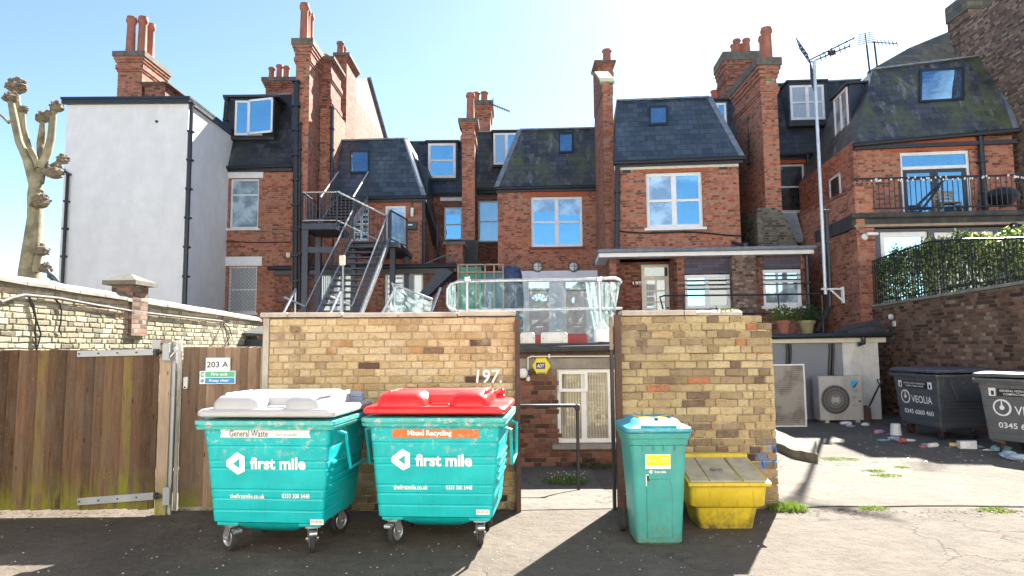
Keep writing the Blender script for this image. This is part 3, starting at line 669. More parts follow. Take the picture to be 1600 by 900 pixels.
# the gable runs back into the depth, so its sunlit right face is seen
ax = f.pix(536, 130, .2)[0]
pz = [f.pix(534, 128, .2)[1], f.pix(575, 120, 3)[1]]
m = MB(); xg = [f.pix(534, 225, .2)[0], f.pix(575, 122, 4.6)[0], f.pix(597, 222, 5.4)[0]]
A = [(ax, .2, 5), (ax, .2, f.pix(534, 126, .2)[1]), (xg[1], 4.6, f.pix(577, 122, 4.6)[1]), (xg[2]+.15, 5.6, f.pix(598, 222, 5.6)[1]), (xg[2]+.15, 5.6, 5)]
m.loft([A, [(x-.35, y+.05, z) for x, y, z in A]]); m.build('gable', MA['gable'], H3_)
m = MB(); m.bar((xg[1], 4.6, A[2][2]+.03), (A[3][0], 5.6, A[3][2]+.03), .3, .06); m.build('gable_coping', MA['lead'], H3_)

# ------------------------------------------------------------------ house with outside stairs
f = Fr(575, 23.5, 0); H = fthing(f, 'brick_house', 'slate roofed brick house at the top of the metal fire escape', 'house')
x0, x1, _, z1 = f.rect(521, 307, 660, 500); ZL = f.pix(600, 415, -.8)[1]
w1 = f.rect(552, 322, 576, 376); d1 = f.rect(601, 321, 634, 402)
m = MB(); wall(m, x0, x1, ZL-.3, z1, [w1, d1], 0, 5); m.build('wall', MA['red'], H)
window(H, w1, rows=(.5, .75, .25), glass='glassd', cols=2, fw=.05)
window(H, d1, rows=(.28,), glass='glassw', name='door', fw=.09)
mansard(H, f, (519, 310), (663, 307), (531, 220), (633, 217), 5, 'slate', hipR=True)
skylight(H, f, (547, 236, 577, 272), (600, 308), (600, 219))
m = MB(); xa, za = f.pix(594, 315, 0)
a = f.rect(573, 311, 645, 320, 0); m.box(a[0], a[1], -.02, .03, a[2], a[3]); m.build('lintel', MA['arch'], H)
m = MB(); xa, za = f.pix(644, 330, -.1); m.cbox(xa-.05, xa+.05, -.16, -.06, za-.2, za+.12, .02); m.tube([(xa, -.1, za+.12), (xa, -.1, za+.3), (xa, 0, za+.34)], .02, 6, 1); m.build('wall_lamp', [MA['plastic'], MA['black']], H)
a = f.rect(635, 346, 651, 359, -.14); m = MB(); m.cbox(a[0], a[1], -.16, 0, a[2], a[3], .015); m.box(a[0]+.06, a[0]+.22, -.165, -.158, (a[2]+a[3])/2, (a[2]+a[3])/2+.05, 1); m.build('letter_box', [MA['steelblk'], MA['ltext']], H)
# right hand return and its lean-to dormer
m = MB(); m.hexa([f.p3(661, 309, -.05), f.p3(664, 309, -.05), f.p3(688, 383, 3.0), f.p3(664, 383, 3.0), f.p3(632, 217, 1.2), f.p3(637, 217, 1.2), f.p3(668, 270, 4), f.p3(652, 270, 4)]); m.build('side_roof', MA['slated'], H)
m = MB(); a = f.rect(648, 246, 669, 300, 1.6); m.prism([(a[0], a[2]), (a[1], a[2]-.3), (a[1], a[3]-.45), (a[0], a[3])], 1.6, 3.2); m.build('side_dormer', MA['steelblk'], H)
m = MB(); m.bar(f.p3(634, 218, 1.1), f.p3(659, 292, .1), .08, .07); m.build('barge_board', MA['white'], H)
pipe(H, [(x1+.06, -.08, z1-.1), (x1+.06, -.08, ZL)], .06); pipe(H, [f.p3(683, 352, .3), f.p3(684, 408, .3)], .05, clips=False)
# ground floor in front of it
x0, x1, _, z1 = f.rect(430, 420, 700, 500, -.8)
o1 = f.rect(490, 426, 556, 492, -.8); o2 = f.rect(601, 426, 661, 492, -.8)
m = MB(); wall(m, x0, x1, 1.5, z1, [o1, o2], -.8, 1.0); m.build('wall', MA['redd'], H)
for o_ in (o1, o2): window(H, o_, y=-.72, cols=2, rows=(.3,), glass='glassc', fw=.07)
m = MB(); m.tube([(x0-.2, -1.0, z1+.02), (x1+.3, -1.0, z1+.06)], .08, 10); m.box(x0, x1, -.95, -.805, z1-.2, z1-.02); m.box(x0, x1, -.95, .0, z1+.001, z1+.08); m.build('gutter', MA['black'], H)
m = MB(); a = f.rect(448, 395, 455, 403, -.9); m.cbox(a[0], a[1], -1.0, -.8, a[2], a[3], .02); m.build('camera_housing', MA['cream'], H)
m = MB(); a = f.rect(688, 380, 712, 420, -.5); m.box(a[0]+.2, a[1]+.25, -.6, .3, z1-.1, a[3], 0); m.box(a[0]+.12, a[1]+.33, -.68, .36, a[3]-.08, a[3]+.03, 1); m.build('pier', [MA['redd'], MA['grime']], H)
m = MB(); m.bar(f.p3(665, 412, -.9), f.p3(698, 398, -.9), .05, .05); m.bar(f.p3(698, 398, -.9), f.p3(712, 425, -.9), .05, .05)
m.hexa([f.p3(654, 460, -1.0), f.p3(668, 463, -1.0), f.p3(668, 470, -.85), f.p3(654, 468, -.85), f.p3(690, 415, -.95), f.p3(708, 425, -.95), f.p3(708, 432, -.85), f.p3(690, 422, -.85)]); m.build('sloping_canopy', MA['steelblk'], H)

# ------------------------------------------------------------------ set-back rear wall with two dormers and a chimney
f = Fr(690, 27, 0); H = fthing(f, 'brick_house', 'set back sooty brick house with sash dormer beside the slim chimney', 'house')
x0, x1, _, z1 = f.rect(640, 306, 785, 500)
w1 = f.rect(694, 323, 722, 375); w2 = f.rect(747, 313, 782, 378)
m = MB(); wall(m, x0, x1, 1, z1, [w1, w2], 0, 3); m.build('wall', MA['redd'], H)
window(H, w1, rows=(.48,), glass='glass', sill='grime', blind=.22); window(H, w2, rows=(.5,), glass='glassv', sill='grime', cols=1)
m = MB(); a = f.rect(688, 307, 722, 314, -.05); m.box(a[0], a[1], -.08, 0, a[2], a[3]); m.build('fascia', MA['white'], H)
mansard(H, f, (640, 303), (735, 302), (640, 222), (735, 221), 4, 'slate', sb=.9)
mansard(H, f, (742, 296), (800, 295), (742, 207), (800, 206), 4, 'slatem', sb=1.0)
for px_ in ((667, 222, 715, 282), (770, 206, 815, 260)):
    a = f.rect(*px_, .0); m = MB(); m.box(a[0], a[1], 0, 2, a[2], a[3]); m.box(a[0]-.06, a[1]+.06, -.08, 2, a[3]+.005, a[3]+.07); m.build('dormer', MA['slated'], H)
window(H, f.rect(669, 224, 712, 278, -.05), y=-.06, rows=(.5,), glass='glass', fw=.1)
window(H, f.rect(771, 208, 812, 257, -.05), y=-.06, cols=2, rows=(), glass='glassv', pane2='glass', fw=.08)
pipe(H, [f.p3(744, 185, -.3), f.p3(742, 300, -.3)], .05); pipe(H, [f.p3(742, 300, -.15), f.p3(741, 440, -.15)], .05)
m = MB(); a = f.rect(723, 361, 735, 375, -1.6)
f = Fr(720, 25, 0); Hc = fthing(f, 'chimney_stack', 'slim brick chimney with one tall tapered pot rising from the recessed yard', 'chimney')
chimney(Hc, f, 722, 186, 742, 560, 0, .8, [(735, 146, .4, .16)], 'red', band=(222,), corb=.35)
m = MB(); a = f.rect(720, 375, 747, 405, -.3); m.box(a[0], a[1], -.3, -.002, 2, a[3]); m.build('lean_to', MA['felt'], Hc)
f = Fr(740, 28.5, 0); Hc = fthing(f, 'chimney_stack', 'chimney with two short pots and an aerial behind the slim chimney', 'chimney')
chimney(Hc, f, 743, 158, 766, 225, 0, 1.4, [(744, 145, .3, .16), (757, 144, .3, .16)], 'red', band=(180,), corb=.5)
f2 = Fr(766, 28.4, 0); A_ = fthing(f2, 'roof_aerial', 'small tilted aerial on the chimney with two short pots', 'aerial')
m = MB(); p = [Vector(f2.p3(766, 162, 0)), Vector(f2.p3(796, 174, 0))]; m.tube(p, .025, 6)
for i in range(9):
    c = p[0].lerp(p[1], i/8); m.tube([c+Vector((0, -.3+.02*i, .0)), c+Vector((0, .3-.02*i, 0))], .013, 5); m.tube([c+Vector((0, 0, -.06)), c+Vector((0, 0, .06))], .012, 5)
m.tube([p[0].lerp(p[1], .15)+Vector((-.0, 0, .3)), p[0].lerp(p[1], .15)-Vector((0, 0, .45))], .02, 6); m.build('aerial_rod', MA['black'], A_)

# ------------------------------------------------------------------ centre house
f = Fr(778, 24, -1.5); H = fthing(f, 'brick_house', 'middle brick house with mossy slate roof above the two brown doors', 'house')
x0, x1, _, z1 = f.rect(778, 292, 948, 500); zg = f.pix(850, 424, 0)[1]
w1 = f.rect(830, 307, 910, 386)
m = MB(); wall(m, x0, x1, zg, z1, [w1], 0, 5); m.build('wall', MA['red'], H)
window(H, w1, cols=2, rows=(.5,), glass='glass', fw=.09, sill='redmat', arch=.26, blind=.3)
mansard(H, f, (775, 294), (946, 290), (812, 203), (945, 200), 5, 'slatem', sb=1.3, hipL=True)
skylight(H, f, (873, 208, 895, 240), (860, 292), (860, 201), sb=1.3)
dw = [(827, 455, 858, 545), (885, 455, 916, 545)]; ops = []
for a, b, c, d in dw: q = f.rect(a-3, 438, c+3, d, -.06); ops.append((q[0], q[1], 1.76, q[3]))
gx0, gx1, _, gz1 = f.rect(803, 423, 950, 500, -.06)
m = MB(); wall(m, gx0, gx1, 1.5, gz1, ops, -.06, .6); m.build('ground_floor_wall', MA['rendb'], H)
for i, (a, b, c, d) in enumerate(dw):
    q = f.rect(a, b, c, 530, 0); X0, X1, Z1 = q[0], q[1], q[3]; z0_ = 1.76
    m = MB(); m.cbox(X0, X1, .03, .08, z0_, Z1, .006)
    W_ = X1-X0; Hh = Z1-z0_
    for (u0, u1, v0, v1) in ((.12, .46, .06, .3), (.54, .88, .06, .3), (.12, .46, .36, .66), (.54, .88, .36, .66)):
        m.cbox(X0+u0*W_, X0+u1*W_, .012, .04, z0_+v0*Hh, z0_+v1*Hh, .008)
    D = m.build('door', MA['doorbr'], H)
    m = MB()
    if i == 0:
        cx = (X0+X1)/2; zc = z0_+.8*Hh
        for k in range(5):
            a0, a1 = R(8+k*33), R(8+k*33+26); m.prism([(cx+.08*math.cos(a0), zc+.08*math.sin(a0)), (cx+.3*math.cos(a0), zc+.3*math.sin(a0)), (cx+.3*math.cos(a1), zc+.3*math.sin(a1)), (cx+.08*math.cos(a1), zc+.08*math.sin(a1))], .01, .03)
    else: m.prism([(X0+.3*W_, z0_+.78*Hh), (X0+.42*W_, z0_+.78*Hh), (X0+.42*W_, z0_+.9*Hh), (X0+.3*W_, z0_+.86*Hh)], .01, .03)
    m.build('fanlight_pane', MA['glassw'], D)
    text(D, ('197b', '197a')[i], .38, .13, ((X0+X1)/2, .02, z0_+.7*Hh))
    m = MB(); m.lathe([(.02, 0), (.03, -.03), (.012, -.05)], X0+.1 if i else X1-.1, .02, z0_+.5*Hh, 8, axis='y'); m.box((X0+X1)/2-.12, (X0+X1)/2+.12, .018, .03, z0_+.32*Hh, z0_+.345*Hh); m.build('door_handle', MA['galv'], D)
    window(H, (X0-.06, X1+.06, Z1+.06, ops[i][3]), y=.0, rows=(), glass='glassw', name='transom_window', fw=.05)
    m = MB(); m.box(X0-.08, X0-.002, -.02, .1, z0_, Z1+.055); m.box(X1+.002, X1+.08, -.02, .1, z0_, Z1+.055); m.build('door_frame', MA['white'], H)
for px_ in (840, 896):
    xa, za = f.pix(px_, 417, -.1); m = MB(); m.lathe([(.17, .1), (.17, .02), (.14, -.02), (.1, -.05), (0.001, -.07)], xa, -.1, za, 18, axis='y')
    L_ = m.build('bulkhead_lamp', MA['plastic'], H, smooth=True)
    m = MB()
    for k in range(18):
        a0, a1 = R(20*k), R(20*k+20); m.bar((xa+.175*math.cos(a0), -.1, za+.175*math.sin(a0)), (xa+.175*math.cos(a1), -.1, za+.175*math.sin(a1)), .03, .04, up=(0, 1, 0))
    m.bar((xa-.16, -.16, za+.02), (xa+.16, -.16, za+.02), .02, .02); m.bar((xa+.02, -.17, za-.16), (xa+.02, -.17, za+.16), .02, .02, up=(0, 1, 0)); m.build('lamp_guard', MA['black'], L_)
# lower wing to the left of the doors, seen through the sheeting
q = f.rect(690, 440, 803, 520, -.5); m = MB(); wall(m, q[0], q[1], 1.5, q[3], [(q[0]+.5, q[0]+1.6, 2.1, q[3]-.35)], -.5, 1); m.build('side_wing_wall', MA['oldgrey'], H)
window(H, (q[0]+.5, q[0]+1.6, 2.1, q[3]-.35), y=-.44, cols=2, rows=(.5,), glass='glassc', fw=.06)
for px_, py_ in ((805, 308), (806, 406)):
    xa, za = f.pix(px_, py_, 0); m = MB(); m.box(xa-.11, xa+.11, -.012, .02, za-.07, za+.07, 0)
    for i in range(4): m.box(xa-.09, xa+.09, -.016, -.01, za-.055+.03*i, za-.04+.03*i, 1)
    m.build('air_brick', [MA['terra'], MA['black']], H)

# ------------------------------------------------------------------ party wall with coping and chimney between the two middle houses
f = Fr(948, 21.5, 0); H = fthing(f, 'party_wall', 'tall thin brick party wall with algae covered coping and one pot chimney', 'wall')
a = f.rect(945, 130, 961, 500); m = MB(); m.box(a[0], a[1], 0, 2.2, 1.5, a[3]); m.build('wall', MA['red'], H)
zt = a[3]; pts = [(.02, zt-.02), (.3, zt+.22), (1.4, zt+.9), (2.2, zt+1.2)]
m = MB(); m.loft([[(a[0]-.02, y, zt-.4), (a[1]+.02, y, zt-.4), (a[1]+.02, y, z), (a[0]-.02, y, z)] for y, z in pts]); m.build('raking_wall', MA['redd'], H)
m = MB()
for (y0, z0_), (y1, z1_) in zip(pts[:-1], pts[1:]): m.bar(((a[0]+a[1])/2, y0, z0_+.04), ((a[0]+a[1])/2, y1, z1_+.04), .48, .1)
m.build('coping_stone', simple('mossy_coping', (.34, .33, .2), .95, var=.4, sc_=7, dirt=(.12, .13, .05), bump=.5), H)
chimney(H, f, 935, 96, 957, 205, 3.2, .9, [(948, 78, .4, .17)], 'red', corb=.2, band=(122,))
pipe(H, [f.p3(935, 135, 3.1), f.p3(931, 165, 3.1), f.p3(930, 200, 3.1)], .03, clips=False)

# ------------------------------------------------------------------ right middle house
f = Fr(962, 20, -5.5); H = fthing(f, 'brick_house', 'brick house with smooth blue slate roof, white double sash and white framed porch', 'house')
x0, x1, _, z1 = f.rect(962, 250, 1158, 500)
w1 = f.rect(1010, 269, 1098, 356); zl = f.pix(1060, 392, -.0)[1]
m = MB(); wall(m, x0, x1, zl-.4, z1, [w1], 0, 4.5); m.build('wall', MA['red'], H)
window(H, w1, cols=2, rows=(.5,), glass='glassw', pane2='glass', fw=.1, sill='white', arch=.3)
mansard(H, f, (961, 254), (1160, 246), (963, 158), (1108, 152), 5, 'slate', sb=1.3, hipR=True)
skylight(H, f, (1014, 167, 1043, 197), (1060, 250), (1060, 155), sb=1.3)
m = MB(); m.box(x0, x1, -.04, 0, z1-.26, z1-.13); m.build('fascia', MA['cream'], H)
pipe(H, [f.p3(965, 256, -.1), f.p3(964, 388, -.1)], .075)
p = [f.p3(966+i*24, 361+(i*24/200)*6+2*math.sin(i), -.04) for i in range(9)]; m = MB(); m.tube(p, .025, 6); m.build('cable', MA['black'], H)
for px_, py_ in ((979, 268), (1130, 262)):
    xa, za = f.pix(px_, py_, 0); m = MB(); m.box(xa-.12, xa+.12, -.012, .02, za-.05, za+.05); m.build('air_brick', MA['black'], H)
# ground floor projecting
f = Fr(955, 18.6, -4); H = fthing(f, 'shop_extension', 'brick ground floor extension with porch door under a white fascia', 'extension')
x0, x1, _, z1 = f.rect(953, 400, 1262, 500, 0); z1 = f.pix(1060, 402, 0)[1]
wa = f.rect(1070, 402, 1141, 482, 0); wb = f.rect(1192, 393, 1252, 478, 0); po = f.rect(969, 404, 1053, 500, 0)
po = (po[0], po[1], 1.76, z1-.02)
wa = (wa[0], wa[1], wa[2], z1-.02); wb2 = (wb[0], wb[1], wb[2], z1-.02)
m = MB(); wall(m, x0, x1, 1.5, z1, [po, wa, wb2], 0, 1.5, rv=.12); m.build('wall', MA['redd'], H)
m = MB(); m.box(po[0], po[1], .9, 1.0, 1.76, z1); m.box(po[0]-.1, po[0], .0, 1, 1.76, z1); m.box(po[1], po[1]+.1, 0, 1, 1.76, z1); m.build('porch_wall', MA['redd'], H)
d1 = f.rect(1003, 413, 1048, 500, .8); d1 = (d1[0], d1[1], 1.76, d1[3])
m = MB(); m.cbox(d1[0], d1[1], .82, .88, d1[2], d1[3], .01); D = m.build('door', MA['cream'], H)
W_ = d1[1]-d1[0]; Hh = d1[3]-d1[2]
m = MB(); m.box(d1[0]+.1*W_, d1[1]-.1*W_, .8, .815, d1[3]-.15*Hh, d1[3]-.04*Hh, 0); m.build('transom_pane', MA['glassd'], D)
m = MB()
for i in range(2):
    for j in range(3): m.box(d1[0]+(.17+.35*i)*W_, d1[0]+(.47+.35*i)*W_, .8, .815, d1[2]+(.38+.145*j)*Hh, d1[2]+(.505+.145*j)*Hh)
m.build('door_pane', MA['glassc'], D)
m = MB(); m.lathe([(.02, 0), (.03, -.03), (.012, -.05)], d1[1]-.1, .8, d1[2]+1.0, 8, axis='y'); m.build('door_handle', MA['black'], D)
xa, za = f.pix(996, 442, .88); text(H, '195', .26, .09, (xa, .885, za), mat='galv', name='house_number')
for (q, nm) in ((wa, 0), (wb2, 1)):
    zt_ = f.pix(1105, 429, 0)[1] if nm == 0 else f.pix(1222, 421, 0)[1]
    m = MB(); m.box(q[0], q[1], .03, .1, zt_+.03, q[3]); m.build('cladding', MA['purpclad'], H)
    window(H, (q[0], q[1], q[2], zt_), y=.05, cols=(2, 1)[nm], rows=((.64,), (.68,))[nm], glass=('glass', 'glassw')[nm], fw=.08, sill='white' if nm else 'greyclad', bars=True, pane2='glassd' if nm == 0 else None)
m = MB(); m.box(x0-.3, x1+.1, -.3, 1.6, z1, z1+.15); m.build('fascia', MA['white'], H)
m = MB(); m.box(x0-.34, x1+.14, -.34, 3.0, z1+.152, z1+.2); m.tube([(x0-.32, -.36, z1+.16), (x1+.14, -.36, z1+.16)], .055, 8); m.build('roof_edge', MA['lead'], H)
m = MB(); q = f.rect(1145, 404, 1170, 500, -.25); m.box(q[0], q[1]+.2, -.28, 0, 1.5, z1-.002); m.build('pier', MA['brown'], H)
pipe(H, [(x1-.02, -.1, z1), (x1-.02, -.1, 1.8)], .065)
xa, za = f.pix(1166, 375, -.2); m = MB(); m.lathe([(.07, -.05), (.1, 0), (.1, .12), (.06, .16)], xa, -.1, z1+.2, 10); m.tube([(xa, -.1, z1+.3), (xa-.2, -.05, z1+.33), (xa-.3, .1, z1+.4)], .05, 8); m.build('roof_vent', MA['black'], H, smooth=True)

# ------------------------------------------------------------------ set-back rear wall on the right
f = Fr(1110, 24.5, -3); H = fthing(f, 'brick_house', 'set back house with curtained dormer behind the white aerial pole', 'house')
x0, x1, _, z1 = f.rect(1105, 244, 1345, 500)
w1 = f.rect(1152, 271, 1171, 341); w2 = f.rect(1216, 256, 1259, 331)
m = MB(); wall(m, x0, x1, 1, z1, [w1, w2], 0, 3); m.build('wall', MA['redd'], H)
window(H, w1, rows=(.5,), glass='glassd', sill='oldgrey', fw=.08); window(H, w2, rows=(.53,), glass='glassd', sill='white', arch=.25, fw=.07)
mansard(H, f, (1105, 248), (1180, 245), (1105, 157), (1174, 155), 4, 'slated', sb=1)
mansard(H, f, (1210, 243), (1345, 236), (1210, 132), (1345, 125), 4, 'slated', sb=1)
for px_ in ((1105, 157, 1138, 205), (1232, 128, 1292, 196)):
    a = f.rect(*px_, .0); m = MB(); m.box(a[0], a[1], 0, 2, a[2], a[3]); m.box(a[0]-.06, a[1]+.06, -.08, 2, a[3]+.005, a[3]+.07); m.build('dormer', MA['slated'], H)
window(H, f.rect(1106, 161, 1135, 200, -.05), y=-.06, cols=2, rows=(), glass='glass', fw=.08)
window(H, f.rect(1235, 133, 1288, 187, -.05), y=-.06, cols=2, rows=(.5,), glass='glassc', fw=.08)
pipe(H, [f.p3(1262, 240, -.2), f.p3(1263, 330, -.2)], .06)
m = MB(); xa, za = f.pix(1240, 318, -.1); m.lathe([(.001, 0), (.07, .04), (.08, .1), (.04, .15)], xa+.3, -.12, w2[2]+.55*(w2[3]-w2[2]), 8); m.build('window_flowers', MA['redmat'], H)
chimney(H, f, 1135, 82, 1182, 175, 2.2, 1.3, [(1151, 62, .35, .15), (1166, 61, .35, .15), (1146, 70, .95, .13), (1160, 69, .95, .13)], 'redd', band=(125,), corb=.9)
chimney(H, f, 1108, 156, 1130, 175, 4, .8, [(1116, 142, .3, .16), (1126, 142, .3, .16)], 'redd', corb=.1)
f = Fr(1186, 19.8, 0); H = fthing(f, 'chimney_stack', 'big brick chimney with one tall pot beside the white aerial pole', 'chimney')
chimney(H, f, 1192, 92, 1217, 330, 0, 2.4, [(1197, 44, .3, .16), (1192, 57, .9, .14)], 'red', band=(147,), corb=.6)
a = f.rect(1191, 330, 1218, 500, 0)
m = MB(); xs_ = [a[1], a[1]+.15, a[1]+.35, a[1]+.5, a[1]+.62]; zs_ = [a[3]+.1, a[3]-.05, a[3]-.4, a[3]-.8, a[3]-1.3]
m.prism([(a[0]-.1, 1.6), (a[0]-.1, a[3]), (a[0]-.05, a[3]+.1)]+list(zip(xs_, zs_))+[(a[1]+.62, 1.6)], -.02, 2.4); m.build('splayed_base', MA['oldgrey'], H)
m = MB(); q = [(a[1]+.01, a[3]+.02), (a[1]+.4, a[3]-.35), (a[1]+.75, a[3]-.9), (a[1]+.95, a[3]-.85), (a[1]+.75, a[3]+.02)]; m.prism(q, .4, .9); m.build('curved_flashing', MA['lead'], H)
a = f.rect(1196, 122, 1211, 140, 0); m = MB(); m.box(a[0], a[1], -.02, .02, a[2], a[3]); m.build('repaired_patch', MA['stock'], H)
pipe(H, [f.p3(1170, 118, 1.2), f.p3(1173, 255, 1.2)], .07, mat='steelblk')

# ------------------------------------------------------------------ right house with balcony
f = Fr(1340, 19, -6.5); H = fthing(f, 'brick_house', 'right hand house with large skylight and french doors onto a railed balcony', 'house')
x0, x1, _, z1 = f.rect(1340, 215, 1592, 500); z1 = f.pix(1460, 216, 0)[1]
w1 = f.rect(1409, 236, 1518, 345); w1 = (w1[0], w1[1], 4.95, w1[3])
m = MB(); wall(m, x0, x1, 4.4, z1, [w1], 0, 5); m.build('wall', MA['red'], H)
mansard(H, f, (1335, 226), (1588, 203), (1364, 109), (1549, 86), 5, 'slatem', sb=1.4, hipR=True)
skylight(H, f, (1436, 110, 1506, 161), (1460, 216), (1460, 97), sb=1.4)
# french doors: white surround, top light, two dark leaves
zt = f.pix(1460, 262, 0)[1]
m = MB(); W_ = w1[1]-w1[0]
m.box(w1[0], w1[0]+.07, .06, .13, w1[2], w1[3]); m.box(w1[1]-.07, w1[1], .06, .13, w1[2], w1[3]); m.box(w1[0]+.07, w1[1]-.07, .06, .13, w1[3]-.09, w1[3]); m.box(w1[0]+.07, w1[1]-.07, .055, .13, zt-.02, zt+.07); 
D = m.build('door_frame', MA['white'], H)
m = MB(); m.box(w1[0]+.07, w1[1]-.07, .09, .1, zt+.07, w1[3]-.09); m.build('top_light_pane', MA['glass'], D)
for i in range(2):
    a0 = w1[0]+.08+i*(W_-.16)/2; a1 = a0+(W_-.16)/2-.01; fw = .1
    m = MB(); m.box(a0, a0+fw, .07, .12, w1[2], zt-.03); m.box(a1-fw, a1, .07, .12, w1[2], zt-.03); m.box(a0+fw, a1-fw, .07, .12, w1[2], w1[2]+.3); m.box(a0+fw, a1-fw, .07, .12, zt-.12, zt-.03); m.box(a0+fw, a1-fw, .068, .1, zt-.32, zt-.28)
    L_ = m.build('door', MA['steelblk'], H); m = MB(); m.box(a0+fw, a1-fw, .09, .1, w1[2]+.3, zt-.12); m.build('glass_pane', MA['glass'], L_)
    if i == 0: m = MB(); m.cbox(a1-.07, a1-.03, .03, .07, 5.7, 5.85, .008); m.build('door_handle', MA['galv'], L_)
m = MB(); m.prism([(w1[0]-.35, w1[3]+.03), (w1[1]+.35, w1[3]+.03), (w1[1]+.42, w1[3]+.36), (w1[0]-.42, w1[3]+.36)], -.02, .05); m.build('lintel', MA['arch'], H)
pipe(H, [f.p3(1531, 206, -.1), (f.pix(1531, 206, -.1)[0], -.1, 5.0)], .08)
xa, za = f.pix(1551, 224, 0); m = MB(); m.box(xa-.14, xa+.14, -.012, .02, za-.04, za+.04); m.build('air_brick', MA['black'], H)
# left flank: brick side with a small window and the side dormer
m = MB(); m.box(x0-.02, x0+.3, .01, 5, 3, z1); m.build('side_wall', MA['red'], H)
c = f.pix(1310, 190, 2.6)[0]; dz0, dz1 = f.pix(1310, 208, 2.2)[1], f.pix(1310, 148, 2.2)[1]
m = MB(); m.box(x0+.55, x0+1.4, 1.5, 2.85, dz0-.3, dz1+.05, 0); m.box(x0+.42, x0+1.4, 1.4, 2.95, dz1+.06, dz1+.12, 0); m.build('side_dormer', MA['steelblk'], H)
m = MB()
for (y0, y1, a, b) in ((1.6, 2.75, dz0-.1, dz0-.02), (1.6, 2.75, dz1-.05, dz1+.03), (1.6, 1.68, dz0-.02, dz1-.05), (2.67, 2.75, dz0-.02, dz1-.05), (2.14, 2.22, dz0-.02, dz1-.05)): m.box(x0+.5, x0+.54, y0, y1, a, b, 0)
m.box(x0+.53, x0+.545, 1.65, 2.7, dz0, dz1, 1); m.build('side_window', [MA['white'], MA['glassw']], H)
m = MB(); z_ = 6.0
for (y0, y1, a, b) in ((1.0, 1.9, z_, z_+.07), (1.0, 1.9, z_+.8, z_+.87), (1.0, 1.07, z_, z_+.87), (1.83, 1.9, z_, z_+.87)): m.box(x0-.06, x0-.025, y0, y1, a, b, 0)
m.box(x0-.04, x0-.03, 1.05, 1.85, z_+.05, z_+.82, 1); m.build('side_window', [MA['white'], MA['glassd']], H)
rnd_ = random.Random(9); m = MB()
for i in range(160):
    a = rnd_.random(); px_ = 1540+45*a; X_, Z_ = f.pix(px_, 202, -.2); v = Vector((X_, -.22, Z_+rnd_.uniform(-.05, .05))); m.add([v, v+Vector((rnd_.uniform(-.1, .1), 0, -rnd_.uniform(.1, .3))), v+Vector((.02, .03, 0))], [(0, 1, 2)])
m.build('gutter_weeds', simple('dry_weeds', (.3, .25, .15), .9), H)
# parapet wall running back
P = thing('parapet_wall', 'sloping looking red brick parapet wall carrying the white aerial pole', 'wall', (9.02, 17.0, 0))
zt = at(1335, 292, 17.0).z
m = MB(); m.box(-.17, .17, 0, 5.4, 0, zt-.08); m.build('wall', MA['red'], P)
m = MB(); m.box(-.2, .2, -.04, 5.4, zt-.078, zt); m.build('coping', MA['redd'], P)
m = MB(); m.box(-.26, .2, -.12, .25, 0, zt+.0); m.box(-.29, .23, -.15, .28, zt+.002, zt+.09)
for i in range(4): m.lathe([(.03, 0), (.03, .01)], -.2+.13*i, -.155, zt+.045, 8, axis='y', mi=1)
m.build('brick_pier', [MA['red'], MA['black']], P)
# balcony and grey ground floor
f = Fr(1338, 17.0, -4); H = fthing(f, 'balcony_extension', 'grey clad ground floor with black edged balcony above the hedge', 'extension')
x0, x1 = f.pix(1339, 360, 0)[0], f.pix(1640, 360, 0)[0]; zb = 5.0
wa = f.rect(1377, 362, 1452, 440, .05); wb = f.rect(1462, 362, 1556, 440, .05)
m = MB(); wall(m, x0, x1, 1, 4.6, [(wa[0], wa[1], 2.6, wa[3]), (wb[0], wb[1], 2.6, wb[3])], .05, 1.5); m.build('wall', MA['greyclad'], H)
window(H, (wa[0], wa[1], 2.6, wa[3]), y=.1, rows=(), glass='glass', fw=.12); window(H, (wb[0], wb[1], 2.6, wb[3]), y=.1, cols=2, rows=(.5,), glass='glassd', fw=.12)
m = MB(); m.box(x0-.15, x1, -.1, 2.4, 4.62, 4.97); m.tube([(x0-.2, -.17, 4.92), (x1, -.17, 4.92)], .07, 8); m.build('balcony_slab', MA['felt'], H)
m = MB(); m.box(x0-.1, x1, -.125, -.103, 4.64, 4.7); m.build('timber_trim', MA['post'], H)
for px_, py_, nm in ((1351, 370, 'security_lamp'), (1583, 352, 'pipe_bend')):
    xa, za = f.pix(px_, py_, -.1)
    if nm == 'pipe_bend': pipe(H, [(xa, 0, za), (xa, -.15, za), (xa-.1, -.15, za-.35)], .08, clips=False)
    else:
        m = MB(); m.lathe([(.1, .0), (.1, -.08), (.06, -.14), (.001, -.16)], xa, 0, za, 12, axis='y'); m.cbox(xa+.02, xa+.3, -.22, -.1, za+.02, za+.1, .02); m.build(nm, MA['plastic'], H, smooth=True)
m = MB(); X_ = x0+.05; n = 0
m.tube([(x0-.02, -.05, 5.9), (x1, -.05, 5.9)], .028, 8); m.tube([(x0-.02, -.05, 5.12), (x1, -.05, 5.12)], .02, 8)
while X_ < x1: m.tube([(X_, -.05, 5.1), (X_, -.05, 5.9)], .011 if n % 8 else .026, 6); X_ += .13; n += 1
m.build('railing', MA['black'], H)
m = MB(); rnd_ = random.Random(4)
for i in range(60):
    a = x0+.3+(x1-x0)*rnd_.random(); m.lathe([(.001, -.03), (.02, -.02), (.02, .02), (.001, .03)], a, -.09, 5.86+rnd_.uniform(-.05, .04), 6)
m.build('string_lights', MA['plastic'], H)
B = fthing(f, 'kettle_barbecue', 'black kettle barbecue on the balcony by the right drainpipe', 'barbecue'); xa, za = f.pix(1566, 318, .9)
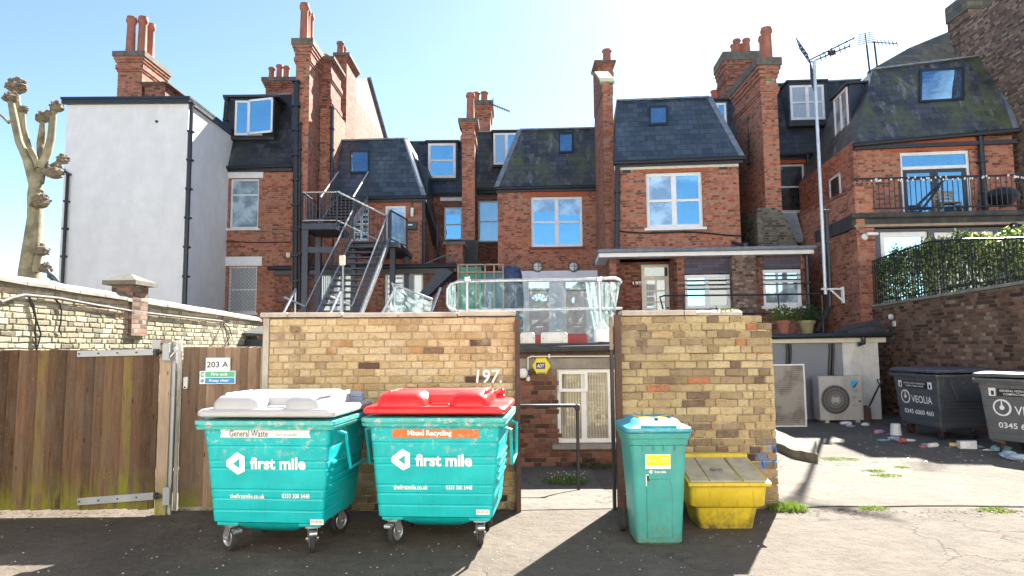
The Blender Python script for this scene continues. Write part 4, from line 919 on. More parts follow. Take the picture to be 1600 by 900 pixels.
m = MB(); m.lathe([(.05, -.28), (.25, -.2), (.38, -.06), (.41, 0), (.4, .02), (.36, .12), (.24, .2), (.04, .25)], xa, .9, 5.55, 20); m.build('kettle', MA['black'], B, smooth=True)
m = MB()
for i in range(3): a = R(90+120*i); m.tube([(xa+.2*math.cos(a), .9+.2*math.sin(a), 5.3), (xa+.36*math.cos(a), .9+.36*math.sin(a), 4.98)], .015, 6)
m.build('leg', MA['galv'], B)
B = fthing(f, 'folded_parasol', 'dark folded drying frame leaning across the french doors', 'drying frame')
m = MB(); m.tube([f.p3(1418, 336, .6), f.p3(1475, 281, .6)], .035, 8); m.tube([f.p3(1434, 336, .65), f.p3(1468, 291, .62)], .03, 8); m.build('frame', MA['steelblk'], B)
B = fthing(f, 'folding_chair', 'light wooden folding chair behind the balcony railing', 'chair')
a = f.rect(1464, 297, 1494, 336, 1.0); m = MB()
for xx in (a[0], a[1]): m.bar((xx, 1.0, 4.98), (xx, 1.2, a[3]), .035, .035)
for z_ in (.72, .86, .98): m.box(a[0], a[1], 1.14, 1.17, a[2]+(a[3]-a[2])*z_-.04, a[2]+(a[3]-a[2])*z_+.02)
m.build('backrest', MA['post'], B); m = MB(); m.box(a[0], a[1], .75, 1.15, 5.4, 5.44); m.bar((a[0], .8, 5.4), (a[0], .7, 4.98), .03, .03); m.bar((a[1], .8, 5.4), (a[1], .7, 4.98), .03, .03); m.build('seat', MA['post'], B)

# ------------------------------------------------------------------ far right: gable wall, chimney and old tiled roof
P = thing('gable_wall', 'huge dark brick gable wall rising out of the picture at the right edge', 'wall', (14.35, 18.0, 0))
m = MB(); Z = 13.2; prof = [(0, 0), (2.65, 0), (2.65, at(1538, 45, 20.6).z), (2.0, at(1550, 25, 20.0).z), (0, at(1600, -30, 18.0).z)]
m.loft([[(0, y, z) for y, z in prof], [(.4, y, z) for y, z in prof]]); m.build('wall', MA['brown'], P)
f = Fr(1500, 23, 0); H = fthing(f, 'tiled_house', 'old grey tiled roof climbing towards a massive chimney at upper right', 'house')
m = MB(); A = [f.p3(1355, 112, 0), f.p3(1420, 75, 1.5), f.p3(1505, 40, 3), f.p3(1560, 40, 3), f.p3(1580, 120, 0)]
m.loft([A, [(x, y+.2, z-1.2) for x, y, z in A]]); m.build('roof', MA['tile'], H)
chimney(H, f, 1517, -10, 1582, 125, -.6, .9, [], 'brown', corb=1.5, cap='tile')

# ------------------------------------------------------------------ low flat roofed buildings in front
# passage extension
E = thing('basement_extension', 'low brown brick extension with white window seen between the two yellow walls', 'extension', (0, 10.8, 0))
zt = at(880, 541, 10.8).z
fE = Fr(800, 10.8, 0, X=0)
wn_ = fE.rect(871, 577, 958, 692)
wn_ = (wn_[0], wn_[0]+1.7, wn_[2], wn_[3]); zl = fE.pix(880, 577)[1]
m = MB(); m.box(-4.2, wn_[0], .012, .3, -.4, zt-.1); m.box(wn_[1], 2.6, .012, .3, -.4, zt-.1); m.box(wn_[0], wn_[1], .012, .3, -.4, wn_[2]); m.box(wn_[0], wn_[1], .012, .3, wn_[3], zt-.1)
m.box(-4.2, 2.6, .31, 8.5, -.4, zt-.1); m.build('wall', MA['mortar2'], E)
m = MB(); bricks(m, -.6, 2.0, -.3, zl, 0, seed=5, skip=lambda x, z: wn_[0]-.02 < x < wn_[1] and z > wn_[2]-.06); m.build('brick_face', MA['b_red'], E)
m = MB(); m.box(-.8, 2.3, -.004, .011, zl+.01, fE.pix(880, 560)[1]); m.build('concrete_lintel', MA['conc'], E)
m = MB(); m.box(-.8, 2.3, -.03, .0, fE.pix(880, 559)[1], fE.pix(880, 549)[1]); m.build('timber_band', MA['rust'], E)
m = MB(); m.box(-4.3, 2.7, -.1, 8.6, zt-.1, zt); m.tube([(-1.2, -.13, zt-.06), (2.6, -.13, zt-.02)], .055, 8); m.box(-4.3, 2.7, -.11, -.04, zt+.002, zt+.05); m.box(-4.28, 2.68, .1, 8.58, zt+.002, zt+.02, 1); m.build('roof_edge', [MA['felt'], MA['deck']], E)
WO = window(E, wn_, y=.04, cols=4, rows=(), glass='glassn', fw=.055)
a = fE.rect(873, 579, 918, 612, 0); m = MB()
for (u0, u1, v0, v1) in ((a[0], a[1], a[2], a[2]+.05), (a[0], a[1], a[3]-.055, a[3]-.005), (a[0], a[0]+.05, a[2]+.05, a[3]-.055), (a[1]-.05, a[1], a[2]+.05, a[3]-.055)): m.box(u0, u1, -.012, .036, v0, v1)
m.build('vent_sash', MA['white'], WO)
m = MB(); m.cbox(wn_[0]-.1, wn_[1]+.1, -.12, .03, wn_[2]-.09, wn_[2]-.005, .012); m.build('sill', MA['conc'], E)
# door-side items on the extension
A_ = thing('alarm_box', 'yellow hexagonal alarm box on the wall between the brick walls', 'alarm box', (fE.pix(846, 572, -.1)[0], 10.8, fE.pix(846, 572, -.1)[1]))
MA['ybox'] = simple('alarm_yellow', (.72, .58, .02), .4, var=.05); MA['navy'] = simple('navy_print', (.015, .03, .16), .5, var=.05); MA['grnp'] = simple('green_print', (.03, .28, .15), .5, var=.05)
hx = lambda r_, s_=1: [(r_*math.cos(R(60*i)), r_*s_*math.sin(R(60*i))) for i in range(6)]
m = MB(); m.loft([[(x, .0, z) for x, z in hx(.15)], [(x, -.05, z) for x, z in hx(.15)], [(x, -.065, z) for x, z in hx(.135)]]); m.build('case', MA['ybox'], A_)
m = MB(); m.box(-.085, .06, -.068, -.066, -.045, .055); m.build('blue_panel', MA['navy'], A_); text(A_, 'ADT', .12, .055, (-.012, -.069, .005), shear=.2, bold=.015)
m = MB(); m.box(-.06, .06, -.068, -.066, -.125, -.1); m.build('green_strip', MA['grnp'], A_)
C_ = thing('cable_conduit', 'thin white conduit running above and beside the yellow alarm box', 'conduit', (0, 10.8, 0))
m = MB(); m.tube([fE.p3(825, 588, -.03), fE.p3(825, 559, -.03), fE.p3(830, 557, -.03), (1.9, -.03, fE.pix(900, 557, -.03)[1])], .012, 8); q = fE.p3(825, 590, -.03); m.lathe([(.001, -.045), (.03, -.03), (.038, 0), (.03, .03), (.001, .045)], q[0], q[1], q[2]-.02, 10)
q = fE.p3(858, 557, -.03); m.cbox(q[0]-.012, q[0]+.012, -.05, 0, q[2]-.03, q[2]+.04, .004); m.build('tube', MA['plastic'], C_, smooth=True)
C_ = thing('globe_lamp', 'round white outdoor lamp beside the brown gate post in the passage', 'lamp', fE.o)
q = fE.p3(817, 583, -.1); m = MB(); m.lathe([(.001, -.085), (.05, -.07), (.08, -.02), (.08, .03), (.05, .07), (.001, .08)], q[0], -.1, q[2], 14); m.cbox(q[0]+.05, q[0]+.13, -.12, 0, q[2]-.03, q[2]+.04, .01, 1); m.build('globe', [MA['plastic'], MA['black']], C_, smooth=True)
# handrail in the passage
C_ = thing('handrail', 'black tubular handrail in the passage below the white window', 'handrail', (0, 0, 0))
p = at(815, 634, 8.6); q = at(902, 634, 8.6); zb_ = gz(q.x, 8.6); m = MB()
m.tube([(p.x-.3, 8.6, p.z), (q.x-.04, 8.6, q.z), (q.x, 8.6, q.z-.04), (q.x, 8.6, zb_-.02)], .022, 10); m.cbox(q.x-.03, q.x+.03, 8.57, 8.63, q.z-.06, q.z+.02, .01)
m.tube([(p.x-.3, 8.6, p.z), (p.x-.3, 8.6, zb_-.02)], .022, 10); m.build('rail', MA['black'], C_, smooth=True)
# two white lights boxes and a red threshold on the roof edge
for i, (a, b, c, d, lb) in enumerate(((813, 519, 836, 531, 'flat white box on the flat roof edge nearest the left brick wall'), (846, 519, 887, 532, 'longer flat white box on the flat roof edge below the brown doors'))):
    q = fE.rect(a, b, c, d, .05); T_ = thing('floodlight_box', lb, 'light box', (0, 10.8, 0)); m = MB()
    m.loft([rr(q[0], q[1], .05, .25, zt+.05, .02), rr(q[0], q[1], .05, .25, q[3]-.03, .02), rr(q[0]+.03, q[1]-.03, .07, .22, q[3], .02)]); m.build('case', MA['whited'], T_, smooth=True)
    m = MB()
    for u in (q[0]+.03, q[1]-.03): m.lathe([(.008, 0), (.008, -.004)], u, .049, (zt+q[3])/2+.02, 8, axis='y')
    m.build('screw', MA['black'], T_)
T_ = thing('red_step', 'dark red step in front of the brown doors on the terrace', 'step', (0, 10.8, 0)); m = MB(); q = fE.rect(830, 524, 918, 532, .5); m.cbox(q[0], q[1], .5, .9, zt, q[3]+.02, .01); m.build('tread', MA['redmat'], T_)
# terrace decks carrying the upper entrances (their edges only just show)
T_ = thing('terrace_deck', 'flat felt terrace deck behind the yellow brick walls', 'terrace', (0, 0, 0))
m = MB(); m.box(-8, -4.35, 13, 27, 1.2, 1.72); m.box(-4.3, 2.9, 19.45, 28, 0, 1.74); m.box(2.72, 8.3, 15.95, 28, 0, 1.73); m.build('deck', MA['deck'], T_)
# low building with the air conditioners
B = thing('low_store', 'low grey pebbledashed store with a white pier and black gutter', 'store', (0, 15.2, 0)); fB = Fr(800, 15.2, 0, X=0)
x0, x1, _, z1 = fB.rect(1205, 530, 1372, 600); x0 -= .6; xs_ = fB.pix(1318, 600)[0]
m = MB(); m.box(x0, xs_, 0, .7, -.02, z1-.08); m.build('wall', MA['pebble'], B)
m = MB(); m.box(xs_+.002, x1, -.03, .7, -.02, z1-.06); m.build('white_pier', MA['whited'], B)
m = MB(); m.box(x0, x1+.15, -.1, .7, z1-.08, z1+.03); m.build('fascia', MA['cream'], B)
m = MB(); m.tube([(x0, -.17, z1+.06), (x1+.25, -.17, z1+.09)], .06, 10); m.box(x0, x1+.2, -.15, .8, z1+.032, z1+.09); m.tube([fB.p3(1349, 527, -.17), fB.p3(1349, 536, -.17), fB.p3(1341, 538, -.17)], .05, 8); m.build('gutter', MA['black'], B, smooth=True)
for px_ in (1230, 1297): p = [fB.p3(px_+math.sin(i)*.8, 537+i*9, -.04) for i in range(8)]; m = MB(); m.tube(p, .035, 6); m.build('cable', MA['black'], B); m = MB(); m.tube([(a+.07, b, c) for a, b, c in p], .02, 6); m.build('cable', MA['black'], B)
for i, (a, b) in enumerate(((1332, 500), (1345, 512))):
    T_ = thing('felt_roll', ('upper roll of dark roofing felt lying on the store roof', 'lower roll of dark roofing felt lying along the store gutter')[i], 'roofing roll', (0, 15.2, 0))
    m = MB(); q0 = fB.p3(a-30+i*8, 522, .4-.25*i); q1 = fB.p3(1372+i*8, 506+i*11, .4-.25*i); m.tube([q0, Vector(q0).lerp(Vector(q1), .5)+Vector((0, 0, .03)), q1], [.07, .1, .1], 12); m.build('roll', MA['felt'], T_, smooth=True)

# ------------------------------------------------------------------ left boundary wall (pale stock brick)
pA = at(0, 425, 8.3); pB = at(405, 495, 16.2); dA = Vector((pB.x-pA.x, pB.y-pA.y, 0)); LW = dA.length
yawL = math.atan2(dA.y, dA.x)
LWo = thing('boundary_wall', 'long sunlit pale brick wall with rounded coping running back on the left', 'wall', (pA.x, pA.y, 0), yawL)
za_, zb_ = pA.z, pB.z; top = lambda x: za_+(zb_-za_)*x/LW-.12
m = MB(); bricks(m, -3.5, LW, 0.75, za_+.5, 0, course=.078, unit=.225, seed=2, top=top, depth=.03, joint=.014, rough=2.6,
    tone=lambda r_, x, z: (.96 if (top(x)-z < .22 and r_.random() < .55) or abs(x-(2.55)) < .3 and z > 1.9 else r_.random()*.93)); m.build('brick_face', MA['b_pale'], LWo)
m = MB(); m.loft([[(-3.5, .012, 0), (-3.5, .25, 0), (-3.5, .25, top(-3.5)), (-3.5, .012, top(-3.5))], [(LW, .012, 0), (LW, .25, 0), (LW, .25, top(LW)), (LW, .012, top(LW))]]); m.build('mortar_core', MA['mortarp'], LWo)
rn = random.Random(8); x = -3.5
while x < LW:
    L = rn.uniform(.5, .62); e = min(x+L, LW+.05); m = MB(); zt0, zt1 = top(x)+rn.uniform(-.006, .01), top(e)+rn.uniform(-.006, .01)
    ring = lambda X, z: [(X, -.06, z), (X, -.06, z+.045), (X, .0, z+.1), (X, .12, z+.13), (X, .26, z+.1), (X, .32, z+.04), (X, .32, z)]
    m.loft([ring(x+.006, zt0), ring(e-.006, zt1)]); m.build('coping_stone', MA['copingd'], LWo); x += L
tp = 2.35
# find where the pier stands from its picture position
best = min((abs((lambda p: 800+F*(CR.transposed() @ (p-Vector((0, 0, EYE)))).x/-(CR.transposed() @ (p-Vector((0, 0, EYE)))).z)(LWo_p)-213), u) for u in [i*.05 for i in range(20, 160)] for LWo_p in [Vector((pA.x+math.cos(yawL)*u, pA.y+math.sin(yawL)*u, 2.3))])[1]
PX = best
m = MB(); m.box(PX-.22, PX+.22, -.06, .3, 1.9, top(PX)+.28); m.build('pier', MA['brown'], LWo)
m = MB(); zt_ = top(PX)+.282; m.loft([[(PX-.32, -.16, zt_), (PX+.32, -.16, zt_), (PX+.32, .4, zt_), (PX-.32, .4, zt_)], [(PX-.32, -.16, zt_+.07), (PX+.32, -.16, zt_+.07), (PX+.32, .4, zt_+.07), (PX-.32, .4, zt_+.07)], [(PX-.03, .1, zt_+.2), (PX+.03, .1, zt_+.2), (PX+.03, .14, zt_+.2), (PX-.03, .14, zt_+.2)]]); m.build('pier_cap', MA['grime'], LWo)
C_ = thing('cable_conduit', 'sagging grey conduit fixed along the pale left wall', 'conduit', (pA.x, pA.y, 0), yawL)
def wpt(px, py, y=-.04):
    f_ = Fr.__new__(Fr); f_.yaw = yawL; f_.o = Vector((pA.x, pA.y, 0)); f_.ux = Vector((math.cos(yawL), math.sin(yawL), 0)); f_.uy = Vector((-math.sin(yawL), math.cos(yawL), 0)); return f_.p3(px, py, y)
m = MB(); m.tube([wpt(*q) for q in ((1, 472), (20, 465), (38, 461), (90, 466), (150, 477), (210, 487), (270, 494), (330, 500), (347, 502))], .022, 8); m.build('conduit', MA['conduit'], C_, smooth=True)
C_ = thing('loose_cables', 'loose black cables dangling down the pale left wall', 'cables', (pA.x, pA.y, 0), yawL)
m = MB()
for q in (((45, 463), (52, 475), (56, 495), (55, 520), (57, 549)), ((45, 464), (50, 478), (57, 500), (64, 522), (57, 548)), ((84, 466), (93, 474), (96, 485), (95, 505), (92, 515), (96, 522)), ((347, 502), (352, 512), (354, 525), (358, 540)), ((347, 502), (358, 512), (362, 525), (352, 540)), ((350, 490), (343, 515), (331, 540))):
    m = MB(); m.tube([wpt(*c, -.025) for c in q], .011, 6); m.build('cable', MA['black'], C_)
# dark shed roof at the far end of it
T_ = thing('lean_to_shed', 'small dark lean-to roof at the far end of the pale wall', 'shed', (0, 15.3, 0)); fS = Fr(800, 15.3, 0, X=0)
q = fS.rect(368, 522, 412, 560); m = MB(); m.hexa([(q[0], 0, q[3]-.02), (q[1]+.8, 0, q[3]-.1), (q[1]+.8, .9, q[3]+.1), (q[0], .9, q[3]+.15), (q[0], 0, q[3]+.04), (q[1]+.8, 0, q[3]-.04), (q[1]+.8, .9, q[3]+.18), (q[0], .9, q[3]+.22)]); m.build('roof', MA['felt'], T_)
m = MB(); m.box(q[0]+.1, q[1]+.8, .1, .8, 0, q[3]-.12); m.build('wall', MA['steelblk'], T_)

# ------------------------------------------------------------------ timber gate, post, fence
f = Fr(0, 6.93, .3); G = fthing(f, 'timber_gate', 'wide brown closeboard gate with mossy foot on the left', 'gate')
rn = random.Random(21); m = MB(); x = f.pix(-140, 700)[0]; xe = f.pix(245, 700)[0]; zt = f.pix(100, 547)[1]; zb = .065
while x < xe-.02:
    w_ = min(.098+rn.uniform(-.008, .01), xe-x); m.cr = rn.random(); j = rn.uniform(-.006, .006)
    m.hexa([(x, -.036, zb+j), (x+w_-.010, -.006, zb+j), (x+w_-.010, .01, zb+j), (x, .01, zb+j), (x, -.036+rn.uniform(-.004, .004), zt+j), (x+w_-.010, -.006, zt+j), (x+w_-.010, .01, zt+j), (x, .01, zt+j)]); x += w_
m.build('board_panel', MA['wood'], G)
m = MB()
for z_ in (.25, .8, 1.4): m.box(f.pix(-140, 700)[0], xe-.02, .012, .06, z_, z_+.09)
m.build('rear_rail', MA['wood'], G); m = MB(); m.box(f.pix(-140, 700)[0], xe-.03, .0105, .0115, .07, zt-.01); m.build('gap_shade_sheet', MA['barkd'], G)  # dark sheet added behind the boards; the shade in their gaps is its colour
for (y_, ) in ((551, ), (778, )):
    if y_ == 551: a, b = f.p3(121, 553, -.045), f.p3(240, 550, -.045)
    else: a, b = f.p3(121, 784, -.045), f.p3(240, 775, -.045)
    m = MB(); m.bar(a, b, .012, .062 if y_ == 551 else .07)
    for t_ in (.03, .28, .53, .78):
        c = Vector(a).lerp(Vector(b), t_); m.lathe([(.008, 0), (.008, -.012)], c.x, c.y-.004, c.z, 8, axis='y', mi=1)
    c = Vector(b); m.tube([c, c+Vector((.05, -.01, 0)), c+Vector((.13, -.01, .0))], .014, 8, 1); m.lathe([(.022, -.03), (.022, .03)], c.x+.02, c.y, c.z, 10, mi=1); m.cbox(c.x+.1, c.x+.17, -.07, -.045, c.z-.09, c.z+.09, .004, 0)
    m.build('strap_hinge', [MA['alu'], MA['black']], G)
f = Fr(247, 7.0, 0); G = fthing(f, 'gate_post', 'pale square timber post with mossy base beside the brown gate', 'post')
a = f.rect(246, 531, 264, 790, -.06); m = MB(); m.cr = .6; m.cbox(a[0], a[1], -.06, .0, -.02, a[3], .006); m.build('post', MA['post'], G)
a = f.rect(264.5, 533, 271, 790, -.04); m = MB(); m.cbox(a[0], a[1], -.04, -.01, -.02, a[3], .004); m.build('metal_post', MA['alu'], G)
m = MB(); q = f.rect(247, 531, 263, 557); m.box(q[0]-.03, q[1]-.05, -.066, -.062, q[2], q[3]); 
for u, v in ((253, 537), (256, 549)): p = f.pix(u, v, -.07); m.lathe([(.012, 0), (.012, -.01)], p[0], -.068, p[1], 8, axis='y', mi=1)
m.build('bracket', [MA['alu'], MA['black']], G)
m = MB(); a = f.rect(274, 531, 279, 790, .1); m.cbox(a[0], a[1], .1, .13, 0, a[3], .004); W2_ = m.build('sunlit_strip_post', simple('flaking_white_sunlit_paint', (.66, .64, .56), .8, var=.15, sc_=9, dirt=(.1, .1, .09)), G)  # flaked white paint, its paleness also stands for the sunlit wall beyond the gap
m = MB(); m.bar(f.p3(264, 559, -.07), f.p3(276, 546, -.03), .03, .012); m.lathe([(.025, -.01), (.025, .01)], *f.p3(274, 546, -.05), n=10, axis='y'); m.build('latch', MA['galv'], G)
f = Fr(281, 7.15, 0); G = fthing(f, 'timber_fence', 'narrow reddish brown board fence panel carrying the address signs', 'fence')
m = MB(); x = f.pix(284, 700)[0]; xe = f.pix(406, 700)[0]; zt = f.pix(345, 542)[1]; k = 0
while x < xe-.01:
    w_ = min(.086+rn.uniform(-.006, .008), xe-x); m.cr = rn.random()*.75; m.hexa([(x, -.036, .04), (x+w_-.009, -.006, .04), (x+w_-.009, .01, .04), (x, .01, .04), (x, -.036, zt-.012*k*.15), (x+w_-.009, -.006, zt), (x+w_-.009, .01, zt), (x, .01, zt)]); x += w_; k += 1
m.build('board_panel', MA['woodl'], G)
m = MB(); m.box(f.pix(284, 700)[0], xe, -.02, .06, -.02, .038); m.build('gravel_board', MA['conc'], G)
SG = fthing(f, 'door_sign', 'white sign reading 203 A on the board fence', 'sign'); a = f.rect(321.5, 559, 359.5, 580, -.05)
m = MB(); m.cbox(a[0], a[1], -.052, -.035, a[2], a[3], .002); m.build('plate', MA['white'], SG); text(SG, '203 A', (a[1]-a[0])*.88, .062, ((a[0]+a[1])/2-.002, -.053, (a[2]+a[3])/2), mat='ktext', bold=.012)
SG = fthing(f, 'fire_exit_sign', 'green and blue sign reading Fire exit Keep clear on the fence', 'sign'); a = f.rect(312, 579.5, 368, 600, -.05); hm = (a[2]+a[3])/2; W_ = a[1]-a[0]; Hh = a[3]-a[2]
MA['sgrn'] = simple('faded_sign_green', (.1, .42, .24), .5, var=.08); MA['sblu'] = simple('sign_blue', (.03, .26, .55), .5, var=.06)
m = MB(); m.cbox(a[0], a[1], -.055, -.034, a[2], a[3], .002); m.build('plate', MA['white'], SG)
m = MB(); m.box(a[0]+.16*W_, a[1]-.008, -.0575, -.0555, hm+.004, a[3]-.007); m.box(a[0]+.03*W_, a[0]+.13*W_, -.0575, -.0555, hm+.006, a[3]-.01); m.build('green_band', MA['sgrn'], SG)
m = MB(); m.box(a[0]+.16*W_, a[1]-.008, -.0575, -.0555, a[2]+.007, hm-.003); m.lathe([(.019, 0), (.019, -.002)], a[0]+.08*W_, -.0555, a[2]+Hh*.25, 14, axis='y'); m.build('blue_band', MA['sblu'], SG)
text(SG, 'Fire exit', W_*.46, .03, (a[0]+.56*W_, -.059, hm+Hh*.25), bold=.02); text(SG, 'Keep clear', W_*.55, .034, (a[0]+.56*W_, -.059, hm-Hh*.25), bold=.02); text(SG, '!', .004, .026, (a[0]+.08*W_, -.0592, hm-Hh*.25), bold=.01)
m = MB(); cx, cz = a[0]+.08*W_, hm+Hh*.25; m.box(cx-.006, cx+.006, -.0592, -.0577, cz-.012, cz+.006); m.box(cx+.008, cx+.014, -.0592, -.0577, cz-.014, cz+.012); m.build('exit_pictogram', MA['ltext'], SG)
SG = fthing(f, 'doorbell', 'slim white door entry box near the top of the board fence', 'doorbell'); a = f.rect(286.5, 589, 293, 608, -.05); m = MB(); m.cbox(a[0], a[1], -.06, -.03, a[2], a[3], .008); m.build('case', MA['plastic'], SG)
m = MB(); m.lathe([(.009, 0), (.009, -.004)], (a[0]+a[1])/2, -.06, a[2]+.02, 8, axis='y'); m.build('button', MA['black'], SG)

# ------------------------------------------------------------------ yellow stock brick walls either side of the passage
f = Fr(410, 7.05, .2); G = fthing(f, 'brick_wall', 'long yellow brick wall behind the two big teal bins', 'wall')
x0 = f.pix(418, 650)[0]; x1 = f.pix(806, 650)[0]; zt = f.pix(600, 497)[1]; n_ = round(zt/.0765); cs = zt/n_
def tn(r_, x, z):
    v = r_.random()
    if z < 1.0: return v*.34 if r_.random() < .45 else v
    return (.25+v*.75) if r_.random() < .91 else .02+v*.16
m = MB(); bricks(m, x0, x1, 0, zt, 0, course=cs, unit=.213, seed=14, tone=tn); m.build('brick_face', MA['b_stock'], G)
m = MB(); m.box(x0, x1, .011, .2, -.02, zt); m.build('mortar_core', MA['mortar'], G)
m = MB(); m.cbox(f.pix(408, 650)[0], x0-.003, -.012, .2, -.02, zt+.01, .005); m.build('end_post', MA['coping'], G)
xs_ = [f.pix(p_, 492)[0] for p_ in (408, 451, 536, 623, 715, 806)]; rn = random.Random(2)
for a, b in zip(xs_[:-1], xs_[1:]):
    m = MB(); r1 = rn.uniform(-.004, .004); m.loft([rr(a+.003, b-.003, -.045, .25, zt+.012+r1, .008), rr(a+.003, b-.003, -.045, .25, zt+.05+r1, .008), rr(a+.008, b-.008, -.03, .24, zt+.062+r1, .008)]); m.build('coping_stone', MA['coping'], G)
text(G, '197.', .27, .14, (f.pix(764, 588)[0], -.006, f.pix(764, 588)[1]), mat='ltext', name='painted_number', bold=.012, shear=.1)
f = Fr(806, 7.0, 0); G = fthing(f, 'steel_post', 'brown rusty steel gate post on the end of the long yellow wall', 'post')
a = f.rect(806, 500, 813, 795); m = MB(); m.box(a[0], a[1], -.05, -.04, -.02, a[3]); m.box(a[0]-.002, a[0]+.008, -.0395, .15, -.02, a[3]); m.box(a[1]-.009, a[1], -.0395, .15, -.02, a[3]+.02)
for z_ in (.35, .8, 1.25, 1.7): m.lathe([(.012, 0), (.012, -.01)], (a[0]+a[1])/2, -.05, z_, 8, axis='y')
m.build('channel', MA['rust'], G)
f = Fr(958, 7.0, 0); G = fthing(f, 'steel_post', 'dark steel and timber gate post against the shorter ruined wall', 'post')
a = f.rect(962, 492, 972, 795); m = MB(); m.box(a[0], a[1], -.05, .02, -.02, a[3]); m.build('channel', MA['rust'], G)
a = f.rect(955.5, 502, 960.5, 790); m = MB(); m.cbox(a[0], a[1], -.0, .06, -.02, a[3]-.3, .004, 0); m.cbox(a[0], a[1], -.0, .06, a[3]-.298, a[3]+.05, .004, 1); m.build('frame_bar', [MA['black'], MA['post']], G)
f = Fr(972, 7.0, 0); G = fthing(f, 'brick_wall', 'shorter weathered brick wall with broken coping behind the yellow grit bin', 'wall')
x0 = f.pix(972, 650)[0]; x1 = f.pix(1212, 650)[0]; zt = f.pix(1080, 493)[1]; n_ = round(zt/.079); cs = zt/n_
p1 = f.pix(1192, 500)[0]; p2 = f.pix(1207, 500)[0]; p0 = f.pix(1165, 500)[0]
topf = lambda x: zt if x < p1-.03 else zt-cs*.95
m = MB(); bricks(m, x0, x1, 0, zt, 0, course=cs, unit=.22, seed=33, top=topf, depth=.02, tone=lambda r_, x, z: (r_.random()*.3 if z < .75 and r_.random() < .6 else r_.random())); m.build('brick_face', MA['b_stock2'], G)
m = MB(); m.box(x0, p1-.06, .013, .22, -.02, zt-.004); m.box(p1-.059, x1-.01, .013, .22, -.02, zt-cs*1.05); m.build('mortar_core', MA['stock'], G)
q = [f.pix(p_, 490)[0] for p_ in (971, 1068, 1088)]
for a, b in zip(q[:-1], q[1:]): m = MB(); m.loft([rr(a+.003, b-.003, -.035, .25, zt+.003, .008), rr(a+.003, b-.003, -.035, .25, zt+.045, .008), rr(a+.008, b-.008, -.02, .24, zt+.058, .008)]); m.build('coping_stone', MA['coping'], G)
rn = random.Random(6); m = MB()
for px_, w_ in ((1100, .1), (1118, .12), (1138, .13), (1152, .09)):
    cx = f.pix(px_, 490)[0]; rg = []
    for (s_, z_) in ((1.0, 0), (.95, .03), (.6, .055), (.2, .06)): rg.append([(cx+w_*s_*math.cos(R(30*i))*rn.uniform(.85, 1.1), .1+.1*s_*math.sin(R(30*i)), zt-.002+z_+rn.uniform(0, .006)) for i in range(12)])
    m.loft(rg)
m.build('mortar_lump', MA['coping'], G, smooth=True)
m = MB(); leaves(m, [(f.pix(1140, 490)[0]+rn.gauss(0, .06), .02+rn.uniform(0, .1), zt+.05+rn.uniform(-.01, .02)) for _ in range(200)], .012, rn); m.build('moss_patch', MA['weed'], G)

# ------------------------------------------------------------------ right boundary wall, coping, railing, hedge
pN = Vector((8.8, 10.9, 0)); pF = Vector((9.08, 17.6, 0)); d = pN-pF; LR = d.length; yr = math.atan2(d.y, d.x)
G = thing('boundary_wall', 'tall brown brick wall with grey coping behind the grey bins', 'wall', (pF.x, pF.y, 0), yr)
fR = Fr.__new__(Fr); fR.yaw = yr; fR.o = pF.copy(); fR.ux = Vector((math.cos(yr), math.sin(yr), 0)); fR.uy = Vector((-math.sin(yr), math.cos(yr), 0))
zc = fR.pix(1337, 481)[1]; zd = fR.pix(1598, 439)[1]; xc, xd = fR.pix(1337, 481)[0], fR.pix(1598, 439)[0]
tp = lambda x: zc+(zd-zc)*(x-xc)/(xd-xc)-.06
m = MB(); bricks(m, -.1, LR+1.5, 0, 3.2, 0, course=.075, unit=.215, seed=51, top=tp, tone=lambda r_, x, z: min(1, r_.random()*.85+(.3 if r_.random() < .06 else 0)+(.2 if abs(x-4.7) < .5 and 1 < z < 2.4 else 0))); m.build('brick_face', MA['b_brown'], G)
m = MB(); m.loft([[(-.1, .012, 0), (-.1, .35, 0), (-.1, .35, tp(-.1)), (-.1, .012, tp(-.1))], [(LR+1.5, .012, 0), (LR+1.5, .35, 0), (LR+1.5, .35, tp(LR+1.5)), (LR+1.5, .012, tp(LR+1.5))]]); m.build('mortar_core', MA['mortar2'], G)
x = -.1
while x < LR+1.4: m = MB(); e = min(x+.9, LR+1.5); rg = lambda X: [(X, -.05, tp(X)+.003), (X, -.05, tp(X)+.06), (X, .38, tp(X)+.07), (X, .38, tp(X)+.003)]; m.loft([rg(x+.003), rg(e-.003)]); m.build('coping_stone', MA['conc'], G); x += .9
RA = thing('railing', 'black railing standing on the coping in front of the hedge', 'railing', (pF.x, pF.y, 0), yr)
tr = [fR.pix(*q, .06) for q in ((1338, 418), (1395, 396), (1455, 377), (1500, 374), (1600, 372))]; tr.append((LR+1.5, tr[-1][1]+.05))
def tz(x):
    for (a, b), (c, d_) in zip(tr[:-1], tr[1:]):
        if x <= c: return b+(d_-b)*(x-a)/(c-a)
    return tr[-1][1]
m = MB(); m.tube([(x_, .06, z_) for x_, z_ in tr], .02, 8); m.tube([(tr[0][0], .06, tp(tr[0][0])+.16), (LR+1.5, .06, tp(LR+1.5)+.16)], .014, 6); m.build('top_rail', MA['black'], RA)
m = MB(); x = tr[0][0]+.02; n = 0
while x < LR+1.4: m.tube([(x, .06, tp(x)+.07), (x, .06, tz(x))], .009 if n % 9 else .02, 6); x += .105; n += 1
m.build('baluster', MA['black'], RA)
HG = thing('hedge', 'glossy variegated evergreen hedge behind the black railing at right', 'hedge', (pF.x, pF.y, 0), yr)
rn = random.Random(17); pts = []
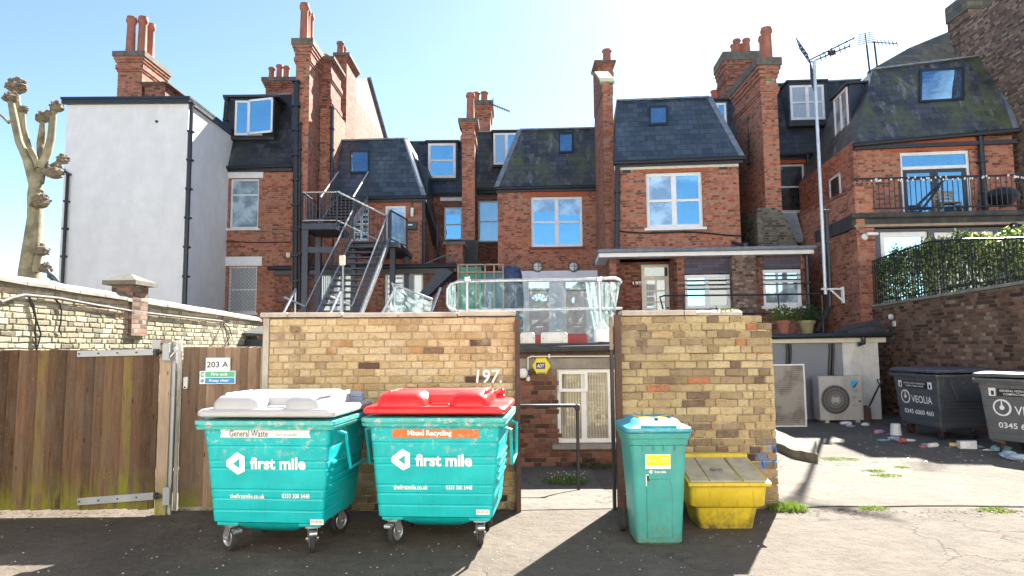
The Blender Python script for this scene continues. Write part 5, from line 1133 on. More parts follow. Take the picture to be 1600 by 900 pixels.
for _ in range(13000):
    x = rn.uniform(tr[0][0]+.1, LR+1.4); h = tz(x)+.1*math.sin(x*5)+.05*math.sin(x*13+1)+rn.uniform(-.08, .09)*(1 if rn.random() < .9 else 2); z = tp(x)+.08+(h-tp(x)-.08)*(1-rn.random()**2*1.0)
    d_ = rn.random(); y = .2+.5*d_*d_+.05*math.sin(x*7+z*5)
    if z > h-.06: y = .15+rn.random()*.5
    pts.append((x, y, z))
m = MB(); leaves(m, pts, .05, rn, n=3); m.build('foliage', [MA['leaf'], MA['leafy'], MA['leafd']], HG)
m = MB()
for i in range(60): x = tr[0][0]+.2+i*(LR+1-tr[0][0])/60; m.tube([(x, .45, tp(x)), (x+rn.uniform(-.1, .1), .42, tz(x)-.15)], .012, 5)
m.build('stem', MA['barkd'], HG)
C_ = thing('security_camera', 'white dome camera on the brown wall above the grey bins', 'camera', (pF.x, pF.y, 0), yr)
q = fR.p3(1392, 495, -.08); m = MB(); m.lathe([(.001, -.07), (.05, -.05), (.07, 0), (.05, .05), (.001, .07)], q[0], q[1], q[2], 12); m.cbox(q[0]-.06, q[0]+.06, -.03, 0, q[2]-.23, q[2]-.1, .005); m.build('body', MA['plastic'], C_, smooth=True); m = MB(); m.lathe([(.03, 0), (.028, -.02), (.001, -.03)], q[0]-.02, q[1]-.06, q[2], 10, axis='y'); m.build('lens', MA['black'], C_)

# ================================================================== TERRACE ITEMS
# ------------------------------------------------------------------ metal fire escape
S = thing('fire_escape', 'dark steel outdoor staircase with pale handrails climbing to two landings', 'staircase')
def stair(xb0, xb1, Yb, zb, xt0, xt1, Yt, zt, n):
    """flight rising away from the viewer; x at bottom (left,right) and at top"""
    m = MB()
    for i in range(n):
        t = (i+.5)/n; a, b = xb0+(xt0-xb0)*t, xb1+(xt1-xb1)*t; y = Yb+(Yt-Yb)*t; z = zb+(zt-zb)*(i+1)/n
        m.cbox(a+.03, b-.03, y-.13, y+.13, z-.045, z, .006)
    m.build('tread', MA['steelblk'], S)
    for a, b in ((xb0, xt0), (xb1, xt1)):
        m = MB(); m.bar((a, Yb-.1, zb+.05), (b, Yt, zt-.02), .045, .24); m.build('stringer', MA['galv'], S)
def rail(p0, p1, drop0=None, h=1.0, n=18, mat='galv', name='handrail', posts=True, tail=False):
    p0, p1 = Vector(p0), Vector(p1); m = MB(); up = Vector((0, 0, h)); pts = [p0+up, p1+up]
    if tail: pts = [p0+up+Vector((-.55, 0, .25)), p0+up]+pts[1:]
    m.tube(pts, .028, 8); m.tube([p0+up*.1, p1+up*.1], .02, 8)
    o = m.build(name, MA[mat], S, smooth=True)
    m = MB()
    for i in range(n+1):
        c = p0.lerp(p1, i/n); m.tube([c+up*.1, c+up], .01, 5)
    for c in (p0, p1): m.tube([c-Vector((0, 0, .1)), c+up], .026, 8)
    m.build('baluster', MA['steelblk'], o)
def wp(px, py, Y): return tuple(at(px, py, Y))
b0, b1 = wp(478, 500, 17.2), wp(548, 500, 17.2); t0, t1 = wp(551, 375, 20.6), wp(607, 375, 20.6)
zb = 1.75; zt1 = 4.95
stair(b0[0], b1[0], 17.2, zb, t0[0], t1[0], 20.6, zt1, 17)
rail((b0[0]-.02, 17.2, zb), (t0[0]-.02, 20.6, zt1), h=1.0, n=26, tail=True); rail((b1[0]+.02, 17.2, zb), (t1[0]+.02, 20.6, zt1), h=1.0, n=26, tail=True)
# upper landing by the door
m = MB(); L0 = t0[0]-.05; L1 = at(641, 400, 22.9).x
m.box(L0, L1, 20.6, 21.9, zt1-.16, zt1); m.box(L1-1.6, L1, 21.9, 23.3, zt1-.16, zt1); m.build('landing', MA['steelblk'], S)
rail((t1[0]+.05, 20.62, zt1), (L1, 22.2, zt1), h=1.0, n=14, mat='steelblk')
for (x_, y_) in ((t1[0]+.1, 20.8), (L0+.05, 20.8), (L1-.1, 22.8)): m = MB(); m.cbox(x_-.08, x_+.08, y_-.08, y_+.08, 1.7, zt1-.16, .01); m.build('column', MA['steelblk'], S)
# left landing, a little higher
zt2 = at(500, 350, 20.5).z; A0, A1 = at(473, 350, 20.5).x, at(527, 350, 20.5).x
m = MB(); m.box(A0, A1, 20.4, 22.0, zt2-.18, zt2); m.box(A0+.02, A1, 20.44, 20.5, zt2-.9, zt2-.72); m.build('landing', MA['steelblk'], S)
for y_ in (20.42, 21.78): m = MB(); m.cbox(A0+.02, A0+.2, y_, y_+.18, 1.7, zt2-.181, .01); m.build('column', MA['steelblk'], S)
rail((A0, 20.42, zt2), (A1, 20.42, zt2), h=.98, n=10, mat='galv'); rail((A0, 20.42, zt2), (A0, 21.9, zt2), h=.98, n=10, mat='steelblk')
rail((A1, 20.45, zt2+.0), (t0[0]+.95, 20.9, zt1-.1), h=1.0, n=12, mat='galv')
# top flight up to the roof
c0 = wp(500, 350, 21.2); c1 = wp(551, 350, 21.2); d0, d1 = wp(529, 300, 23.3), wp(576, 300, 23.3)
zt3 = at(575, 270, 23.3).z-1.0
stair(c0[0], c1[0], 21.2, zt2, d0[0], d1[0], 23.2, zt3, 9)
rail((c0[0], 21.2, zt2), (d0[0], 23.2, zt3), h=1.0, n=12, mat='galv'); rail((c1[0], 21.2, zt2), (d1[0], 23.2, zt3), h=1.0, n=14, mat='galv')
B_ = thing('entry_box', 'cream door entry box on a thin pole in front of the stair treads', 'entry box', at(534, 470, 16.9)*1)
B_.location.z = 1.74; m = MB(); z_ = at(534, 415, 16.9).z-1.74; zt_ = at(534, 399, 16.9).z-1.74
m.cbox(-.07, .07, -.06, .05, z_, zt_, .02); m.build('box', MA['cream'], B_); m = MB(); m.tube([(.02, 0, 0), (.02, 0, z_)], .025, 8); m.build('pole', MA['alu'], B_)
# low rails at the foot of the stairs and the sloping sheeted barrier
T_ = thing('low_handrail', 'short pale sloping handrail left of the stair foot', 'handrail'); m = MB()
m.tube([wp(440, 495, 16.5), wp(462, 452, 17.4)], .03, 8); m.tube([wp(462, 452, 17.4), (at(462, 452, 17.4).x, 17.4, 1.72)], .025, 8)
m.build('rail', MA['galv'], T_, smooth=True)
T_ = thing('low_handrail', 'second short sloping handrail standing in front of the stair treads', 'handrail'); m = MB()
m.tube([wp(514, 495, 16.0), wp(533, 452, 16.9)], .03, 8); m.tube([wp(533, 452, 16.9), (at(533, 452, 16.9).x, 16.9, 1.72)], .03, 8)
m.build('rail', MA['galv'], T_, smooth=True)
# sheeting material
def sheet_mat(name, c, op):
    t = NT(name); t.set(base=c, rough=.4, trans=.0)
    n = t.noise(5, 6, .75, dist=1.5); t.bump(n, .7, .08)
    tr_ = t.n('ShaderNodeBsdfTransparent', {'Color': (.95, 1, .99, 1)}); tl = t.n('ShaderNodeBsdfTranslucent', {'Color': (*c, 1)})
    m1 = t.n('ShaderNodeMixShader', {0: .5, 1: t.b.outputs[0], 2: tl.outputs[0]})
    f_ = t.rng(n, .52, .85, op, min(op+.45, 1))
    m2 = t.n('ShaderNodeMixShader', {0: f_, 1: tr_.outputs[0], 2: m1.outputs[0]})
    t.t.links.new(m2.outputs[0], t.t.nodes['Material Output'].inputs['Surface']); return t.m
MA['sheet'] = sheet_mat('thin_clear_sheeting', (.6, .76, .72), .04); MA['sheet2'] = sheet_mat('bunched_clear_sheeting', (.6, .78, .78), .3)
def drape(par, name, x0, x1, z0, z1, Y, mat, seed, gather=0, amp=.04, nx=46, nz=16):
    rn = random.Random(seed); ph = [rn.uniform(0, 6.3) for _ in range(6)]; vs = []; fs = []
    for j in range(nz+1):
        v = j/nz
        for i in range(nx+1):
            u = i/nx; x = x0+(x1-x0)*u; z = z0+(z1-z0)*v
            z += -.05*math.sin(u*9+ph[3])*(1-v)*(1 if v < 1 else 0)
            if gather: x += gather*(1-v)**1.3*(u-.5)
            y = Y+amp*(math.sin(u*31+ph[0]+v*3)+.6*math.sin(u*53+ph[1]-v*5)+.5*math.sin(v*11+ph[2]+u*7))*(1-.6*v)
            vs.append((x, y, z))
    for j in range(nz):
        for i in range(nx): a = j*(nx+1)+i; fs.append((a, a+1, a+nx+2, a+nx+1))
    m = MB(); m.add(vs, fs); return m.build(name, MA[mat], par, smooth=True, fix=False)
T_ = thing('scaffold_barrier', 'galvanised tube barrier hung with clear plastic sheeting on the terrace edge', 'barrier'); Y = 12.6
P = lambda px, py, Y_=Y: Vector(at(px, py, Y_)); m = MB()
m.tube([P(712, 485), P(703, 482), P(699, 475), P(699, 452), P(704, 444), P(716, 440), P(800, 438), P(900, 437), P(960, 435), P(969, 438), P(971, 442)], .028, 10)
m.tube([P(705, 485), P(800, 484), P(900, 483), P(972, 482)], .024, 10); m.tube([P(971, 441), P(955, 458), P(962, 482)], .022, 8)
m.build('frame', MA['galv'], T_, smooth=True)
for px_ in (730, 936):
    m = MB(); a = P(px_, 433, Y-.05); m.tube([a, (a.x+(.02 if px_ > 900 else 0), a.y, 1.77)], .032, 10); m.cbox(a.x-.05, a.x+.05, Y-.1, Y+.05, P(px_, 437).z-.05, P(px_, 437).z+.05, .01); m.build('post', MA['galv'], T_, smooth=True)
m = MB(); a = P(940, 520); m.loft([rr(a.x-.14, a.x+.14, Y-.2, Y+.1, 1.75, .05), rr(a.x-.14, a.x+.14, Y-.2, Y+.1, 1.98, .05), rr(a.x-.08, a.x+.08, Y-.14, Y+.04, 2.05, .04), rr(a.x-.05, a.x+.05, Y-.11, Y, 2.14, .03)]); m.build('ballast_weight', MA['plastic'], T_, smooth=True)
drape(T_, 'sheeting', P(702, 450).x, P(803, 450).x, P(750, 483).z, P(750, 441).z, Y+.05, 'sheet', 1)
drape(T_, 'sheeting', P(803, 450).x+.01, P(935, 450).x, P(850, 528).z, P(850, 441).z, Y+.06, 'sheet', 4, amp=.03)
drape(T_, 'sheeting', P(915, 450).x, P(968, 450).x, P(940, 525).z, P(940, 441).z, Y-.02, 'sheet2', 2, gather=-.35, amp=.06)
drape(T_, 'sheeting', P(700, 450).x, P(712, 450).x, P(705, 483).z, P(705, 445).z, Y-.0, 'sheet2', 9, amp=.03, nx=8)
T_ = thing('sheeted_rail', 'sloping rail wrapped in white plastic sheeting right of the stairs', 'barrier')
m = MB(); Y = 15.5; m.tube([P(597, 490, Y), P(617, 452, Y), P(613, 443, Y), P(675, 468, Y+.8)], .032, 8); m.tube([P(672, 492, Y), P(688, 450, Y+.6)], .03, 8); m.tube([P(617, 452, Y), (P(617, 452, Y).x, Y, 1.72)], .025, 8); m.build('rail', MA['galv'], T_, smooth=True)
vs = []; A, B2, C2, D2 = P(606, 490, Y-.05), P(672, 494, Y-.05), P(676, 470, Y+.75), P(615, 446, Y)
m = MB(); n = 24; q = []
for j in range(n+1):
    for i in range(n+1):
        u, v = i/n, j/n; p = (A*(1-u)+B2*u)*(1-v)+(D2*(1-u)+C2*u)*v; p.y += .06*math.sin(u*17+v*6)+.05*math.sin(v*13-u*5); q.append(p)
m.add(q, [(j*(n+1)+i, j*(n+1)+i+1, (j+1)*(n+1)+i+1, (j+1)*(n+1)+i) for j in range(n) for i in range(n)]); m.build('sheeting', MA['sheet2'], T_, smooth=True, fix=False)
# frame filled with green and blue netting
T_ = thing('metal_cage_frame', 'pale timber lattice frame backed with green and blue sheets', 'frame'); Y = 20.5
m = MB(); a, b = P(716, 414, Y), P(786, 414, Y); z_ = P(750, 437, Y).z
for k in range(6): x_ = a.x+(b.x-a.x)*k/5; m.bar((x_, Y, z_-1.2), (x_, Y, a.z), .05, .05)
for z__ in (a.z, (a.z+z_)/2, z_): m.bar((a.x, Y-.03, z__), (b.x, Y-.03, z__), .045, .045)
m.build('lattice', MA['post'], T_); m = MB(); m.box(a.x+.03, a.x+.7, Y+.06, Y+.16, z_-1.2, a.z-.05, 0); m.box(a.x+.72, b.x-.02, Y+.07, Y+.18, z_-1.2, a.z-.2, 1); m.build('sheet_backing', [simple('green_sheet', (.02, .25, .18), .5, var=.3), simple('blue_sheet', (.04, .18, .26), .5, var=.3)], T_)
T_ = thing('covered_bundle', 'dark blue tarpaulin bundle beside the pale lattice frame', 'bundle', (0, 0, 0)); a = P(797, 427, 20.8); m = MB(); rn = random.Random(5); rg = []
for s_, z_ in ((.9, 1.7), (1, 4.2-.9), (1.05, a.z-.1), (.7, a.z+.15), (.25, a.z+.2)): rg.append([(a.x+.42*s_*math.cos(R(30*i))*rn.uniform(.85, 1.1), 20.9+.3*s_*math.sin(R(30*i)), z_+rn.uniform(-.05, .05)) for i in range(12)])
m.loft(rg); m.build('tarpaulin', simple('blue_tarpaulin', (.045, .075, .15), .5, var=.4), T_, smooth=True)
# black railing and plant pots on the right hand terrace
T_ = thing('terrace_railing', 'thin black railing in front of the white framed ground floor windows', 'railing'); Y = 16.1
m = MB(); m.tube([P(1036, 483, Y), P(1031, 464, Y), P(1038, 462, Y), P(1160, 461, Y), P(1285, 459, Y)], .022, 8); m.tube([P(1090, 491, Y), P(1290, 488, Y)], .018, 8); m.build('rail', MA['black'], T_, smooth=True)
for px_ in (1067, 1216, 1284): m = MB(); a = P(px_, 461, Y); m.tube([a, (a.x, Y, 1.72)], .022, 8); m.build('post', MA['black'], T_)
rn = random.Random(12)
for px_, mt, lb, fl in ((1225, 'terra', 'terracotta flowerpot with white flowers on the store roof', 1), (1261, 'potg', 'olive glazed flowerpot with dark bushy plant on the store roof', 0)):
    MA.setdefault('potg', simple('olive_glaze', (.26, .25, .11), .5, var=.2))
    a = P(px_, 521, 15.75); zt_ = P(px_, 501, 15.75).z; r_ = .17 if fl else .19; h = zt_-a.z
    T_ = thing('plant_pot', lb, 'plant pot', (a.x, 15.75, a.z)); m = MB(); m.lathe([(r_*.62, 0), (r_*.95, h*.78), (r_*1.08, h*.8), (r_*1.1, h), (r_*.98, h), (r_*.9, h*.85)], n=20); m.build('pot', MA[mt], T_, smooth=True)
    m = MB(); pts = [(rn.gauss(0, .19), rn.gauss(0, .14), h+abs(rn.gauss(.12, .12))) for _ in range(650)]; leaves(m, pts, .035, rn); m.build('foliage', MA['leafd' if not fl else 'leaf'], T_)
    if fl: m = MB(); leaves(m, [(rn.gauss(0.02, .2), rn.gauss(-.08, .1), h+.12+abs(rn.gauss(.1, .1))) for _ in range(45)], .035, rn); m.build('flower', MA['fern'], T_)
T_ = thing('potted_shrub', 'wispy green shrub growing behind the railing left of the flowerpots', 'shrub', (P(1165, 490, 16.6).x, 16.6, 1.74)); m = MB(); leaves(m, [(rn.gauss(0, .35), rn.gauss(0, .12), abs(rn.gauss(.3, .25))) for _ in range(700)], .035, rn); m.build('foliage', MA['leaf'], T_)
T_ = thing('potted_palm', 'spiky dark potted plant in front of the barred ground floor window', 'plant', (P(1122, 480, 17.6).x, 17.6, 1.74)); m = MB()
for i in range(34):
    a = rn.uniform(0, 6.28); e = rn.uniform(.5, 1.4); L = rn.uniform(.35, .6); d = Vector((math.cos(a)*math.cos(e), math.sin(a)*math.cos(e), math.sin(e))); s_ = Vector((-d.y, d.x, 0)).normalized()*.02; b = Vector((0, 0, .55)); m.add([b-s_, b+s_, b+d*L*.6+s_, b+d*L+Vector((0, 0, -.08)), b+d*L*.6-s_], [(0, 1, 2, 3, 4)])
m.build('leaf', MA['leafd'], T_); m = MB(); m.tube([(0, 0, 0), (0, 0, .55)], .04, 8); m.build('stem', MA['barkd'], T_)
# drain pipes in the corner by the parapet wall
T_ = thing('corner_drainpipe', 'black cranked drainpipe running down to the store roof', 'drainpipe'); pipe(T_, [P(1291, 330, 16.7), P(1297, 480, 16.7), P(1281, 512, 16.2), P(1276, 520, 16.0)], .05)
T_ = thing('vent_pipe', 'short black vertical pipe beside the white aerial pole', 'pipe'); pipe(T_, [P(1295, 397, 16.6), P(1297, 452, 16.6)], .045, clips=False)

# ------------------------------------------------------------------ aerials
MA['pole'] = simple('pale_aerial_pole', (.55, .6, .64), .4, .4, var=.15)
def yagi(T, c, d, L, n, size, grid=False):
    c, d = Vector(c), Vector(d).normalized(); s_ = d.cross(Vector((0, 0, 1))).normalized(); u = s_.cross(d); m = MB(); m.tube([c-d*.15, c+d*L], .016, 6)
    for i in range(n):
        p = c+d*L*(i+1)/n; k = size*(1-.35*i/n); m.tube([p-s_*k, p+s_*k], .012, 5)
    m.build('boom', MA['black'], T)
    if grid:
        for sg in (1, -1):
            m = MB(); b = c-d*.12; e = (u*.5*sg-d*.12); 
            for i in range(5): q = b+e*(.2+.25*i); m.tube([q-s_*.38, q+s_*.38], .012, 5)
            for k in (-.3, 0, .3): m.tube([b+s_*k+e*.15, b+s_*k+e*1.25], .014, 5)
            m.build('reflector', MA['black'], T)
T_ = thing('tv_aerial', 'large television aerial on a tall white pole bracketed to the parapet', 'aerial'); pb = P(1290, 460, 16.5); pt = Vector((pb.x, 16.5, P(1270, 95, 16.5).z))
m = MB(); m.tube([(pb.x, 16.5, pb.z), pt], .04, 10)
for i in range(18): z_ = pb.z+(pt.z-pb.z)*(i+.5)/18; m.lathe([(.043, -.015), (.046, 0), (.043, .015)], pb.x, 16.5, z_, 10)
m.build('pole', MA['pole'], T_, smooth=True)
m = MB(); z_ = P(1300, 452, 16.6).z; m.box(pb.x-.1, pb.x+.42, 16.47, 16.53, z_-.02, z_+.02); m.bar((pb.x+.1, 16.5, z_), (pb.x+.42, 16.5, z_-.3), .04, .04); m.box(pb.x+.4, pb.x+.44, 16.45, 16.55, z_-.35, z_+.05); m.build('bracket', MA['plastic'], T_)
yagi(T_, pt+Vector((.05, 0, .02)), (.8, -.45, .22), .8, 7, .2, True); yagi(T_, pt+Vector((.05, 0, .1)), (.8, -.3, .33), .95, 5, .09)
m = MB(); m.cbox(pt.x+.3, pt.x+.46, 16.3, 16.4, pt.z+.08, pt.z+.2, .02); m.build('dipole_box', MA['rust'], T_)
for i, (px_, pyb, pyt, dd) in enumerate(((1354, 112, 70, (-.3, -.5, .1)), (1366, 108, 66, (.7, -.5, -.3)))):
    T_ = thing('tv_aerial', ('left of two thin aerials standing behind the right hand slate roof', 'right of two thin aerials standing behind the right hand slate roof')[i], 'aerial', group='aerials behind the right hand roof')
    a, b = P(px_, pyb+25, 22), P(px_, pyt, 22); m = MB(); m.tube([(b.x+.12, 22, a.z-.6), b], .03, 8); m.build('pole', MA['black'], T_); yagi(T_, b, dd, .7, 6, .28)

# ------------------------------------------------------------------ air conditioners
def ac_unit(T, w_=.94, h=.99, d=.32, fan=(.36, .5), emblem=True):
    m = MB(); m.loft([rr(0, w_, 0, d, .06, .02), rr(0, w_, 0, d, h, .02)]); m.box(.1, .18, -.02, d+.02, -.0, .058); m.box(w_-.18, w_-.1, -.02, d+.02, -.0, .058)
    body = m.build('casing', MA['acbody'], T)
    m = MB(); cx, cz = fan[0]*w_, fan[1]*h; r_ = .31
    m.box(cx-.34, cx+.34, -.008, -.001, cz-.36, cz+.34, 0)
    g = m.build('fan_panel', MA['acbody'], T)
    m = MB(); m.lathe([(r_, -.009), (r_, -.012)], cx, 0, cz, 40, axis='y'); m.build('fan_opening', MA['black'], T)
    m = MB()
    for k in range(4): rr_ = .1+.068*k; m.tube([(cx+rr_*math.cos(R(12*i)), -.028, cz+rr_*math.sin(R(12*i))) for i in range(31)], .0035, 5)
    for k in range(44): a = 2*math.pi*k/44; m.tube([(cx+.08*math.cos(a), -.03, cz+.08*math.sin(a)), (cx+.2*math.cos(a+.25), -.034, cz+.2*math.sin(a+.25)), (cx+r_*math.cos(a+.4), -.02, cz+r_*math.sin(a+.4))], .0042, 4)
    m.cbox(cx-.075, cx+.075, -.045, -.02, cz-.065, cz+.065, .02); m.build('fan_guard', MA['acgrill'], T)
    if emblem:
        x0 = w_*.73; m = MB(); m.prism([(x0, h*.9), (x0+.17, h*.9), (x0, h*.76)], -.0065, -.001, 0); m.prism([(x0+.17, h*.895), (x0+.02, h*.755), (x0+.09, h*.755)], -.005, -.001, 1)
        m.build('blue_emblem', [MA['acblue'], MA['acblue2']], T)
        text(T, 'Daikin', .12, .025, (x0+.1, -.004, h*.7), mat='ktext'); text(T, 'INVERTER', .09, .012, (x0+.1, -.004, h*.665), mat='ktext')
        m = MB(); m.box(x0+.15, x0+.21, -.004, -.001, h*.45, h*.48); m.build('warning_sticker', MA['redmat'], T); text(T, 'R-32', .1, .03, (x0+.08, -.004, h*.37), mat='ktext')
        m = MB()
        for k in range(4): m.box(x0+.03, x0+.03+.09-.015*k, -.0035, -.001, h*(.56-.015*k), h*(.565-.015*k))
        m.build('rating_label', MA['ktext'], T)
    return T
MA['acbody'] = simple('pale_beige_casing', (.5, .485, .45), .5, var=.08, dirt=(.33, .3, .25)); MA['acgrill'] = simple('beige_guard', (.44, .42, .38), .5, var=.1)
MA['acblue'] = simple('cyan_print', (.02, .45, .8), .4, var=.03); MA['acblue2'] = simple('navy_blue_print', (.01, .1, .3), .4, var=.03)
pA_ = at(1272, 655, 14.85); T_ = thing('air_conditioner', 'beige air conditioning unit with large fan beside the white pier', 'air conditioner', (pA_.x, 14.55, 0)); sw = (at(1346, 650, 14.55).x-at(1272, 650, 14.55).x)/.94
ac_unit(T_)
pA_ = at(1216, 655, 14.6); T_ = thing('air_conditioner', 'second air conditioning unit half hidden behind a mesh screen panel', 'air conditioner', (at(1213, 655, 14.7).x-.3, 14.7, 0)); ac_unit(T_, emblem=False, w_=.98)
T_ = thing('mesh_screen', 'white framed wire mesh screen panel with rusty stains standing by the ruined wall', 'screen panel', (0, 13.9, 0)); fm = Fr(800, 13.9, 0, X=0); a = fm.rect(1207, 569, 1259, 664, 0); z0_, z1_ = 0, a[3]; a0, a1 = a[0], a[1]
m = MB()
for (u0, u1, v0, v1) in ((a0, a1, z1_-.03, z1_), (a0, a1, .0, .03), (a1-.03, a1, .03, z1_-.03), (a0, a0+.03, .03, z1_-.03)): m.cbox(u0, u1, 0, .04, v0, v1, .004)
m.build('frame', MA['white'], T_)
m = MB()
for i in range(26): x_ = a0+.03+(a1-a0-.06)*i/25; m.box(x_-.003, x_+.003, .015, .02, .03, z1_-.03)
for i in range(30): z_ = .03+(z1_-.06)*i/29; m.box(a0+.03, a1-.03, .0205, .026, z_-.003, z_+.003)
m.build('wire_mesh', MA['acgrill'], T_)
t = NT('stained_backing'); t.set(base=t.mix(t.rng(t.noise(2.2, 5, .6), .46, .6), (.4, .36, .3), (.13, .07, .05)), rough=.9); m = MB(); m.box(a0+.03, a1-.03, .03, .036, .03, z1_-.031); m.build('stained_board', t.m, T_)
T_ = thing('spade', 'dark spade leaning against the white pier near the grey bins', 'spade', (at(1352, 655, 14.6).x, 14.6, 0)); m = MB(); q = at(1375, 600, 14.95)-T_.location
m.tube([(.02, 0, .2), (q.x, q.y, q.z)], .018, 8); m.build('shaft', MA['black'], T_); m = MB(); m.tube([(q.x-.02, q.y, q.z), (q.x-.06, q.y, q.z+.1), (q.x+.08, q.y+.02, q.z+.1), (q.x+.02, q.y, q.z)], .014, 6); m.build('grip', MA['black'], T_)
m = MB(); m.loft([[(-.11, -.03, .0), (.13, -.03, .0), (.13, -.015, .0), (-.11, -.015, .0)], [(-.11, .0, .3), (.13, .0, .3), (.13, .015, .3), (-.11, .015, .3)], [(.0, .01, .36), (.05, .01, .36), (.05, .03, .36), (.0, .03, .36)]]); m.build('blade', MA['rust'], T_)

# ================================================================== BINS
def castor(T, x, y, rz=0, r=.1, top=.2, brake=True, rim='galv', fz=None):
    """swivel castor: fork, tyre, rim"""
    e = bpy.data.objects.new('castor', None)
    m = MB(); w_ = .035
    m.cbox(-.06, .06, -.06, .06, top-.012, top+.004, .003)
    for s_ in (-1, 1): m.hexa([(s_*w_-.003, .0, r-.02), (s_*w_+.003, .0, r-.02), (s_*w_+.003, .055, r-.02), (s_*w_-.003, .055, r-.02), (s_*w_-.003, -.05, top-.012), (s_*w_+.003, -.05, top-.012), (s_*w_+.003, .04, top-.012), (s_*w_-.003, .04, top-.012)])
    m.cbox(-w_-.003, w_+.003, -.055, .045, top-.02, top-.01, .003); m.tube([(-.05, .03, r), (.05, .03, r)], .012, 8)
    if brake: m.cbox(-.03, .03, -.1, -.045, r+.06, r+.085, .006); m.tube([(-.03, -.1, r+.065), (.03, -.1, r+.065)], .018, 8)
    fo = m.build('castor', MA[rim], T, smooth=True); fo.location = (x, y, 0); fo.rotation_euler = (0, 0, rz)
    m = MB(); m.lathe([(r*.66, -.02), (r*.86, -.024), (r*.97, -.018), (r, -.006), (r, .006), (r*.97, .018), (r*.86, .024), (r*.66, .02)], 0, .03, r, 28, axis='x', caps=False); m.build('tyre', MA['tyre'], fo, smooth=True)
    m = MB(); m.lathe([(.02, -.026), (.02, -.018), (r*.5, -.012), (r*.62, -.022), (r*.67, -.018), (r*.67, .018), (r*.62, .022), (r*.5, .012), (.02, .018), (.02, .026)], 0, .03, r, 24, axis='x'); m.build('rim', MA[rim], fo, smooth=True)
    return fo
def big_bin(name, label, loc, rz, body, lid, W=1.22, D=.98, H=1.08, z0=.25, taper=.075, lidh=1.12, group=None, flat_lid=False, rimc='galv', tank=True, crz=(0, 0, 0, 0)):
    """four wheeled steel refuse container; origin on the ground under the middle of its front rim"""
    T = thing(name, label, 'bin', loc, rz, group)
    def ring(z, e=0, c=.03):
        t = (H-z)/(H-z0); k = taper*t; return rr(-W/2+k-e, W/2-k+e, .06*t-e, D-.1*t+e, z, c)
    m = MB(); rings = []; z = z0; ribs = [(z0+.13, .008), (z0+.2, .0), (z0+.36, .008), (z0+.42, .0), (z0+.62, .008), (z0+.68, 0)]
    prof = [(z0, -.02), (z0+.012, 0)]
    for zz in (.105, .20, .27, .44, .50, .62): prof += [(z0+zz-.012, 0), (z0+zz-.004, -.0035), (z0+zz+.004, -.0035), (z0+zz+.012, .0)]
    prof += [(H-.02, 0), (H, 0)]
    rings = [ring(a, b) for a, b in prof]; m.loft(rings); bd = m.build('body', MA[body], T, smooth=True, sang=9)
    m = MB(); m.loft([ring(H-.07, .0), ring(H-.068, .05), ring(H-.045, .055), ring(H-.04, .042), ring(H-.034, .042), ring(H-.03, .056), ring(H+.0, .054), ring(H+.004, .0)]); m.build('rim_band', MA['tealrim' if body == 'teal' else body], T, smooth=True)
    if tank: m = MB(); m.loft([rr(-W/2+.35, W/2-.35, .2, D-.3, z0-.09, .05), rr(-W/2+.25, W/2-.22, .1, D-.2, z0-.03, .05), rr(-W/2+.2, W/2-.18, .08, D-.18, z0+.01, .05)]); m.build('belly', MA[body], T, smooth=True)
    for i, (x, y) in enumerate(((-W/2+.19, .15), (W/2-.19, .15), (-W/2+.19, D-.25), (W/2-.19, D-.25))):
        m = MB(); m.cbox(x-.09, x+.09, y-.07, y+.07, z0-.025, z0+.03, .006); m.build('wheel_bracket', MA[body], T); castor(T, x, y, R(crz[i]), r=.11 if z0 > .22 else .1, top=z0-.026, rim=rimc)
    # lid
    Lz = H+.03; m = MB(); o = .045
    if flat_lid:
        m.loft([rr(-W/2-o, W/2+o, -o, D+o, Lz, .04), rr(-W/2-o-.01, W/2+o+.01, -o-.01, D+o+.01, Lz+.025, .05), rr(-W/2-o, W/2+o, -o, D+o, Lz+.05, .06), rr(-W/2+.05, W/2-.05, .06, D-.06, Lz+.075, .06), rr(-W/2+.09, W/2-.09, .1, D-.1, Lz+.06, .06)])
        L_ = m.build('lid', MA[lid], T, smooth=True)
    else:
        m.loft([rr(-W/2-o+.01, W/2+o-.01, -o+.01, D+.03, Lz, .05), rr(-W/2-o, W/2+o, -o, D+.03, Lz+.012, .05), rr(-W/2-o, W/2+o, -o, D+.03, Lz+.04, .05), rr(-W/2-o+.02, W/2+o-.02, -o+.02, D+.02, Lz+.06, .05)])
        L_ = m.build('lid', MA[lid], T, smooth=True)
        m = MB(); h = .15
        def hump(x0, x1, y0, y1, hh):
            m.loft([rr(x0, x1, y0, y1, Lz+.055, .06, 4), rr(x0+.008, x1-.008, y0+.012, y1-.01, Lz+.055+hh*.5, .07, 4), rr(x0+.03, x1-.03, y0+.05, y1-.02, Lz+.055+hh*.85, .08, 4), rr(x0+.07, x1-.07, y0+.11, y1-.05, Lz+.055+hh, .08, 4)])
        hump(-W/2+.05, -.07, -.0, .6, .12); hump(.13, W/2-.1, -.0, .6, .12)
        m.loft([rr(-W/2+.06, W/2-.11, .2, D-.12, Lz+.054, .08, 4), rr(-W/2+.07, W/2-.12, .23, D-.14, Lz+.14, .08, 4), rr(-W/2+.12, W/2-.18, .32, D-.2, Lz+.178, .08, 4)])
        for x_ in (-.4, .42, .5): m.cbox(x_-.008, x_+.008, .1, .55, Lz+.15, Lz+.184, .003)
        m.build('lid_dome', MA[lid], L_, smooth=True)
        m = MB(); m.cbox(-.05, .11, .1, .19, Lz+.058, Lz+.075, .006); m.build('handle_recess', MA['lidrec' if lid == 'lidw' else lid], L_)
    m = MB()
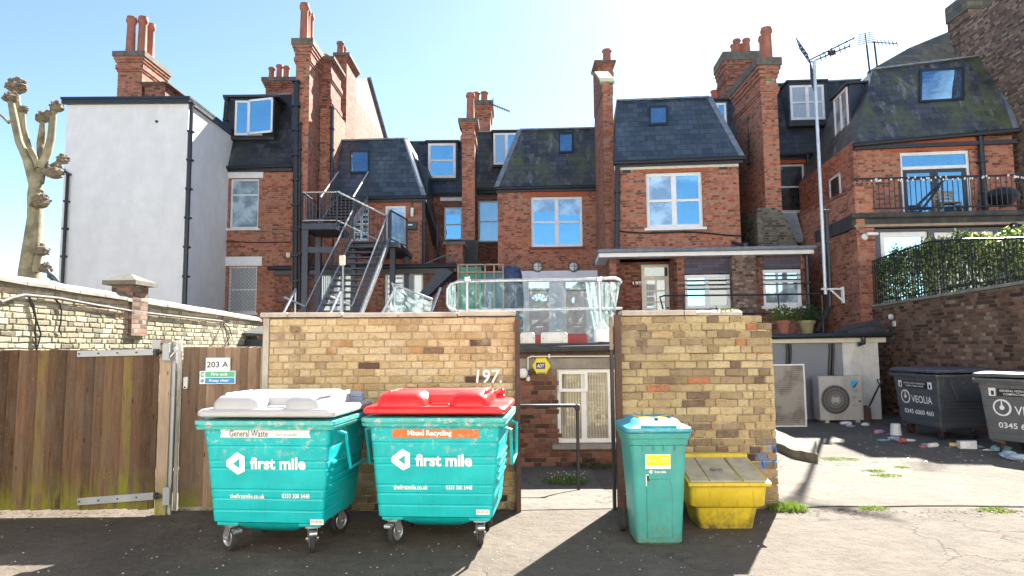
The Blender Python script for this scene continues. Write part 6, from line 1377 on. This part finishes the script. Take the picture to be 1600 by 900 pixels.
    for x_ in (-W/2+.12, -.18, W/2-.5, W/2-.12): m.cbox(x_-.07, x_+.07, D-.02, D+.07, Lz+.02, Lz+(.09 if not flat_lid else .05), .01)
    m.tube([(-W/2+.05, D+.03, Lz+(.12 if not flat_lid else .03)), (W/2-.05, D+.03, Lz+(.12 if not flat_lid else .03))], .014, 8)
    if not flat_lid:
        for x_ in (-W/2+.12, -.18, W/2-.5, W/2-.12): m.cbox(x_-.06, x_+.06, D+.0, D+.06, Lz+.085, Lz+.145, .01)
    m.build('hinge', MA['hingew' if lid == 'lidw' else lid], L_)
    # tubular lifting handles on the sides and corner strips
    for s_ in (-1, 1):
        m = MB(); X = s_*(W/2+.05); t = lambda z: s_*(W/2-taper*(H-z)/(H-z0)+.012)
        m.tube([(t(H-.1), .16, H-.1), (X+s_*.02, .17, H-.12), (X+s_*.02, .3, H-.42), (X+s_*.02, D-.2, H-.42), (X+s_*.02, D-.1, H-.14), (t(H-.1), D-.09, H-.12)], .015, 8)
        m.build('side_handle', MA[body], T, smooth=True)
        m = MB()
        for zz in (.3, .36, .42, .48): m.bar((t(z0+zz), .12, z0+zz), (t(z0+zz), D-.2, z0+zz), .02, .018)
        m.build('side_rib', MA[body], T)
    T['rxa'] = 0.0; del T['rxa']
    return T
MA['lidrec'] = simple('recess_grey_plastic', (.5, .5, .52), .5); MA['hingew'] = simple('blue_grey_hinge', (.3, .36, .46), .5, var=.1)  # cooler grey for the handle recess of the grey lid
def front(T, x, z, H=1.08, z0=.25, d=.004):
    """point on the sloping front"""
    return (x, .06*(H-z)/(H-z0)-d, z)
RX = math.atan(.06/.83)
def fpix(T, px, py, H=1.08, z0=.25):
    f_ = Fr.__new__(Fr); f_.yaw = T.rotation_euler.z; f_.o = Vector((T.location.x, T.location.y, 0)); f_.ux = Vector((math.cos(f_.yaw), math.sin(f_.yaw), 0)); f_.uy = Vector((-math.sin(f_.yaw), math.cos(f_.yaw), 0))
    y = 0
    for _ in range(4): x, z = f_.pix(px, py, y); y = .06*(H-z)/(H-z0)
    return x, z
def ftext(T, s, px0, py0, px1, py1, mat='ltext', **k):
    x0, z1 = fpix(T, px0, py0); x1, z0 = fpix(T, px1, py1); return text(T, s, x1-x0, z1-z0, front(T, (x0+x1)/2, (z0+z1)/2), mat=mat, rx=RX, **k)
def fplate(T, px0, py0, px1, py1, mat, name, d=.004, tab=False):
    x0, z1 = fpix(T, px0, py0); x1, z0 = fpix(T, px1, py1); m = MB(); W_, H_ = x1-x0, z1-z0
    pts = [(-W_/2, -H_/2), (W_/2, -H_/2), (W_/2-(.015 if tab else 0), 0), (W_/2, H_/2), (-W_/2, H_/2), (-W_/2+(.012 if tab else 0), 0)]
    m.prism(pts, -.0015, .0); o = m.build(name, MA[mat], T); o.location = front(T, (x0+x1)/2, (z0+z1)/2, d=d); o.rotation_euler = (RX, 0, 0); return o
def emblem(T, px0, py0, px1, py1):
    """white folded hexagon with a triangular hole"""
    x0, z1 = fpix(T, px0, py0); x1, z0 = fpix(T, px1, py1); w_, h = x1-x0, z1-z0; m = MB()
    P_ = lambda u, v: ((u-.5)*w_, (v-.5)*h)
    A, B_, C_, D_, E_, F_ = P_(.0, .62), P_(.6, 1), P_(1, .8), P_(1, .16), P_(.62, 0), P_(0, .38)
    a, b, c = P_(.38, .5), P_(.72, .7), P_(.72, .3)
    m.prism([A, B_, C_, b, a], -.0015, 0); m.prism([C_, (C_[0], C_[1]-.003), D_, E_, c, (b[0], b[1]-.004)], -.0015, 0); m.prism([(A[0], A[1]-.005), (a[0], a[1]-.003), (c[0]-.004, c[1]), (E_[0]-.004, E_[1]+.003), F_], -.0015, 0)
    o = m.build('emblem', MA['ltext'], T); o.location = front(T, (x0+x1)/2, (z0+z1)/2, d=.005); o.rotation_euler = (RX, 0, 0)
def bin_front_fr(px, py, z): p = gnd(px, py, z); return p
# bin with the grey lid
f = Fr(415, 5.86, 0); T1 = big_bin('wheeled_bin', 'big teal steel bin with pale grey lid marked General Waste', (at(416, 655, 5.52).x, 5.52, 0), R(-5.5), 'teal', 'lidw', W=1.07, crz=(55, 25, 10, -20))
fplate(T1, 344, 670, 486, 684, 'white', 'label_strip', tab=True); ftext(T1, 'General Waste', 359, 672, 419, 682.5, 'ktext', bold=.012); ftext(T1, 'Zero to Landfill', 431, 677, 464, 681, 'ktext')
emblem(T1, 354, 706, 383, 742); ftext(T1, 'first mile', 391, 714, 478, 734, bold=.035); ftext(T1, 'thefirstmile.co.uk', 360, 771, 414, 779, bold=.02); ftext(T1, '0333 300 3448', 441, 771, 484, 779, bold=.02)
fplate(T1, 485, 811, 506, 820, 'white', 'asset_label'); ftext(T1, 'IN-105 442', 487, 813, 504, 817, 'redmat')
# bin with the red lid
T2 = big_bin('wheeled_bin', 'big teal steel bin with bright red lid marked Mixed Recycling', (at(678, 655, 5.66).x, 5.66, 0), R(-4.5), 'teal', 'lidr', W=1.11, crz=(-18, 12, 0, 20))
fplate(T2, 613, 670, 748, 684.5, 'orange', 'label_strip'); ftext(T2, 'Mixed Recycling', 637, 672, 706, 683, bold=.03)
emblem(T2, 612, 701, 641, 735); ftext(T2, 'first mile', 649, 709, 738, 729, bold=.035); ftext(T2, 'thefirstmile.co.uk', 615, 757, 669, 765, bold=.02); ftext(T2, '0333 300 3448', 697, 758, 738, 765, bold=.02)
fplate(T2, 744, 796, 765, 804, 'white', 'asset_label'); ftext(T2, 'IN-105 519', 746, 798, 763, 802, 'redmat')
for T_, pts in ((T1, ((.31, .1), (.42, .5))), (T2, ((.1, .3), (.4, .55)))):
    for i, (x_, y_) in enumerate(pts):
        m = MB(); m.bar((x_-.03, y_-.03, 1.26-.06*(i == 0)), (x_+.03, y_+.08, 1.275), .025, .003); m.build('warning_tape', MA['ybox'], T_)
# grey bins on the right
def side_text(T, s, x, z, w_, h, y, **k): return text(T, s, w_, h, (x, y, z), **k)
def veolia(T, yoff=0):
    H, z0 = 1.13, .2
    fr2 = lambda z: .06*(H-z)/(H-z0)-.004
    rx = math.atan(.06/(H-z0))
    m = MB(); z = .93; m.box(-.36, .36, -.0015, 0, -.06, .06); o = m.build('notice_label', MA['ktext'], T); o.location = (-.02, fr2(z), z); o.rotation_euler = (rx, 0, 0)
    for sx in (-.42, .4): m = MB(); m.box(-.055, .055, -.0015, 0, -.06, .06); m.box(-.02, .02, -.003, -.0016, -.045, .02, 1); o = m.build('symbol_label', [MA['ltext'], MA['ktext']], T); o.location = (sx, fr2(z), z); o.rotation_euler = (rx, 0, 0)
    text(T, 'GENERAL NON-HAZARDOUS', .6, .032, (-.02, fr2(.955)-.002, .955), rx=rx, bold=.01); text(T, 'COMPACTABLE WASTE', .5, .032, (-.02, fr2(.905)-.002, .905), rx=rx, bold=.01)
    z = .7; m = MB(); n = 28; ring = [(-.31+.115*math.cos(2*math.pi*i/n), .115*math.sin(2*math.pi*i/n)) for i in range(n)]
    for i in range(n):
        a, b = ring[i], ring[(i+1) % n]; m.bar((a[0], 0, a[1]), (b[0], 0, b[1]), .022 if 5 < i < 23 else .03, .002, up=(0, 1, 0))
    m.lathe([(.035, 0), (.035, -.002)], -.31, 0, -.0, 14, axis='y'); m.prism([(-.315, .115), (-.305, .115), (-.298, .03), (-.322, .03)], -.002, 0)
    o = m.build('ring_emblem', MA['ltext'], T); o.location = (0, fr2(z), z); o.rotation_euler = (rx, 0, 0)
    text(T, 'VEOLIA', .56, .13, (.14, fr2(.67), .67), rx=rx, bold=.01); text(T, '0345 6060 460', .8, .085, (.02, fr2(.44), .44), rx=rx, bold=.015)
p3 = at(1468, 690, 12.0)
T3 = big_bin('wheeled_bin', 'dark blue grey steel bin end-on to the brown wall, farther of the two', (7.3, 12.33, 0), R(-87), 'gbin', 'gbin', W=1.25, D=1.0, H=1.13, z0=.2, flat_lid=True, rimc='rust', tank=False, crz=(20, 70, 10, 40)); veolia(T3)
T4 = big_bin('wheeled_bin', 'mid grey steel bin cut off by the right edge of the photo', (7.46, 9.93, 0), R(-64), 'gbin2', 'gbin2', W=1.25, D=1.0, H=1.13, z0=.2, flat_lid=True, rimc='rust', tank=False, crz=(50, 60, 30, 20)); veolia(T4)
m = MB(); m.box(-.2, .25, .35, .42, 1.2, 1.212); m.box(-.3, .12, .5, .56, 1.2, 1.212); m.build('yellow_sticker', MA['ybox'], T3)
# wheelie bin
cx = at(1028.5, 800, 5.82).x
T_ = thing('wheelie_bin', 'tall faded teal two wheeled bin with padlocked blue lid', 'bin', (cx, 5.72, 0), R(0)); T_.scale = (.88, .95, .98); m = MB(); Hh = .95
def wr(z, e=0, c=.05):
    t = 1-z/Hh; return rr(-.275+.055*t-e, .275-.055*t+e, .12*t*.6-e, .62-.16*t+e, z, c, 4)
m.loft([wr(.0, -.02), wr(.02), wr(.1), wr(.4), wr(.7), wr(.84), wr(.85, .012), wr(.9, .016), wr(.905, .03), wr(.95, .034), wr(.955, .0)]); m.build('body', MA['teal2'], T_, smooth=True)
m = MB(); yv = lambda z: .12*.6*(1-z/Hh)
pts = [(-.12, .06), (.12, .06), (.125, .5), (.09, .56), (-.09, .56), (-.125, .5)]
m.loft([[(x, yv(z)-.001, z) for x, z in pts], [(x*.93, yv(z)-.012, z*.985+.006) for x, z in pts]]); m.build('front_panel', MA['teal2'], T_, smooth=True)
for x_ in (-.15, -.05, .05, .15): m = MB(); m.cbox(x_-.004, x_+.004, -.008, .03, .8, .9, .002); m.build('rim_rib', MA['teal2'], T_)
m = MB(); o = .035
m.loft([rr(-.275-o, .275+o, -o-.01, .66, .957, .05, 4), rr(-.275-o-.006, .275+o+.006, -o-.016, .665, .97, .05, 4), rr(-.275-o, .275+o, -o-.01, .66, .995, .05, 4), rr(-.23, .23, .0, .6, 1.02, .06, 4), rr(-.215, .215, .05, .56, 1.05, .06, 4), rr(-.18, .18, .1, .5, 1.06, .05, 4), rr(-.16, .16, .13, .47, 1.045, .05, 4)])
L_ = m.build('lid', MA['tealid'], T_, smooth=True); m = MB(); m.cbox(-.17, .17, -.04, .07, .998, 1.018, .006); m.build('lid_lip', MA['tealid'], L_)
m = MB(); m.cbox(-.14, .14, .2, .36, 1.047, 1.056, .004); m.build('lid_notice', MA['white'], L_)
m = MB(); m.tube([(-.17, .35, 1.062), (0, .12, 1.066), (.17, .35, 1.062)], .006, 6, 0); m.cbox(-.02, .02, .06, .1, 1.04, 1.07, .008, 1); m.build('padlock', [MA['ybox'], MA['rust']], L_)
m = MB(); m.tube([(-.24, .62, .93), (-.24, .72, .97), (.24, .72, .97), (.24, .62, .93)], .016, 8); m.build('handle', MA['teal2'], T_, smooth=True)
for s_ in (-1, 1): m = MB(); m.lathe([(.05, -.025), (.085, -.03), (.1, -.02), (.1, .02), (.085, .03), (.05, .025)], s_*.275, .55, .1, 24, axis='x'); m.build('wheel', MA['tyre'], T_, smooth=True)
rx = math.atan(.12*.6/Hh); fy = lambda z: yv(z)-.003
def wpl(x0, x1, z0, z1, mat, nm, d=0): m = MB(); m.box(x0, x1, -.0015, 0, z0-(z0+z1)/2, z1-(z0+z1)/2); o_ = m.build(nm, MA[mat], T_); z = (z0+z1)/2; o_.location = (0, fy(z)-d, z); o_.rotation_euler = (rx, 0, 0)
wpl(-.13, .11, .645, .77, 'white', 'label'); wpl(-.12, .105, .675, .763, 'ylab', 'label_band', .002) if 'ylab' in MA else None
MA['ylab'] = simple('lime_yellow_print', (.62, .68, .02), .5, var=.05); wpl(-.12, .105, .675, .763, 'ylab', 'label_band', .002)
text(T_, 'Food', .05, .014, (.05, fy(.735)-.005, .735), rx=rx, bold=.02); text(T_, 'Recycling', .07, .014, (.05, fy(.71)-.005, .71), rx=rx, bold=.02); text(T_, 'recycle', .07, .02, (-.07, fy(.72)-.005, .72), rx=rx)
text(T_, 'first mile', .11, .022, (.01, fy(.62), .62), rx=rx, bold=.03)
m = MB(); m.prism([(-.095, .0), (-.075, .015), (-.06, .01), (-.06, -.012), (-.075, -.018)], -.0015, 0); o_ = m.build('emblem', MA['ltext'], T_); o_.location = (-.005, fy(.62), .622); o_.rotation_euler = (rx, 0, 0)
wpl(-.128, -.118, .5, .6, 'white', 'torn_label'); wpl(-.128, -.1, .59, .6, 'white', 'torn_label'); wpl(-.117, -.1, .545, .59, 'leafd', 'torn_label')
# yellow grit bin
T_ = thing('grit_bin', 'low yellow plastic grit bin with dusty sloping lid', 'bin', (at(1134, 800, 6.25).x, 6.2, 0), R(-1)); T_.scale = (.93, 1, 1); m = MB()
m.loft([rr(-.25, .27, .08, .5, .0, .03), rr(-.255, .275, .07, .51, .02, .04), rr(-.29, .31, .04, .56, .19, .04), rr(-.31, .34, .02, .57, .2, .05), rr(-.35, .37, -.0, .6, .22, .04), rr(-.36, .385, -.02, .62, .38, .04), rr(-.36, .385, -.02, .62, .4, .04)]); m.build('body', MA['yel'], T_, smooth=True)
m = MB(); lidr = lambda e, dz: [(-.37-e, -.05-e, .395+dz), (.4+e, -.05-e, .395+dz), (.4+e, .64, .53+dz), (-.37-e, .64, .53+dz)]
m.loft([lidr(.0, .0), lidr(.012, .012), lidr(.012, .035)]); m.build('lid_rim', MA['yel'], T_)
m = MB(); 
for (a, b) in ((-.355, -.17), (-.165, .135), (.155, .385)): m.loft([[(a, -.035, .432), (b, -.035, .432), (b, .53, .552), (a, .53, .552)], [(a+.006, -.02, .446), (b-.006, -.02, .446), (b-.006, .52, .565), (a+.006, .52, .565)]])
m.build('lid', MA['yeld'], T_); m = MB(); m.cbox(-.37, .4, .535, .64, .55, .6, .012); m.build('lid_hinge', MA['yel'], T_)
text(T_, 'Grit', .13, .07, (-.03, .22, .502), mat='ktext', rx=-math.pi/2+math.atan(.14/.69), name='scrawl', shear=.3)
m = MB()
for i in range(5): m.tube([(-.0+.03*i, .1+.01*i, .468), (.01+.03*i, .11, .47)], .002, 4)
m.build('scratch', MA['ktext'], T_)

# ================================================================== GROUND ITEMS
K = thing('kerb_stone', 'broken weathered kerb stones lying at the yard entrance beside the ruined wall', 'kerb'); m = MB(); rn = random.Random(11)
p = [gnd(1205, 700), gnd(1238, 716), gnd(1278, 724)]; q = [gnd(1205, 680), gnd(1242, 699), gnd(1276, 705)]
for i in range(2):
    a, b, c, d = p[i], p[i+1], q[i+1], q[i]; h = Vector((0, 0, .15)); n3 = 6
    rg = []
    for k in range(n3+1):
        u = k/n3; A_ = a.lerp(b, u); D_ = d.lerp(c, u); j = lambda: Vector((rn.uniform(-.01, .01), rn.uniform(-.01, .01), rn.uniform(-.008, .008)))
        rg.append([A_-Vector((0, 0, .02)), A_+h*.85+j(), A_.lerp(D_, .15)+h+j(), D_+h+j(), D_-Vector((0, 0, .02))])
    m.loft(rg)
m.build('stone', simple('mossy_kerb', (.2, .18, .13), .95, var=.4, sc_=9, bump=.6, dirt=(.09, .075, .05)), K)
def tuft(name, label, cat, x, y, r, h, n, mat, size, seed, flowers=0, blade=True):
    rn = random.Random(seed); T = thing(name, label, cat, (x, y, gz(x, y))); m = MB()
    for _ in range(n):
        a = rn.uniform(0, 6.28); d = r*math.sqrt(rn.random()); bx, by = d*math.cos(a), d*math.sin(a)*.6; hh = h*rn.uniform(.4, 1.1)*(1-.5*d/r)
        if blade:
            lx, ly = rn.uniform(-.5, .5)*hh, rn.uniform(-.5, .5)*hh; s_ = size*rn.uniform(.6, 1.2); m.add([(bx-s_, by, 0), (bx+s_, by, 0), (bx+lx*.5+s_*.8, by+ly*.5, hh*.65), (bx+lx, by+ly, hh), (bx+lx*.5-s_*.8, by+ly*.5, hh*.65)], [(0, 1, 2, 3, 4)])
        if not blade or rn.random() < .5: leaves(m, [(bx+rn.gauss(0, .02), by+rn.gauss(0, .02), hh*rn.uniform(.3, 1))], size*(2 if blade else 1), rn)
    m.build('foliage', MA[mat], T)
    if flowers: m = MB(); leaves(m, [(rn.uniform(-r, r)*.8, rn.uniform(-r, 0)*.5, h*rn.uniform(.4, 1)) for _ in range(flowers)], .012, rn); m.build('flower', MA['fern'], T)
    return T
p = gnd(885, 735); tuft('weed_clump', 'green flowering weed growing at the foot of the black handrail', 'weed', p.x, p.y+.15, .32, .2, 900, 'leaf', .017, 3, flowers=50, blade=False)
p = gnd(935, 722); tuft('weed_clump', 'dark low weeds along the sill wall under the white window', 'weed', p.x, 10.6, .35, .2, 350, 'leafd', .02, 4, blade=False)
p = gnd(1232, 797); tuft('weed_clump', 'bright grass tuft at the foot of the ruined wall', 'weed', p.x, p.y, .2, .12, 420, 'weed', .004, 5)
for i, (px_, py_, r_, lb) in enumerate(((1310, 718, .3, 'thin moss strip along the joint beside the broken kerb stones'), (1365, 737, .16, 'small patch of moss in the sunlit yard, left of the larger one'), (1385, 744, .2, 'curved patch of moss in the middle of the sunlit yard'), (1408, 731, .1, 'tiny moss tuft nearest the litter under the grey bins'), (1362, 795, .15, 'dry moss strip on the crack along the yard edge'), (1555, 798, .2, 'faint yellow moss on the crack at the right edge'))):
    p = gnd(px_, py_); tuft('moss_patch', lb, 'moss', p.x, p.y, r_, .03, int(900*r_), 'weed', .006, 30+i)
# litter
LT = [('can', 'crushed can'), ('paper', 'scrap'), ('bag', 'bag'), ('bottle', 'bottle'), ('cup', 'cup')]
cols = {'litw': (.7, .7, .68), 'litb': (.3, .38, .48), 'litr': (.45, .1, .1), 'litt': (.12, .28, .28), 'lity': (.6, .45, .2), 'litp': (.45, .25, .4)}
for k, c in cols.items(): MA[k] = simple('litter_'+k, c, .45, var=.2, sc_=25)
MA['litw'].name = 'litter_white'; rn = random.Random(77)
def crumple(T, s, mat, name, fl=.4):
    m = MB(); n1, n2 = 9, 6; rg = []
    for j in range(1, n2):
        ph = math.pi*j/n2; rg.append([(s*math.sin(ph)*math.cos(2*math.pi*i/n1)*rn.uniform(.6, 1.15), s*.7*math.sin(ph)*math.sin(2*math.pi*i/n1)*rn.uniform(.6, 1.15), max(0, s*fl*(1-math.cos(ph))*rn.uniform(.8, 1.1))) for i in range(n1)])
    m.loft(rg); return m.build(name, MA[mat], T)
spots = [(1375, 678, 'bottle', 'litp', 'small purple bottle lying left of the white tub'), (1400, 680, 'tub', 'litw', 'white upturned tub by the near wheel of the dark bin'), (1381, 690, 'crumple', 'litt', 'teal crumpled wrapper at the left end of the litter'), (1397, 688, 'crumple', 'litb', 'pale blue crumpled bag in front of the white tub'), (1410, 692, 'crumple', 'litr', 'red and white crumpled packet in the row of litter'), (1422, 690, 'crumple', 'litw', 'white crumpled paper between the red packet and the wheel'), (1442, 700, 'crumple', 'litr', 'small red wrapper below the wheel of the dark bin'), (1458, 699, 'can', 'litw', 'silver white can lying in front of the dark bin'), (1448, 697, 'crumple', 'litb', 'light blue plastic bag touching the silver can'), (1495, 699, 'can', 'lity', 'orange and white tube lying under the dark bin'), (1512, 701, 'box', 'litw', 'flattened white carton between the two grey bins'), (1530, 700, 'crumple', 'litb', 'blue rag beside the wheel of the nearer grey bin'), (1545, 705, 'crumple', 'litw', 'white bag scrap behind the nearer wheel'), (1575, 716, 'crumple', 'litb', 'large blue cloth heap under the nearer grey bin'), (1592, 720, 'crumple', 'litb', 'blue cloth trailing off under the nearer grey bin'), (1565, 707, 'crumple', 'litt', 'teal wrapper on top of the blue cloth heap'), (1322, 665, 'crumple', 'litw', 'white paper litter below the air conditioner'), (1352, 666, 'crumple', 'litw', 'crumpled white sheet at the foot of the spade'), (1330, 667, 'crumple', 'litb', 'bluish scrap beside the white paper below the air conditioner'), (1225, 687, 'crumple', 'litw', 'scrap of paper by the broken kerb stones')]
for (px_, py_, kd, mt, lb) in spots:
    p = gnd(px_, py_); T = thing('litter_'+{'bottle': 'bottle', 'tub': 'tub', 'crumple': 'wrapper', 'can': 'can', 'box': 'carton'}[kd], lb, {'bottle': 'bottle', 'tub': 'tub', 'crumple': 'litter', 'can': 'can', 'box': 'carton'}[kd], p, rn.uniform(-.6, .6), 'litter under the grey bins')
    if kd == 'crumple': crumple(T, rn.uniform(.08, .13) if 'heap' not in lb and 'trailing' not in lb else .17, mt, 'wrapper', rn.uniform(.15, .4))
    elif kd == 'tub': m = MB(); m.lathe([(.1, 0), (.08, .2), (.07, .21)], n=16); m.build('tub', MA[mt], T, smooth=True)
    elif kd == 'box': m = MB(); m.box(-.12, .12, -.06, .06, 0, .12, jit=.01); m.build('carton', MA[mt], T)
    elif kd == 'bottle': m = MB(); m.lathe([(.03, -.12), (.04, -.11), (.04, .04), (.015, .09), (.015, .12)], 0, 0, .04, 12, axis='x'); m.build('bottle', MA[mt], T, smooth=True)
    else: m = MB(); m.lathe([(.03, -.1), (.036, -.09), (.036, .08), (.03, .1)], 0, 0, .036, 14, axis='x'); m.build('can', MA[mt], T, smooth=True)
rn = random.Random(5)
S_ = []; m = MB()
for i in range(150):
    px_ = rn.uniform(1340, 1600); p = gnd(px_, rn.gauss(700, 12)+(px_-1340)*.06); s_ = rn.uniform(.008, .03); m.add([p+Vector((rn.uniform(-s_, s_), rn.uniform(-s_, s_), .008+rn.uniform(0, .008))) for _ in range(4)], [(0, 1, 2, 3)])
tag(m.build('litter_scraps', MA['litw']), 'tiny paper scraps scattered over the yard round the grey bins', 'litter', kind='stuff')
m = MB(); rn = random.Random(15)
for i in range(260):
    p = gnd(rn.uniform(-50, 1650), 800+100*rn.random()**.8); s_ = rn.uniform(.003, .011); m.add([p+Vector((s_*math.cos(R(90*k+20)), s_*math.sin(R(90*k+20)), .001)) for k in range(4)]+[p+Vector((0, 0, s_*.8))], [(0, 1, 4), (1, 2, 4), (2, 3, 4), (3, 0, 4)])
tag(m.build('grit', simple('pale_grit', (.42, .4, .36), .9), fix=False), 'loose pale grit scattered over the dark lane', 'grit', kind='stuff')

rn = random.Random(61); m = MB()
for i in range(900):
    a = rn.random(); px_ = rn.uniform(0, 1600); py_ = (800 if px_ < 270 else 797)+abs(rn.gauss(0, 5))
    if 812 < px_ < 950: continue
    p = gnd(px_, py_); s_ = rn.uniform(.006, .02); q = rn.uniform(0, 6.3); m.add([p+Vector((s_*math.cos(q+k*1.57), s_*.6*math.sin(q+k*1.57), .011+rn.uniform(0, .008))) for k in range(4)], [(0, 1, 2, 3)])
tag(m.build('leaf_litter', simple('dry_brown_leaf', (.12, .075, .035), .9, var=.6, sc_=30), fix=False), 'dry leaf crumbs and dirt gathered along the foot of the gate and walls', 'leaf litter', kind='stuff')
# ================================================================== TREE AND PIGEON
def limb(m, pts, r0, r1, seed):
    rn = random.Random(seed); n = len(pts); rs = [.64*(r0+(r1-r0)*i/(n-1))*rn.uniform(.9, 1.1) for i in range(n)]; m.tube(pts, rs, 12)
def knob(m, c, r, seed):
    rn = random.Random(seed); c = Vector(c); rg = []
    for j in range(1, 7):
        ph = math.pi*j/7; rg.append([(c.x+r*math.sin(ph)*math.cos(2*math.pi*i/12)*rn.uniform(.7, 1.25), c.y+r*math.sin(ph)*math.sin(2*math.pi*i/12)*rn.uniform(.7, 1.25), c.z-r*.75*math.cos(ph)) for i in range(12)])
    m.loft(rg)
    for _ in range(34):
        a, e = rn.uniform(0, 6.28), rn.uniform(-.5, 1.4); d = Vector((math.cos(a)*math.cos(e), math.sin(a)*math.cos(e), math.sin(e))); m.tube([c+d*r*.6, c+d*r*rn.uniform(.95, 1.22)], [r*.24, r*.13], 6)
Yt = 13.5; TR = thing('pollard_tree', 'pollarded plane tree with bare knuckled branches behind the pale wall', 'tree')
A = lambda px, py, dy=0: Vector(at(px, py, Yt+dy))
base = A(48, 430); base0 = Vector((base.x-.1, Yt, 0))
m = MB(); limb(m, [base0, A(46, 428), A(50, 390), A(55, 340), A(54, 305), A(58, 270)], .32, .17, 1); m.build('trunk', MA['bark'], TR, smooth=True)
def brn(pts, r0, r1, sd): m = MB(); limb(m, pts, r0, r1, sd); m.build('branch', MA['bark'], TR, smooth=True)
brn([A(58, 300), A(50, 270), A(42, 248), A(30, 222), A(22, 185), A(17, 158)], .17, .09, 2)
brn([A(55, 275), A(45, 250, .2), A(36, 215, .4), A(30, 180, .4), A(26, 145, .4)], .13, .08, 3)
brn([A(60, 285), A(66, 255, .1), A(64, 225, .2), A(66, 205), A(67, 190)], .17, .09, 4)
brn([A(64, 262), A(74, 240), A(80, 215), A(83, 180), A(86, 170)], .13, .08, 5)
brn([A(60, 262), A(54, 245), A(45, 228, -.1), A(38, 200, -.1), A(36, 175, -.2)], .09, .06, 6)
brn([A(14, 192), A(5, 183), A(-5, 175)], .05, .04, 7); brn([A(70, 270), A(84, 260, .2), A(96, 252, .3)], .12, .09, 8); brn([A(57, 425, -.1), A(59, 405, -.1), A(62, 395, -.1)], .13, .1, 9)
brn([A(22, 190), A(14, 190)], .05, .05, 10)
for i, (px_, py_, r_, dy) in enumerate(((17, 153, .14, 0), (26, 136, .19, .4), (66, 185, .13, 0), (89, 168, .13, 0), (36, 172, .09, -.2), (85, 270, .17, .1), (63, 316, .17, -.15), (64, 392, .14, -.15), (72, 420, .12, -.1), (78, 180, .1, 0), (98, 250, .12, .3))): m = MB(); knob(m, A(px_, py_, dy), r_, 100+i); m.build('knuckle', MA['barkd'], TR)
pg = wpt(82, 414, .1); PB = thing('pigeon', 'dark pigeon perched on the coping of the pale wall by the tree', 'bird', Vector((pA.x, pA.y, 0))+Matrix.Rotation(yawL, 3, 'Z') @ Vector((pg[0], .1, top(pg[0])+.12))); m = MB()
m.tube([(-.17, 0, .0), (-.1, 0, .05), (-.03, 0, .09), (.04, 0, .13), (.08, 0, .19), (.1, 0, .235), (.125, 0, .245), (.15, 0, .235)], [.012, .035, .06, .062, .035, .032, .028, .006], 12); PBb = m.build('body', simple('pigeon_grey', (.06, .065, .085), .6, var=.4), PB, smooth=True)
m = MB()
for s_ in (-1, 1): m.tube([(-.15, s_*.03, .02), (-.05, s_*.055, .08), (.03, s_*.055, .125)], [.006, .022, .01], 8)
m.build('wing', simple('pigeon_wing', (.04, .045, .06), .6), PB, smooth=True); m = MB()
for s_ in (-1, 1): m.tube([(0, s_*.02, .06), (.01, s_*.02, 0)], .006, 5)
m.build('leg', MA['redmat'], PB); PB.rotation_euler = (0, 0, R(170)); PB.scale = (.72, .72, .72)
